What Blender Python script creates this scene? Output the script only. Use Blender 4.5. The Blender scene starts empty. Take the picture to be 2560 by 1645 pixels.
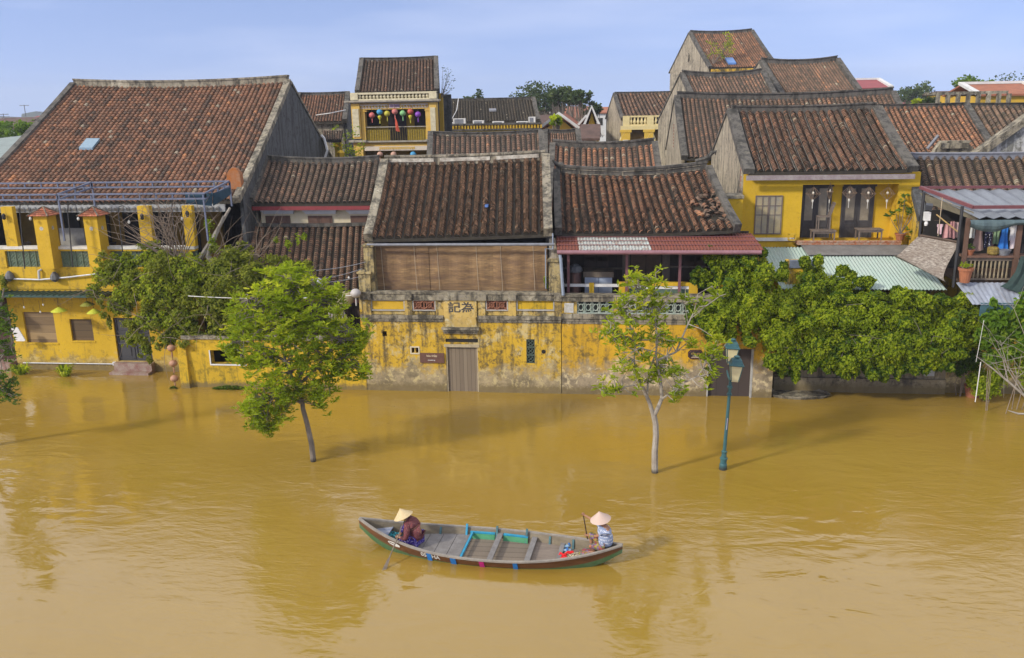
import bpy, math, random
import numpy as np
from math import sin, cos, tan, atan, radians, pi, sqrt
from mathutils import Vector, Matrix
random.seed(7); RG = np.random.default_rng(11)
scene = bpy.context.scene
COL = scene.collection

# ---------------------------------------------------------------- camera
FPX, HCAM, YAW = 2130.0, 11.0, radians(6.65)
PIT, ROL = atan((822.5-271)/FPX), radians(1.07)
def rotz(v, a): return Vector((v[0]*cos(a)-v[1]*sin(a), v[0]*sin(a)+v[1]*cos(a), v[2]))
_f = Vector((0, cos(PIT), -sin(PIT))); _u = Vector((0, sin(PIT), cos(PIT))); _r = Vector((1, 0, 0))
cx = rotz(_r*cos(ROL)-_u*sin(ROL), YAW); cy = rotz(_r*sin(ROL)+_u*cos(ROL), YAW); cz = -rotz(_f, YAW)
cam = bpy.data.cameras.new('camera'); camo = bpy.data.objects.new('camera', cam); COL.objects.link(camo)
m = Matrix.Identity(4)
for i in range(3): m[i][0], m[i][1], m[i][2] = cx[i], cy[i], cz[i]
m[2][3] = HCAM; camo.matrix_world = m
cam.sensor_width = 36; cam.lens = 36*FPX/2560; cam.clip_end = 6000; cam.clip_start = .1
scene.camera = camo
def ray(px, py):
    return cx*((px-1280)/FPX) - cy*((py-822.5)/FPX) - cz
C0 = Vector((0, 0, HCAM))
def at(px, py, Y): r = ray(px, py); return C0 + r*(Y/r[1])          # where a picture point lies at street depth Y
def atz(px, py, z=0.0): r = ray(px, py); return C0 + r*((z-HCAM)/r[2])
def up_slope(px, py, e, sl):
    r = ray(px, py); return C0 + r*((e[2]-sl*e[1]-HCAM)/(r[2]-sl*r[1]))
def rc(x0, y0, x1, y1, Y):                                            # upright rectangle at depth Y -> x0,x1,z0,z1
    a, b, c, d = at(x0, y0, Y), at(x1, y0, Y), at(x0, y1, Y), at(x1, y1, Y)
    return (a[0]+c[0])/2, (b[0]+d[0])/2, (c[2]+d[2])/2, (a[2]+b[2])/2

# ---------------------------------------------------------------- world, sun, exposure
SUN_EL, SUN_AZ = radians(31), radians(233)      # azimuth clockwise from +Y
w = bpy.data.worlds.new("World"); scene.world = w; w.use_nodes = True
nt = w.node_tree; nt.nodes.clear()
def wn(t, **k):
    n = nt.nodes.new(t)
    for a, b in k.items(): setattr(n, a, b)
    return n
tc = wn('ShaderNodeTexCoord'); mp = wn('ShaderNodeMapping', vector_type='POINT')
mp.inputs['Location'].default_value = (0, 0, .30)
sky = wn('ShaderNodeTexSky', sky_type='NISHITA', sun_disc=False, sun_elevation=SUN_EL, sun_rotation=SUN_AZ, air_density=1.0, dust_density=.3, ozone_density=3.0)
nz = wn('ShaderNodeTexNoise'); nz.inputs['Scale'].default_value = 2.2; nz.inputs['Detail'].default_value = 7
mp2 = wn('ShaderNodeMapping'); mp2.inputs['Scale'].default_value = (1, 1, 7)
cr = wn('ShaderNodeValToRGB'); cr.color_ramp.elements[0].position = .48; cr.color_ramp.elements[1].position = .8
cr.color_ramp.elements[0].color = (0, 0, 0, 1); cr.color_ramp.elements[1].color = (.20, .20, .20, 1)
mx = wn('ShaderNodeMix', data_type='RGBA'); mx.inputs[7].default_value = (6.7, 6.5, 6.5, 1)
bg = wn('ShaderNodeBackground'); bg.inputs[1].default_value = .15
out = wn('ShaderNodeOutputWorld'); L = nt.links.new
tint = wn('ShaderNodeMix', data_type='RGBA', blend_type='MULTIPLY'); tint.inputs[0].default_value = 1; tint.inputs[7].default_value = (1.28, 1.04, 1.04, 1)
L(tc.outputs['Generated'], mp.inputs[0]); L(mp.outputs[0], sky.inputs[0])
L(tc.outputs['Generated'], mp2.inputs[0]); L(mp2.outputs[0], nz.inputs[0]); L(nz.outputs[0], cr.inputs[0])
L(sky.outputs[0], tint.inputs[6]); L(tint.outputs[2], mx.inputs[6]); sx = wn('ShaderNodeSeparateXYZ'); L(tc.outputs['Generated'], sx.inputs[0]); hr = wn('ShaderNodeValToRGB'); hr.color_ramp.elements[0].position = .16; hr.color_ramp.elements[0].color = (0, 0, 0, 1); hr.color_ramp.elements[1].position = .42; hr.color_ramp.elements[1].color = (.62, .62, .62, 1); L(sx.outputs[2], hr.inputs[0])
ad = wn('ShaderNodeMath', operation='ADD', use_clamp=True); L(cr.outputs[0], ad.inputs[0]); L(hr.outputs[0], ad.inputs[1]); L(ad.outputs[0], mx.inputs[0]);   # thin high overcast overhead, clear towards the horizon
L(mx.outputs[2], bg.inputs[0]); L(bg.outputs[0], out.inputs[0])
sl = bpy.data.lights.new('sun', 'SUN'); sl.energy = 2.2; sl.angle = radians(5.0); sl.color = (1, .93, .80)
so = bpy.data.objects.new('sun', sl); COL.objects.link(so)
sd = Vector((sin(SUN_AZ)*cos(SUN_EL), cos(SUN_AZ)*cos(SUN_EL), sin(SUN_EL)))
so.rotation_euler = sd.to_track_quat('Z', 'Y').to_euler(); so.location = (-60, -60, 60)
scene.view_settings.view_transform = 'Standard'; scene.view_settings.look = 'None'
scene.view_settings.exposure = .72; scene.view_settings.gamma = 1

# ---------------------------------------------------------------- things and meshes
def tag(o, label=None, cat=None, group=None, kind=None):
    for k, v in (('label', label), ('category', cat), ('group', group), ('kind', kind)):
        if v: o[k] = v
    return o
def thing(name, label, cat, loc, group=None, rz=0):
    o = bpy.data.objects.new(name, None); COL.objects.link(o); o.location = loc; o.rotation_euler[2] = rz
    o.empty_display_size = .2
    return tag(o, label, cat, group)
SPLIT = {'sill_rail', 'pipe', 'parapet_pier', 'ridge_finial', 'white_plaque', 'round_vent', 'panel_frame', 'balcony_rail', 'gate_frame', 'top_moulding_', 'timber_pillar', 'shutter', 'ridge_panel', 'downspout', 'bracket', 'glass_tile', 'cornice', 'vent_slit', 'balcony_panel', 'door_leaf_', 'lattice_panel', 'railing_panel'}
class MB:
    def __init__(s): s.V = []; s.n = 0; s.F = []; s.R = []; s.M = []; s.chunks = []
    def v(s, pts):
        i = s.n; s.V.extend([tuple(p) for p in pts]); s.n += len(pts); return i
    def f(s, idx, r=(.5, .5, .5), m=0): s.F.append(tuple(idx)); s.R.append(r); s.M.append(m)
    def poly(s, pts, r=(.5, .5, .5), m=0): i = s.v(pts); s.f(range(i, i+len(pts)), r, m); return s
    def hexa(s, p, r=(.5, .5, .5), m=0):      # 8 points: bottom ring, top ring
        i = s.v(p)
        for q in ((3, 2, 1, 0), (4, 5, 6, 7), (0, 1, 5, 4), (1, 2, 6, 5), (2, 3, 7, 6), (3, 0, 4, 7)): s.f([i+k for k in q], r, m)
        return s
    def box(s, x0, x1, y0, y1, z0, z1, r=(.5, .5, .5), m=0):
        x0, x1 = sorted((x0, x1)); y0, y1 = sorted((y0, y1)); z0, z1 = sorted((z0, z1))
        return s.hexa([(x0, y0, z0), (x1, y0, z0), (x1, y1, z0), (x0, y1, z0), (x0, y0, z1), (x1, y0, z1), (x1, y1, z1), (x0, y1, z1)], r, m)
    def prism(s, poly, y0, y1, r=(.5, .5, .5), m=0):   # poly in (x,z), extruded along y
        n = len(poly); i = s.v([(x, y0, z) for x, z in poly]+[(x, y1, z) for x, z in poly])
        s.f([i+k for k in range(n)], r, m); s.f([i+n+k for k in range(n)][::-1], r, m)
        for k in range(n): s.f((i+k, i+n+k, i+n+(k+1) % n, i+(k+1) % n), r, m)
        return s
    def prism_yz(s, poly, x0, x1, r=(.5, .5, .5), m=0):
        n = len(poly); i = s.v([(x0, y, z) for y, z in poly]+[(x1, y, z) for y, z in poly])
        s.f([i+k for k in range(n)], r, m); s.f([i+n+k for k in range(n)][::-1], r, m)
        for k in range(n): s.f((i+k, i+n+k, i+n+(k+1) % n, i+(k+1) % n), r, m)
        return s
    def tube(s, pts, rad, n=6, cap=True, r=(.5, .5, .5), m=0, sq=1.0):
        pts = [Vector(p) for p in pts]; k = len(pts)
        if not hasattr(rad, '__len__'): rad = [rad]*k
        rings = []; ref = None
        for j in range(k):
            d = (pts[min(j+1, k-1)]-pts[max(j-1, 0)]).normalized()
            if ref is None: ref = Vector((0, 0, 1)) if abs(d.z) < .9 else Vector((1, 0, 0))
            a = d.cross(ref).normalized(); b = d.cross(a).normalized(); ref = -b if (-b).dot(ref) > 0 else b
            rings.append(s.v([pts[j]+a*(rad[j]*cos(2*pi*q/n))+b*(rad[j]*sq*sin(2*pi*q/n)) for q in range(n)]))
        for j in range(k-1):
            A, B = rings[j], rings[j+1]
            for q in range(n): s.f((A+q, A+(q+1) % n, B+(q+1) % n, B+q), r, m)
        if cap:
            s.f([rings[0]+q for q in range(n)][::-1], r, m); s.f([rings[-1]+q for q in range(n)], r, m)
        return s
    def beam(s, pts, w_, h_, up=(0, 0, 1), r=(.5, .5, .5), m=0, drop=0.0):   # rectangular bar along a path, its underside on the path
        pts = [Vector(p) for p in pts]; k = len(pts); up = Vector(up); rings = []
        for j in range(k):
            d = (pts[min(j+1, k-1)]-pts[max(j-1, 0)]).normalized(); a = d.cross(up).normalized(); b = a.cross(d).normalized()
            o = pts[j]-b*drop
            rings.append(s.v([o-a*w_/2, o+a*w_/2, o+a*w_/2+b*(h_+drop), o-a*w_/2+b*(h_+drop)]))
        for j in range(k-1):
            A, B = rings[j], rings[j+1]
            for q in range(4): s.f((A+q, A+(q+1) % 4, B+(q+1) % 4, B+q), r, m)
        s.f([rings[0]+q for q in range(4)][::-1], r, m); s.f([rings[-1]+q for q in range(4)], r, m)
        return s
    def lathe(s, c, prof, n=16, r=(.5, .5, .5), m=0, sx=1, sy=1, tilt=None):  # prof: (radius, z)
        R_ = []
        for (ra, z) in prof:
            P_ = [Vector((ra*sx*cos(2*pi*q/n), ra*sy*sin(2*pi*q/n), z)) for q in range(n)]
            if tilt is not None: P_ = [tilt @ p for p in P_]
            R_.append(s.v([Vector(c)+p for p in P_]))
        for j in range(len(prof)-1):
            A, B = R_[j], R_[j+1]
            for q in range(n): s.f((A+q, A+(q+1) % n, B+(q+1) % n, B+q), r, m)
        s.f([R_[0]+q for q in range(n)][::-1], r, m); s.f([R_[-1]+q for q in range(n)], r, m)
        return s
    def quads(s, V, F, R): s.chunks.append((np.asarray(V, float), np.asarray(F, int), np.asarray(R, float)))
    def split(s):
        par = list(range(s.n))
        def fd(a):
            while par[a] != a: par[a] = par[par[a]]; a = par[a]
            return a
        for f in s.F:
            for q in f[1:]: par[fd(f[0])] = fd(q)
        g = {}
        for k, f in enumerate(s.F): g.setdefault(fd(f[0]), []).append(k)
        res = []
        for ks in g.values():
            m_ = MB(); mp_ = {}
            for k in ks:
                for q in s.F[k]:
                    if q not in mp_: mp_[q] = m_.v([s.V[q]])
                m_.f([mp_[q] for q in s.F[k]], s.R[k], s.M[k])
            res.append(m_)
        return res
    def build(s, name, mat, parent=None, smooth=False):
        if name in SPLIT and parent is not None and not s.chunks:
            ps = s.split()
            if 1 < len(ps) <= 24:
                for q in ps: o = q.build(name, mat, parent, smooth)
                return o
        loc = Vector((0, 0, 0))
        if parent is not None:
            p = parent
            while p is not None: loc += p.location; p = p.parent
        V = np.array(s.V, float).reshape(-1, 3); loops = [i for f in s.F for i in f]; tot = [len(f) for f in s.F]; R_ = np.array(s.R, float).reshape(-1, 3); Mi = list(s.M)
        lo = [np.array(loops, int)]; to = [np.array(tot, int)]; Vs = [V]; Rs = [R_]; off = len(V)
        for (v, f, r) in s.chunks:
            Vs.append(v); lo.append((f+off).reshape(-1)); to.append(np.full(len(f), f.shape[1])); Rs.append(r); off += len(v); Mi += [0]*len(f)
        V = np.concatenate(Vs)-np.array(loc); lo = np.concatenate(lo); to = np.concatenate(to); R_ = np.concatenate(Rs)
        me = bpy.data.meshes.new(name)
        me.vertices.add(len(V)); me.vertices.foreach_set('co', V.reshape(-1).astype(np.float32))
        me.loops.add(len(lo)); me.loops.foreach_set('vertex_index', lo.astype(np.int32))
        st = np.concatenate([[0], np.cumsum(to)[:-1]]) if len(to) else np.array([])
        me.polygons.add(len(to)); me.polygons.foreach_set('loop_start', st.astype(np.int32))
        at_ = me.attributes.new('rnd', 'FLOAT_COLOR', 'FACE')
        at_.data.foreach_set('color', np.hstack([R_, np.ones((len(R_), 1))]).reshape(-1).astype(np.float32))
        mats = mat if isinstance(mat, (list, tuple)) else [mat]
        for q in mats: me.materials.append(q)
        if len(mats) > 1: me.polygons.foreach_set('material_index', np.array(Mi, np.int32))
        me.update(calc_edges=True)
        me.polygons.foreach_set('use_smooth', np.full(len(to), bool(smooth)))
        o = bpy.data.objects.new(name, me); COL.objects.link(o)
        if parent is not None: o.parent = parent
        return o
def child_empty(name, parent, loc):
    o = bpy.data.objects.new(name, None); COL.objects.link(o); o.parent = parent
    p = parent; l = Vector(loc)
    while p is not None: l -= p.location; p = p.parent
    o.location = l; return o
def copy_tree(o, parent=None):
    c = o.copy(); COL.objects.link(c); c.parent = parent
    for ch in list(o.children): copy_tree(ch, c)
    return c
def one(name, mb, mat, label, cat, loc=None, group=None, smooth=False, kind=None):   # a thing that is one mesh, origin at its base
    me = mb
    V = np.array(me.V, float).reshape(-1, 3) if me.n else me.chunks[0][0]
    base = Vector(loc) if loc is not None else Vector((float(V[:, 0].mean()), float(V[:, 1].mean()), float(V[:, 2].min())))
    o = me.build(name, mat, None, smooth)
    o.data.transform(Matrix.Translation(-base)); o.location = base
    return tag(o, label, cat, group, kind)

# ---------------------------------------------------------------- materials
MATS = {}
class NT:
    def __init__(s, name):
        s.m = bpy.data.materials.new(name); s.m.use_nodes = True; s.t = s.m.node_tree; s.t.nodes.clear()
        s.out = s.t.nodes.new('ShaderNodeOutputMaterial'); s.p = s.t.nodes.new('ShaderNodeBsdfPrincipled'); s.L(s.p.outputs[0], s.out.inputs[0])
        s.co = s.t.nodes.new('ShaderNodeTexCoord').outputs['Object']; s.geo = s.t.nodes.new('ShaderNodeNewGeometry')
    def L(s, a, b): s.t.links.new(a, b)
    def noise(s, scale, detail=6, rough=.6, stretch=(1, 1, 1), co=None, dist=0):
        m_ = s.t.nodes.new('ShaderNodeMapping'); m_.inputs['Scale'].default_value = stretch; s.L(co or s.geo.outputs['Position'], m_.inputs[0])
        n = s.t.nodes.new('ShaderNodeTexNoise'); n.inputs['Scale'].default_value = scale; n.inputs['Detail'].default_value = detail
        n.inputs['Roughness'].default_value = rough; n.inputs['Distortion'].default_value = dist; s.L(m_.outputs[0], n.inputs[0]); return n.outputs[0]
    def ramp(s, fac, stops):
        r = s.t.nodes.new('ShaderNodeValToRGB'); e = r.color_ramp.elements
        while len(e) < len(stops): e.new(.5)
        for k, (p, c) in enumerate(stops):
            e[k].position = p; e[k].color = (c, c, c, 1) if not hasattr(c, '__len__') else (*c, 1)
        s.L(fac, r.inputs[0]); return r.outputs[0]
    def mix(s, fac, a, b, mode='MIX'):
        n = s.t.nodes.new('ShaderNodeMix'); n.data_type = 'RGBA'; n.blend_type = mode
        for sock, v in ((n.inputs[0], fac), (n.inputs[6], a), (n.inputs[7], b)):
            if hasattr(v, 'is_linked') or isinstance(v, bpy.types.NodeSocket): s.L(v, sock)
            elif hasattr(v, '__len__'): sock.default_value = (*v, 1)
            else: sock.default_value = v
        return n.outputs[2]
    def math(s, op, a, b=0.0, clamp=False):
        n = s.t.nodes.new('ShaderNodeMath'); n.operation = op; n.use_clamp = clamp
        for sock, v in ((n.inputs[0], a), (n.inputs[1], b)):
            if isinstance(v, bpy.types.NodeSocket): s.L(v, sock)
            else: sock.default_value = v
        return n.outputs[0]
    def z(s, which=2):
        x = s.t.nodes.new('ShaderNodeSeparateXYZ'); s.L(s.geo.outputs['Position'], x.inputs[0]); return x.outputs[which]
    def rnd(s):
        a = s.t.nodes.new('ShaderNodeAttribute'); a.attribute_name = 'rnd'; x = s.t.nodes.new('ShaderNodeSeparateColor'); s.L(a.outputs['Color'], x.inputs[0]); return x.outputs
    def bump(s, h, strength=.4, dist=.02):
        b = s.t.nodes.new('ShaderNodeBump'); b.inputs['Strength'].default_value = strength; b.inputs['Distance'].default_value = dist; s.L(h, b.inputs['Height']); s.L(b.outputs[0], s.p.inputs['Normal'])
    def col(s, c):
        i = s.p.inputs['Base Color']
        if isinstance(c, bpy.types.NodeSocket): s.L(c, i)
        else: i.default_value = (*c, 1)
    def rough(s, v):
        i = s.p.inputs['Roughness']
        if isinstance(v, bpy.types.NodeSocket): s.L(v, i)
        else: i.default_value = v
def dk(c, k): return tuple(x*k for x in c)
def mat(name, c, rough=.7, var=.3, scale=3, bump=.2, c2=None, stretch=(1, 1, 1), metal=0):
    """painted / plain surface with wear: base colour broken by noise towards c2"""
    if name in MATS: return MATS[name]
    n = NT(name); a = n.noise(scale, 7, .65, stretch); b = n.noise(scale*7, 4, .6, stretch)
    f = n.ramp(a, [(.35, 0), (.7, 1)]); c2 = c2 or dk(c, 1-var)
    k = n.mix(f, c, c2); k = n.mix(n.ramp(b, [(.45, 0), (.75, .5*min(1, var*2))]), k, dk(c, .55))
    if 'bark' in name or 'cast_iron' in name: k = n.mix(n.ramp(n.math('ADD', n.z(), n.math('MULTIPLY', b, .12)), [(.10, .85), (.22, 0)]), k, (.03, .022, .012))
    n.col(k); n.rough(rough); n.p.inputs['Metallic'].default_value = metal
    if bump: n.bump(b, bump, .01)
    MATS[name] = n.m; return n.m
def plaster(name, base, pale=(.60, .42, .13), grime=(.10, .075, .03), g=.5, pl=.4, zpale=None, zdark=.35, streak=.5, lo=(.34, .27, .17)):
    """lime-washed wall: patches, peeled pale areas, mossy run marks, a flood-stained foot"""
    if name in MATS: return MATS[name]
    n = NT(name)
    big = n.noise(.55, 5, .6); med = n.noise(1.7, 8, .68); fine = n.noise(9, 6, .7); st = n.noise(1.6, 7, .65, (2.2, 2.2, .28))
    k = n.mix(n.ramp(big, [(.35, 0), (.65, 1)]), base, dk(base, .82))
    k = n.mix(n.math('MULTIPLY', n.ramp(fine, [(.4, 0), (.7, 1)]), .35), k, (base[0]*1.08, base[1]*1.12, base[2]*1.6+.01))
    pf = n.ramp(n.math('ADD', n.math('MULTIPLY', med, .7), n.math('MULTIPLY', fine, .3)), [(.62-.14*pl, 0), (.66-.14*pl+.05, 1)])
    k = n.mix(n.math('MULTIPLY', pf, min(1, pl*1.6)), k, pale)
    gf = n.ramp(n.math('ADD', n.math('MULTIPLY', st, .72), n.math('MULTIPLY', fine, .28)), [(.62-.17*g, 0), (.70-.15*g, 1)])
    k = n.mix(n.math('MULTIPLY', gf, min(.85, g*1.1)), k, grime)
    gf2 = n.ramp(n.math('ADD', n.math('MULTIPLY', n.noise(3.3, 9, .75), .8), n.math('MULTIPLY', big, .2)), [(.585-.09*g, 0), (.65-.08*g, 1)])
    k = n.mix(n.math('MULTIPLY', gf2, min(.8, g)), k, dk(grime, .8))
    z = n.z(); zn = n.math('ADD', z, n.math('MULTIPLY', n.math('SUBTRACT', med, .5), -2.6))
    if zpale is not None:
        zf = n.ramp(n.math('DIVIDE', zn, zpale*1.6, True), [(.45, 1), (.75, 0)])
        lc = n.mix(n.ramp(n.noise(1.3, 8, .7), [(.4, 0), (.62, 1)]), lo, dk(lo, .42))
        lc = n.mix(n.ramp(n.noise(4, 8, .7), [(.52, 0), (.6, .8)]), lc, pale)
        k = n.mix(zf, k, lc)
    zf2 = n.ramp(n.math('DIVIDE', n.math('ADD', z, n.math('MULTIPLY', n.math('SUBTRACT', fine, .5), -.5)), zdark*2, True), [(.3, .85), (.6, 0)])
    k = n.mix(zf2, k, (.15, .11, .045))
    n.col(k); n.rough(.88); n.bump(n.math('ADD', fine, n.math('MULTIPLY', med, 2)), .35, .015)
    MATS[name] = n.m; return n.m
def tilemat(name, c0=(.065, .038, .030), c1=(.175, .082, .056), c2=(.38, .15, .08), moss=.5, dark=.5, mort=(.17, .15, .12)):
    if name in MATS: return MATS[name]
    n = NT(name); r = n.rnd()
    k = n.ramp(r[0], [(0, c0), (.45, c1), (.82, dk(c1, 1.35)), (1, c2)])
    big = n.noise(.8, 6, .65); fine = n.noise(14, 5, .7)
    k = n.mix(n.math('MULTIPLY', n.ramp(big, [(.38, 0), (.62, 1)]), dark), k, dk(c0, .75))
    k = n.mix(n.ramp(fine, [(.48, 0), (.75, .6)]), k, (.24, .19, .13))
    k = n.mix(1.0, k, (1.04, 1.22, 1.16), 'MULTIPLY')
    k = n.mix(n.math('MULTIPLY', n.ramp(n.noise(3.1, 7, .7), [(.52, 0), (.66, 1)]), moss), k, (.052, .052, .022))
    pal = n.math('GREATER_THAN', r[1], .988); k = n.mix(n.math('MULTIPLY', pal, .8), k, (.36, .31, .22))
    chan = n.ramp(n.noise(6, 6, .7), [(.35, (.018, .014, .010)), (.6, (.034, .028, .018)), (.8, (.07, .06, .04))])
    mo = n.ramp(n.noise(5, 6, .7), [(.3, dk(mort, .45)), (.62, mort)])
    k = n.mix(n.math('GREATER_THAN', r[2], .7), k, chan); k = n.mix(n.math('GREATER_THAN', r[2], .85), k, mo)
    n.col(k); n.rough(.9); n.bump(fine, .5, .012)
    MATS[name] = n.m; return n.m
def leafmat(name, a, b, c, trans=.45):
    if name in MATS: return MATS[name]
    n = NT(name); r = n.rnd()
    k = n.ramp(r[0], [(0, a), (.55, b), (1, c)]); k = n.mix(n.math('MULTIPLY', n.ramp(n.noise(1.2, 3), [(.4, 0), (.62, 1)]), .45), k, dk(a, .9))
    n.col(k); n.rough(.6); n.p.inputs['Specular IOR Level'].default_value = .2
    tr = n.t.nodes.new('ShaderNodeBsdfTranslucent'); n.L(n.mix(1.0, k, (1.5, 1.6, .7), 'MULTIPLY'), tr.inputs[0])
    ms = n.t.nodes.new('ShaderNodeMixShader'); ms.inputs[0].default_value = trans
    n.L(n.p.outputs[0], ms.inputs[1]); n.L(tr.outputs[0], ms.inputs[2]); n.L(ms.outputs[0], n.out.inputs[0])
    MATS[name] = n.m; return n.m
def planks(name, a, b, wid=.16, axis=0, gap=.06):
    if name in MATS: return MATS[name]
    n = NT(name); x = n.z(axis); q = n.math('DIVIDE', x, wid); fl = n.math('FLOOR', q); fr = n.math('SUBTRACT', q, fl)
    wn_ = n.t.nodes.new('ShaderNodeTexWhiteNoise'); wn_.noise_dimensions = '1D'; n.L(fl, wn_.inputs['W'])
    st = [6, 6, 6]; st[2 if axis != 2 else 0] = .5
    g = n.noise(3, 7, .65, tuple(st))
    k = n.mix(n.math('ADD', n.math('MULTIPLY', wn_.outputs[0], .6), n.math('MULTIPLY', g, .5)), a, b)
    k = n.mix(n.math('LESS_THAN', fr, gap), k, dk(a, .2)); n.col(k); n.rough(.85); n.bump(g, .3, .01)
    MATS[name] = n.m; return n.m

YEL = (.57, .355, .020)
M_Y = plaster('yellow_plaster', YEL, g=.42, pl=.22)
M_Yc = plaster('clean_yellow_plaster', (.60, .375, .014), g=.24, pl=.12, streak=.2)
M_Yo = plaster('flood_worn_yellow_plaster', (.58, .335, .012), pale=(.60, .49, .28), g=.68, pl=.5, zpale=1.35)
M_Yold = plaster('old_stained_yellow_plaster', (.57, .355, .02), pale=(.52, .42, .20), grime=(.085, .062, .028), g=.78, pl=.70, zpale=1.05, lo=(.38, .30, .17))
M_Gd = plaster('dark_grey_render', (.085, .088, .085), pale=(.16, .165, .165), grime=(.03, .03, .028), g=.8, pl=.35, zdark=.01)
M_Gl = plaster('pale_grey_render', (.34, .29, .20), pale=(.46, .41, .30), grime=(.10, .085, .06), g=.75, pl=.6, zdark=.01)
M_Cr = plaster('cream_plaster', (.62, .53, .34), pale=(.68, .62, .45), g=.2, pl=.2, zdark=.01)
M_Tr = plaster('weathered_trim', (.27, .235, .16), pale=(.44, .40, .30), grime=(.045, .04, .03), g=.85, pl=.6, zdark=.01)
M_Ld = plaster('blackened_lime_mortar', (.105, .095, .075), pale=(.22, .20, .15), grime=(.025, .024, .02), g=.8, pl=.4, zdark=.01)
M_W = mat('white_paint', (.72, .71, .68), .6, .25, 2, .15)
M_T1 = tilemat('old_tiles', moss=.25, dark=.4)
M_T2 = tilemat('red_brown_tiles', c0=(.075, .042, .032), c1=(.21, .088, .056), c2=(.46, .17, .085), moss=.3, dark=.4, mort=(.26, .24, .20))
M_T3 = tilemat('dark_mossy_tiles', c0=(.065, .042, .033), c1=(.19, .098, .068), c2=(.38, .17, .10), moss=.4, dark=.55)
M_T4 = tilemat('orange_old_tiles', c0=(.085, .044, .033), c1=(.25, .098, .056), c2=(.52, .19, .085), moss=.12, dark=.35)
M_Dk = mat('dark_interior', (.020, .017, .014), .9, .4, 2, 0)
M_Wd = mat('dark_brown_wood', (.085, .050, .030), .7, .5, 3, .3, stretch=(1, 1, .2))
M_Wg = mat('grey_worn_wood', (.20, .16, .12), .85, .5, 4, .3, stretch=(1, 1, .2))
M_Bm = mat('blue_grey_steel', (.16, .20, .30), .45, .3, 5, .05)
M_Gt = mat('grey_gutter_metal', (.22, .23, .26), .5, .4, 4, .1)
M_Mr = mat('maroon_painted_steel', (.17, .055, .06), .5, .3, 5, .1)
M_Bk = mat('black_metal', (.02, .02, .022), .5, .2, 5, 0)
M_Gtile = mat('green_glazed_blocks', (.07, .13, .085), .5, .5, 9, .3, c2=(.15, .19, .13))
M_Terra = mat('terracotta', (.36, .13, .06), .8, .35, 5, .3)

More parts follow.
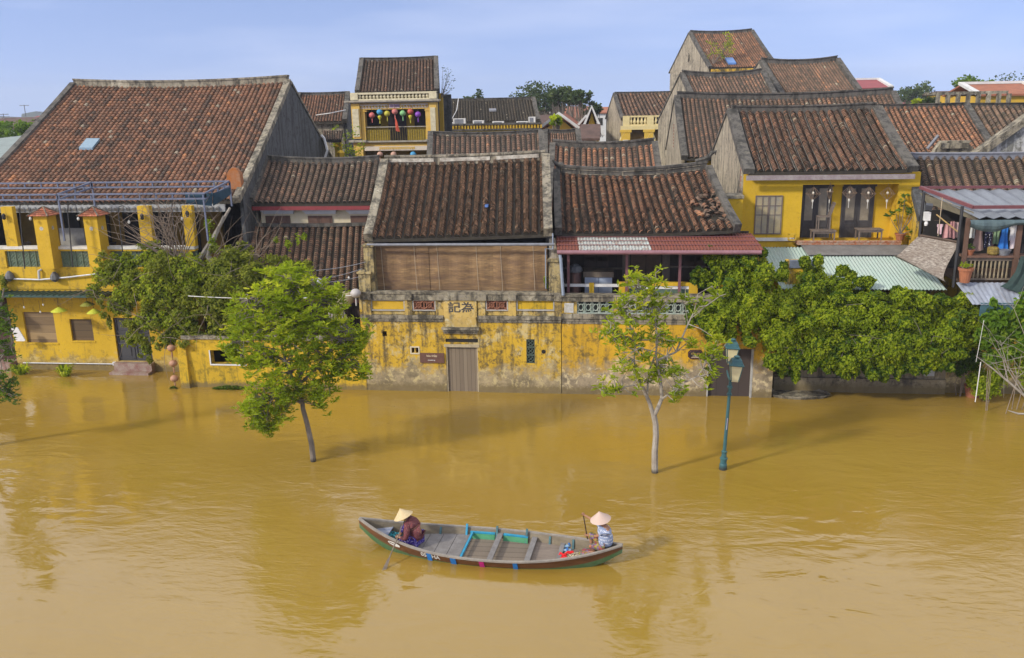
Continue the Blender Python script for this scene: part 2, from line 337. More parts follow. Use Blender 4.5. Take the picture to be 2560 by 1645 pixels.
# ---------------------------------------------------------------- roofs
def lerp(a, b, t): return Vector(a)*(1-t)+Vector(b)*t
def roof_surf(EL, ER, RR, RL, rise=.12, dip=.05):
    EL, ER, RR, RL = map(Vector, (EL, ER, RR, RL))
    def S(s, v):
        p = lerp(lerp(EL, ER, s), lerp(RL, RR, s), v)
        p = p+Vector((0, 0, rise*((2*s-1)**2-.4)*(.35+.65*v)-dip*sin(pi*v)))
        return p
    return S
def tiled_roof(T, S, rows, steps, M, mort=False, name='roof', rr=.38, wob=1.0, broken=None, skirt=.14, lips=1.0):
    """half-round cover tiles laid in rows over trough tiles, plus the deck below them"""
    b = MB(); V = []; F = []; R_ = []; nseg = 4
    e0, e1 = S(0, 0), S(1, 0); wid = (e1-e0).length/rows; h = wid*.31
    N = (e1-e0).cross(S(.5, 1)-S(.5, 0)).normalized(); N = N if N.z > 0 else -N
    U = (e1-e0).normalized()
    for i in range(rows):
        ph = random.random()*6; tone = random.gauss(0, .12)
        for j in range(steps):
            v1 = 1-j/steps; v0 = max(0, 1-(j+1.12)/steps)
            jx = random.gauss(0, .018)*wid*wob*2; wv = sin(ph+v0*5)*wid*.05*wob
            a = S((i+.5)/rows, v1)+U*wv; c = S((i+.5)/rows, v0)+U*(wv+jx); n0 = len(V)
            if broken and broken((i+.5)/rows, v0):
                if random.random() < .55: continue
                c = c+U*random.uniform(-.12, .12); a = a+U*random.uniform(-.1, .1)+N*random.uniform(0, .12)
            for (p, q, l) in ((a, .80, 0), (c, 1.0, .022*lips)):
                for k in range(nseg+1):
                    g = pi*k/nseg; V.append(tuple(p-U*(cos(g)*wid*rr*q)+N*(sin(g)*h*1.25*q+l*sin(g))))
            t = min(1, max(0, random.betavariate(2, 2.6)+tone)); z = (t, random.random(), .2)
            for k in range(nseg): F.append((n0+k, n0+nseg+1+k, n0+nseg+2+k, n0+k+1)); R_.append(z)
            if j == steps-1:
                V.append(tuple(c)); F += [(n0+nseg+1+k, len(V)-1, len(V)-1, n0+nseg+2+k) for k in range(0)]
                q0 = n0+nseg+1; F.append((q0, q0+4, q0+3, q0+1)); R_.append((.3, 0, .8)); F.append((q0+1, q0+3, q0+2, q0+1)) if 0 else None
                F.append((q0+1, q0+3, q0+2, q0+2)) if 0 else None
    b.quads(V, F, R_)
    # trough deck
    n1 = 10; V = []; F = []; R_ = []
    for i in range(rows+1):
        for j in range(n1+1): V.append(tuple(S(i/rows, j/n1)-N*.02))
    for i in range(rows):
        for j in range(n1):
            q = i*(n1+1)+j; F.append((q, q+n1+1, q+n1+2, q+1)); R_.append((.5, 0, .8))
    b.quads(V, F, R_)
    if mort:
        V = []; F = []; R_ = []
        for i in range(1, rows):
            for sgn in (-1, 1):
                for j in range(n1):
                    q = len(V)
                    for vv in (j/n1, (j+1)/n1):
                        p = S(i/rows, vv)+N*.015+U*(sgn*wid*.15); V.append(tuple(p-U*wid*.06)); V.append(tuple(p+U*wid*.06+N*.02*sgn*-1))
                    F.append((q, q+1, q+3, q+2)); R_.append((.5, 0, .95))
        b.quads(V, F, R_)
    # thickness: skirt along the eave and a lower face
    for i in range(rows):
        p, q = S(i/rows, 0), S((i+1)/rows, 0); d = Vector((0, 0, -skirt)); b.poly([p-N*.02, q-N*.02, q+d, p+d], (.5, 0, .8))
    d = Vector((0, 0, -skirt)); q_ = 8
    for i in range(q_):
        for j in range(q_): b.poly([S(i/q_, j/q_)+d, S(i/q_, (j+1)/q_)+d, S((i+1)/q_, (j+1)/q_)+d, S((i+1)/q_, j/q_)+d], (.5, 0, .8))
        for s_ in (0, 1): b.poly([S(s_, i/q_)+d, S(s_, (i+1)/q_)+d, S(s_, (i+1)/q_), S(s_, i/q_)], (.5, 0, .8))
    return b.build(name, M, T)
def house(T, EL, ER, RL, RR, rows, steps, M=None, wall=None, gable=None, mort=False, zb=0, rise=.12, dip=.05, verge=(.26, .16), ridge=(.22, .26), inset=.35,
          trim=None, front=True, depth=None, back=True, wob=1.0, broken=None, vmat=None, sides='LR', oh=.05, lips=1.0):
    """two-slope house: tiled front slope, back slope, ridge, verge bands, gable walls and front wall"""
    M = M or M_T1; gable = gable or M_Gl; trim = trim or M_Ld; EL, ER, RL, RR = map(Vector, (EL, ER, RL, RR))
    S = roof_surf(EL, ER, RR, RL, rise, dip)
    tiled_roof(T, S, rows, steps, M, mort, wob=wob, broken=broken, lips=lips)
    BL = Vector((2*RL.x-EL.x, 2*RL.y-EL.y, EL.z)); BR = Vector((2*RR.x-ER.x, 2*RR.y-ER.y, ER.z))
    if depth: BL.y = RL.y+depth; BR.y = RR.y+depth; BL.z = RL.z-(RL.z-EL.z)*depth/(RL.y-EL.y); BR.z = BL.z+RR.z-RL.z
    if back:
        b = MB(); S2 = roof_surf(BR, BL, RL, RR, rise, dip); n = 8
        for i in range(n):
            for j in range(6):
                b.poly([S2(i/n, j/6), S2((i+1)/n, j/6), S2((i+1)/n, (j+1)/6), S2(i/n, (j+1)/6)], (random.random(), 0, .2))
        b.build('back_slope', M, T)
    k = 14
    if ridge:
        b = MB(); b.beam([S(i/k, 1)+Vector((0, 0, 0)) for i in range(k+1)], ridge[0], ridge[1]*.75, drop=.12); b.beam([S(i/k, 1)+Vector((0, 0, ridge[1]*.75)) for i in range(k+1)], ridge[0]*1.35, ridge[1]*.25)
        b.build('ridge', trim, T)
    if verge:
        for sd_, s in (('L', 0), ('R', 1)):
            if sd_ not in sides: continue
            b = MB(); b.beam([S(s, j/k)-Vector((0, 0, .1)) for j in range(k+1)], verge[0], verge[1]+.1); 
            bl, br = (BL, RL) if s == 0 else (BR, RR)
            b.beam([lerp(bl, br+Vector((0, 0, rise*.6)), j/6)-Vector((0, 0, .06)) for j in range(7)], verge[0], .12)
            b.build('verge', vmat or trim, T)
    # gables
    for s in (0, 1):
        e, r, bk = (EL, RL, BL) if s == 0 else (ER, RR, BR); sg = 1 if s == 0 else -1
        x = (e.x+r.x)/2+sg*.12 if 0 else None
        b = MB(); yf = e.y+inset+.006; t0 = (yf-e.y)/(r.y-e.y); zf = e.z+(r.z-e.z)*t0-.06; yb = bk.y-inset; zk = bk.z+(r.z-bk.z)*t0-.06
        oh = -(verge[0]/2-.05) if verge else .05; xf = e.x+(r.x-e.x)*t0+sg*oh; xr = r.x+sg*oh; w_ = .18*sg
        def col(x, y, z): return [(x, y, zb), (x+w_, y, zb), (x+w_, y, z), (x, y, z)]
        A, B, D = col(xf, yf, zf), col(xr, r.y, r.z+.03), col(bk.x+(r.x-bk.x)*t0+sg*oh, yb, zk)
        for P_, Q_ in ((A, B), (B, D)):
            i = b.v(P_+Q_)
            for q in ((0, 1, 2, 3), (7, 6, 5, 4), (0, 4, 5, 1), (1, 5, 6, 2), (2, 6, 7, 3), (3, 7, 4, 0)): b.f([i+k_ for k_ in q])
        b.build('gable_wall', gable, T)
    b = MB(); x0, x1 = EL.x+.2, ER.x-.2
    if front:
        b.box(x0, x1, EL.y+inset, EL.y+inset+.2, zb, min(EL.z, ER.z)-.05); b.build('wall', wall or M_Y, T)
    bb = MB(); bb.box(x0+.1, x1-.1, BL.y-inset-.2, BL.y-inset, zb, BL.z-.1); bb.build('back_wall', gable, T)
    return S
# ---------------------------------------------------------------- the setting: flood water and land
def water():
    n = NT('muddy_flood_water')
    pos = n.geo.outputs['Position']
    w1 = n.noise(.55, 3, .55, (1, 1.9, 1), dist=.6); w2 = n.noise(2.2, 4, .6, (.8, 2.1, 1), dist=.8); w3 = n.noise(9, 3, .6, (.7, 1.5, 1))
    patch = n.ramp(n.noise(.13, 3, .5), [(.42, .12), (.62, 1)])
    ws = []
    for cxy in ((7.5, 13.5), (9.5, 18)):      # rings spreading from the stern stroke
        sb = n.t.nodes.new('ShaderNodeVectorMath'); sb.operation = 'SUBTRACT'; n.L(pos, sb.inputs[0]); sb.inputs[1].default_value = (cxy[0], cxy[1], 0)
        ds = n.t.nodes.new('ShaderNodeVectorMath'); ds.operation = 'LENGTH'; n.L(sb.outputs[0], ds.inputs[0])
        d = n.math('ADD', ds.outputs['Value'], n.math('MULTIPLY', w1, 1.6))
        s_ = n.math('SINE', n.math('MULTIPLY', d, 9.5))
        ws.append(n.math('MULTIPLY', s_, n.ramp(n.math('DIVIDE', ds.outputs['Value'], 12, True), [(0, .4), (.3, 1), (.85, 0)])))
    rings = n.math('ADD', ws[0], n.math('MULTIPLY', ws[1], .5))
    h = n.math('ADD', n.math('MULTIPLY', w1, 1.0), n.math('MULTIPLY', n.math('MULTIPLY', w2, patch), .42))
    h = n.math('ADD', h, n.math('MULTIPLY', n.math('MULTIPLY', w3, patch), .10))
    h = n.math('ADD', h, n.math('MULTIPLY', rings, .05))
    b = n.t.nodes.new('ShaderNodeBump'); b.inputs['Strength'].default_value = 1; b.inputs['Distance'].default_value = .034
    n.L(h, b.inputs['Height']); n.L(b.outputs[0], n.p.inputs['Normal'])
    k = n.mix(n.ramp(n.noise(.16, 5, .6), [(.3, 0), (.7, 1)]), (.258, .162, .022), (.286, .186, .036))
    n.col(k); n.rough(.04); n.p.inputs['IOR'].default_value = 1.7
    return n.m
M_Wa = water()
def sheet(name, x0, x1, y0, y1, z, M, nx=1, ny=1):
    b = MB()
    for i in range(nx):
        for j in range(ny):
            xa, xb, ya, yb = x0+(x1-x0)*i/nx, x0+(x1-x0)*(i+1)/nx, y0+(y1-y0)*j/ny, y0+(y1-y0)*(j+1)/ny
            b.poly([(xa, ya, z), (xb, ya, z), (xb, yb, z), (xa, yb, z)])
    return tag(b.build(name, M), kind='structure')
sheet('water', -150, 150, -60, 36, 0, M_Wa, 4, 4)
sheet('ground', -3000, 3000, 36, 5000, .02, mat('far_land', (.06, .07, .035), .95, .4, .05, 0, c2=(.09, .08, .05)), 2, 4)
M_hill = mat('distant_treeline', (.035, .055, .035), .95, .4, .02, 0)
b = MB(); random.seed(5)
for i in range(160):
    x0 = -1400+i*17.5; h0 = 9+5*sin(i*.31)+4*random.random(); b.hexa([(x0, 900, 0), (x0+19, 900, 0), (x0+19, 960, 0), (x0, 960, 0), (x0+1, 905, h0), (x0+18, 905, h0+random.uniform(-3, 3)), (x0+18, 955, h0), (x0+1, 955, h0)])
tag(b.build('distant_treeline', M_hill), kind='structure')

# ---------------------------------------------------------------- text helper
def text_mesh(body, w_, h_, M, name='lettering', parent=None, at_=(0, 0, 0), ext=.006, rx=pi/2, rz=0, bold=0):
    cu = bpy.data.curves.new('t', 'FONT'); cu.body = body; cu.align_x = 'CENTER'; cu.align_y = 'CENTER'; cu.extrude = 0; cu.offset = bold
    o = bpy.data.objects.new('t', cu); COL.objects.link(o); bpy.context.view_layer.update()
    me = bpy.data.meshes.new_from_object(o.evaluated_get(bpy.context.evaluated_depsgraph_get())); bpy.data.objects.remove(o)
    co = np.zeros(len(me.vertices)*3); me.vertices.foreach_get('co', co); co = co.reshape(-1, 3)
    if len(co) == 0: return None
    a, c = co.min(0), co.max(0); co = (co-(a+c)/2); co[:, 0] *= w_/(c[0]-a[0]+1e-6); co[:, 1] *= h_/(c[1]-a[1]+1e-6)
    me.vertices.foreach_set('co', co.reshape(-1)); me.materials.clear(); me.materials.append(M)
    me.transform(Matrix.Rotation(rz, 4, 'Z') @ Matrix.Rotation(rx, 4, 'X')); me.name = name
    t = bpy.data.objects.new(name, me); COL.objects.link(t); t.parent = parent
    l = Vector(at_); p = parent
    while p is not None: l -= p.location; p = p.parent
    t.location = l; return t

# ---------------------------------------------------------------- A: the big terrace house on the left
Y_A = 34.1
TA = thing('waterfront_house', 'wide yellow house with the huge brown tiled roof and open terrace, at far left', 'house', (-22, Y_A, 0))
ye = 34.9; EL, ER = at(-86, 509, ye), at(592, 503, ye); RL, RR = up_slope(188, 218, EL, .56), up_slope(722, 209, ER, .56)
SA = house(TA, EL, ER, RL, RR, 50, 42, M_T4, wall=M_Dk, gable=M_Gd, front=False, verge=(.3, .16), trim=M_Tr, rise=.16, dip=.1, inset=.5, ridge=(.25, .34), sides='R')
b = MB(); b.beam([SA(0, j/10)+Vector((-.02, 0, -.1)) for j in range(11)], .3, .3); b.build('verge', M_Ld, TA)
# grey gutter board under the eave and the verandah soffit
b = MB(); zg = ER.z; b.box(EL.x, ER.x-.5, ye-.14, ye-.02, zg-.42, zg-.12); b.build('fascia', mat('grey_fascia', (.20, .21, .22), .7, .5, 3, .2, c2=(.42, .43, .42)), TA)
b = MB(); x = EL.x+.1
while x < ER.x-.6: b.tube([(x, ye-.22, zg-.30), (x, ye+.05, zg-.16)], .085, 8); x += .27
b.build('eave_tiles', mat('lime_grey_tile_ends', (.15, .15, .15), .85, .5, 6, .3, c2=(.30, .29, .27)), TA)
# lower facade
x0, _, z0, z1 = rc(34, 925, 470, 772, Y_A)
zt = at(150, 745, Y_A).z; xL, xR = at(34, 850, Y_A).x, at(489, 640, Y_A).x
M_YA = plaster('terrace_house_yellow', (.58, .365, .012), pale=(.56, .42, .14), g=.46, pl=.26, zpale=.62, lo=(.55, .38, .10))
holes = [rc(62, 780, 138, 857, Y_A), rc(177, 798, 232, 852, Y_A), rc(289, 795, 376, 903, Y_A)]
def wall_holes(b, xa, xb, za, zb, y0, y1, hs):
    xs = sorted({xa, xb}|{h[0] for h in hs}|{h[1] for h in hs})
    for q in range(len(xs)-1):
        m_ = (xs[q]+xs[q+1])/2; col = sorted([h for h in hs if h[0] <= m_ <= h[1]], key=lambda h: h[2]); z_ = za
        for h in col:
            if h[2] > z_: b.box(xs[q], xs[q+1], y0, y1, z_, h[2])
            z_ = h[3]
        if zb > z_: b.box(xs[q], xs[q+1], y0, y1, z_, zb)
b = MB(); wall_holes(b, xL, xR, -.3, zt, Y_A, Y_A+.3, holes); b.build('wall', M_YA, TA)
zp0, zp1 = at(150, 668, Y_A).z, at(150, 622, Y_A).z       # balustrade band
b = MB(); b.box(xL-3, xR, Y_A+.02, Y_A+.32, zt, zp0); b.box(xL-3, xR, Y_A-.02, Y_A, at(100, 718, Y_A).z-.08, at(100, 718, Y_A).z+.06); b.box(xL-3, xR, Y_A-.05, Y_A, zt+.02, zt+.12); b.build('wall', M_YA, TA)
b = MB(); b.box(xL-3, xR, Y_A+.10, Y_A+.22, zp0, zp1-.1); gp = b.build('glazed_balustrade', M_Gtile, TA)
b = MB()
sp = .31; k = 0; x = xL-3
while x < xR-.2:                      # round and cross pattern of the glazed blocks
    for zc in (zp0+.17, zp0+.17+.31):
        pts = [(x+.155+.125*cos(a*pi/5), Y_A+.09, zc+.125*sin(a*pi/5)) for a in range(11)]
        b.tube(pts, .018, 4, False); b.tube([(x+.03, Y_A+.09, zc-.12), (x+.28, Y_A+.09, zc+.12)], .016, 4, False); b.tube([(x+.28, Y_A+.09, zc-.12), (x+.03, Y_A+.09, zc+.12)], .016, 4, False)
    b.box(x-.015, x+.015, Y_A+.06, Y_A+.10, zp0, zp1-.1); x += sp
b.build('glazed_relief', mat('green_glazed_ribs', (.16, .21, .13), .45, .4, 6, .1), TA)
b = MB(); b.box(xL-3, xR, Y_A-.03, Y_A+.34, zp1-.02, zp1+.10); b.box(xL-3, xR, Y_A-.01, Y_A+.30, zp1-.1, zp1-.02, m=1); b.build('ledge', [mat('whitewashed_ledge', (.66, .64, .58), .8, .3, 3, .2), M_YA], TA)
for px in (5, 268, 385, 470):
    xx = at(px, 640, Y_A).x; b = MB(); b.box(xx-.17, xx+.17, Y_A-.02, Y_A+.30, zp0-.02, zp1-.1); b.build('balustrade_post', M_YA, TA)
for pa, pb in ((15, 43), (353, 383), (464, 488)):
    xa, xb = at(pa, 570, Y_A+.2).x, at(pb, 570, Y_A+.2).x; b = MB(); b.box(xa, xb, Y_A+.06, Y_A+.30, zp1+.1, zg-.1); b.build('column', M_YA, TA)
# the two capped piers, in front of the balustrade
for pa, pb, pc in ((91, 127, 148), (215, 249, 268)):
    xa, xb = at(pa, 600, Y_A-.5).x, at(pb, 600, Y_A-.5).x; zb_, zt_ = at(pa+15, 672, Y_A-.5).z, at(pa+10, 541, Y_A-.5).z
    p = child_empty('capped_pier', TA, ((xa+xb)/2, Y_A-.3, zb_))
    b = MB(); b.box(xa, xa+.62, Y_A-.5, Y_A+.12, zb_, zt_); b.build('pier_shaft', M_Yc, p)
    cx_, cy_ = xa+.31, Y_A-.19
    b = MB()
    for k in range(16): a = k*pi/8; b.poly([(cx_+.085*cos(a), Y_A-.503, zt_-.52+.085*sin(a)), (cx_+.085*cos(a+pi/8), Y_A-.503, zt_-.52+.085*sin(a+pi/8)), (cx_, Y_A-.503, zt_-.52)]); b.poly([(xa+.623, cy_+.085*cos(a), zt_-.52+.085*sin(a)), (xa+.623, cy_+.085*cos(a+pi/8), zt_-.52+.085*sin(a+pi/8)), (xa+.623, cy_, zt_-.52)])
    b.build('round_vent', mat('vent_white', (.6, .58, .5), .7, .5, 12, .1, c2=(.15, .12, .08)), p)
    b = MB(); ap = Vector((cx_, cy_, zt_+.36))
    for k in range(4):
        c_ = [(-1, -1), (1, -1), (1, 1), (-1, 1)]; A = Vector((cx_+.47*c_[k][0], cy_+.47*c_[k][1], zt_+.02)); B = Vector((cx_+.47*c_[(k+1) % 4][0], cy_+.47*c_[(k+1) % 4][1], zt_+.02))
        for j in range(5):
            t0, t1 = j/5, (j+1)/5; a0, b0, a1, b1 = A.lerp(ap, t0), B.lerp(ap, t0), A.lerp(ap, t1), B.lerp(ap, t1); n_ = 7-j
            for q in range(n_): b.poly([a0.lerp(b0, q/n_)+Vector((0, 0, .03)), a0.lerp(b0, (q+.5)/n_)+Vector((0, 0, .01)), a0.lerp(b0, (q+1)/n_)+Vector((0, 0, .03)), a1.lerp(b1, (q+1)/n_), a1.lerp(b1, q/n_)], (random.random(), 0, 0))
        b.poly([A, B, ap-Vector((0, 0, .1))])
    b.build('tiled_cap', tilemat('bright_cap_tiles', c0=(.26, .07, .04), c1=(.45, .12, .06), c2=(.6, .2, .1), moss=.15, dark=.2), p)
    b = MB()
    for k in range(4): c_ = [(-1, -1), (1, -1), (1, 1), (-1, 1)][k]; b.tube([(cx_+.48*c_[0], cy_+.48*c_[1], zt_+.04), ap+Vector((0, 0, .03))], .03, 5)
    b.build('cap_rib', M_Tr, p)
# verandah interior
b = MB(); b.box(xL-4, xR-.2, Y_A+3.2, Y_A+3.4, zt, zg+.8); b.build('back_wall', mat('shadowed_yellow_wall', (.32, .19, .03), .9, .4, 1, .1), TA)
b = MB(); b.box(xL-4, xR-.2, Y_A+.3, Y_A+3.2, zp0-.2, zp0-.1); b.build('terrace_floor', M_Wd, TA)
b = MB()
for px in range(-60, 500, 74): x_ = at(px, 560, Y_A+3.15).x; b.box(x_, x_+.75, Y_A+3.1, Y_A+3.19, zp0, zg-.2)
b.build('door', M_Dk, TA)
b = MB(); b.box(at(150, 570, 36).x, at(212, 570, 36).x, 35.9, 36.0, zp0+.2, zp0+1.45); b.build('screen', mat('pale_screen', (.40, .38, .33), .8, .4, 3, .1), TA)
# furniture seen between the columns
M_df = mat('dark_rattan', (.050, .034, .026), .7, .5, 9, .1)
zt_f = zp0-.1
for k, (px, lab) in enumerate(((20, 'dark wooden table near the left edge of the terrace'), (330, 'dark wooden table behind the bare runners on the terrace'))):
    x_ = at(px, 590, 35.6).x; T = thing('terrace_table', lab, 'table', (x_, 35.7, zt_f)); b = MB(); b.box(x_-.55, x_+.55, 35.4, 36.0, zt_f+.72, zt_f+.76); b.build('table_top', M_df, T)
    for sx in (-.5, .5):
        for yy in (35.45, 35.95): b = MB(); b.box(x_+sx-.03, x_+sx+.03, yy-.03, yy+.03, zt_f, zt_f+.72); b.build('leg', M_df, T)
CH0 = thing('terrace_chair', 'dark slatted chair', 'chair', (0, 0, 0), 'dark slatted chairs on the terrace')
b = MB(); b.box(-.22, .22, -.22, .22, .43, .47); b.build('seat', M_df, CH0)
for sx in (-.2, .2):
    for sy in (-.2, .2): b = MB(); b.box(sx-.02, sx+.02, sy-.02, sy+.02, 0, .43); b.build('leg', M_df, CH0)
b = MB()
for k in range(5): b.box(-.2+k*.09, -.16+k*.09, .2, .23, .47, .92)
b.box(-.22, .22, .19, .24, .88, .95); b.build('backrest', M_df, CH0)
for k, (px, Yc, rz, lab) in enumerate(((58, 35.5, .4, 'dark chair right of the leftmost terrace column'), (82, 36.1, 2.2, 'dark chair beside the left capped pier'), (285, 35.5, 1.2, 'dark chair right of the second capped pier'), (305, 35.3, -.6, 'dark chair leaning among others left of the third column'), (322, 36.1, 2.8, 'dark chair furthest back left of the third column'), (400, 35.5, .3, 'dark chair behind the bare runners'), (430, 36.0, 3.0, 'dark chair left of the last terrace column'))):
    o = CH0 if k == 0 else copy_tree(CH0); o.location = (at(px, 590, Yc).x, Yc, zt_f); o.rotation_euler[2] = rz; o['label'] = lab
# windows, door, steps
for (h, mm, nm) in ((holes[0], planks('sun_bleached_boards', (.36, .25, .12), (.13, .085, .045), .34, 2, .04), 'shutter'), (holes[1], planks('dark_board_shutter', (.13, .085, .04), (.09, .06, .03), .30, 2, .05), 'shutter')):
    b = MB(); b.box(h[0]-.01, h[1]+.01, Y_A+.10, Y_A+.16, h[2]-.01, h[3]+.01); b.build(nm, mm, TA)
    b = MB(); f_ = .06; b.box(h[0]-f_, h[1]+f_, Y_A-.03, Y_A-.002, h[2]-.07, h[2]); b.build('window_sill', M_YA, TA)
h = holes[2]; dm = mat('charcoal_painted_wood', (.055, .055, .06), .6, .35, 4, .2, stretch=(1, 1, .3))
d_ = child_empty('double_door', TA, ((h[0]+h[1])/2, Y_A+.1, h[2]))
for q in range(2):
    xa = h[0]+(h[1]-h[0])*q/2; xb = h[0]+(h[1]-h[0])*(q+1)/2
    b = MB(); b.box(xa+.01, xb-.01, Y_A+.10, Y_A+.15, h[2], h[3]); s_ = (xb-xa)
    for za, zb_ in ((.06, .36), (.40, .62), (.66, .97)):
        Z = h[3]-h[2]; b.box(xa+.02, xa+.10, Y_A+.07, Y_A+.10, h[2]+Z*za, h[2]+Z*zb_); b.box(xb-.10, xb-.02, Y_A+.07, Y_A+.10, h[2]+Z*za, h[2]+Z*zb_); b.box(xa+.1, xb-.1, Y_A+.07, Y_A+.10, h[2]+Z*za-.03, h[2]+Z*za+.04); b.box(xa+.2, xb-.2, Y_A+.08, Y_A+.10, h[2]+Z*za+.1, h[2]+Z*zb_-.08)
    b.build('door_leaf', dm, d_)
b = MB(); b.box(h[0]-.08, h[1]+.05, Y_A-.28, Y_A, -.3, h[2]-.02); b.box(h[0]-.14, h[1]+.06, Y_A-.62, Y_A-.28, -.3, .10); b.build('doorstep', mat('red_tiled_step', (.22, .10, .08), .6, .5, 3, .2, c2=(.38, .33, .27)), TA)
b = MB(); za_ = at(120, 696, Y_A).z; b.tube([at(28, 697, Y_A-.09), at(100, 699, Y_A-.09), at(170, 693, Y_A-.09), at(300, 678, Y_A-.09)], .035, 6); b.tube([at(58, 907, Y_A-.05), at(288, 910, Y_A-.05)], .025, 6); b.box(*[v for v in (at(284, 905, Y_A).x, at(291, 905, Y_A).x)], Y_A-.1, Y_A, at(288, 912, Y_A).z, at(288, 904, Y_A).z)
b.tube([at(98, 697, Y_A-.09), at(97, 677, Y_A-.09), at(103, 674, Y_A+.02)], .05, 6); b.build('pipe', mat('white_plastic_pipe', (.60, .62, .64), .5, .3, 4, 0), TA)
for px, py in ((24, 692), (137, 694)):
    c_ = at(px, py, Y_A-.12); b = MB(); b.lathe(c_-Vector((0, 0, .2)), [(.03, 0), (.1, .05), (.2, .14), (.17, .3), (.1, .4), (.05, .46)], 8); b.build('downspout_mouth', mat('lead_grey', (.16, .16, .16), .7, .5, 8, .4), TA)
# the flat green canopy edge between the storeys
zc_ = at(100, 741, Y_A-.9).z; b = MB(); b.box(xL-4, at(240, 745, Y_A-.9).x+.4, Y_A-.9, Y_A-.01, zc_-.05, zc_+.04)
for k in range(46): x_ = xL-3.9+k*.25; b.tube([(x_, Y_A-.92, zc_+.05), (x_, Y_A, zc_+.05)], .03, 4)
b.build('canopy', mat('dark_green_sheet', (.03, .075, .06), .55, .4, 3, .1), TA)
for px, py in ((12, 542), (357, 542), (470, 535)):   # wall lanterns on the columns
    c_ = at(px, py, Y_A); b = MB(); b.lathe(c_-Vector((0, .06, .12)), [(.03, 0), (.07, .04), (.08, .2), (.03, .27)], 8); b.build('wall_lantern', M_Bk, TA)
# skylight
p = [SA(.262, .42), SA(.318, .42), SA(.318, .50), SA(.262, .50)]
b = MB(); b.hexa([q+Vector((0, 0, .06)) for q in p]+[q+Vector((0, 0, .17)) for q in p]); b.build('skylight', mat('blue_glass_tiles', (.20, .30, .38), .15, .2, 9, .1), TA)
# rusty curved vent at the right eave
c_ = at(587, 440, 35.6); b = MB(); pr_ = []
for k in range(9): a = radians(-5+k*23); pr_.append((c_.x-.02-.32*cos(a), c_.z-.15+.5*sin(a) if 0 < k < 8 else c_.z-.55))
b.prism(pr_, 35.5, 35.8); b.build('roof_vent', mat('rusty_sheet', (.34, .10, .012), .9, .6, 3, .3, c2=(.30, .17, .10)), TA)

# blue metal frame above the eave
def truss(b, p, q, h_=.2, n=10, w_=.065):
    p, q = Vector(p), Vector(q); up = Vector((0, 0, h_))
    b.beam([p, q], w_, w_); b.beam([p+up, q+up], w_, w_)
    for k in range(n+1):
        c_ = p.lerp(q, k/n); b.beam([c_, c_+up], w_*.8, w_*.8, up=(0, 1, 0))
FR = thing('awning_frame', 'blue grey steel ladder frame mounted over the eave of the big roof', 'metal frame', at(290, 500, 33.6))
M_Fr = mat('blue_painted_frame', (.13, .155, .235), .5, .35, 4, .05)
yf, yb = 32.9, 34.7
f0, f1 = at(-60, 493, yf), at(514, 498, yf); f1.z = f0.z = at(300, 500, yf).z; bk0, bk1 = at(-60, 470, yb), at(574, 466, yb); bk1.z = bk0.z = at(300, 470, yb).z
mid = at(145, 499, yf); midb = at(230, 470, yb); mid.z = f0.z; midb.z = bk0.z
for P_, Q_, n_ in ((f0, mid-Vector((.05, 0, 0)), 6), (mid+Vector((.05, 0, 0)), f1, 9), (bk0, midb-Vector((.05, 0, 0)), 7), (midb, bk1, 9), (mid, midb, 4), (f1, bk1, 4)):
    b = MB(); truss(b, P_, Q_, .21, n_); b.build('truss', M_Fr, FR)
for P_ in (mid, f1+Vector((-.1, 0, 0)), midb, bk1):
    b = MB(); b.beam([Vector((P_.x, P_.y, 6.0 if P_.y < 33.5 else 7.2)), P_+Vector((0, 0, .2))], .06, .06, up=(0, 1, 0)); b.build('post', M_Fr, FR)
b = MB(); c_ = bk1; g = [(0, 0, -.02), (.0, -1.6, -.1), (-.1, -1.5, -.62), (0, -.8, -.45), (0, 0, -.3)]
b.poly([c_+Vector(q) for q in g]); b.poly([c_+Vector(q)+Vector((.02, 0, 0)) for q in g][::-1]); b.poly([c_+Vector(q) for q in ((0, -1.6, -.1), (-1.2, -1.6, -.05), (-1.2, -1.6, -.5), (-.1, -1.6, -.62))])
b.build('rolled_cover', mat('dark_blue_canvas', (.015, .06, .10), .8, .4, 5, .2), FR)

# ---------------------------------------------------------------- B: low wall, low roof, cream house
Y_B = 32.08
WB = thing('street_wall', 'long yellow garden wall with a dark letterbox opening, stained green below', 'wall', (-13, Y_B, 0))
xa, xb = at(463, 920, Y_B).x, at(914, 920, Y_B).x; zt = at(700, 850, Y_B).z; op = rc(527, 876, 612, 910, Y_B)
M_YB = plaster('green_streaked_yellow', (.57, .36, .012), pale=(.55, .40, .08), grime=(.14, .12, .015), g=.62, pl=.2, zdark=.25)
b = MB(); wall_holes(b, xa, xb, -.3, zt, Y_B, Y_B+.3, [op]); b.build('wall', M_YB, WB)
b = MB(); b.box(xa-.02, xb, Y_B-.05, Y_B+.35, zt, zt+.14); b.build('coping', M_Tr, WB)
b = MB(); b.box(op[0]-.05, op[1]+.05, Y_B-.03, Y_B+.05, op[2]-.06, op[2]); b.box(op[0]-.05, op[0], Y_B-.03, Y_B+.05, op[2], op[3]); b.build('window_frame', M_W, WB)
b = MB(); b.box(xa-3, xb, Y_B+2.2, Y_B+2.3, -.2, 4.2); b.build('back_wall', M_Dk, WB)
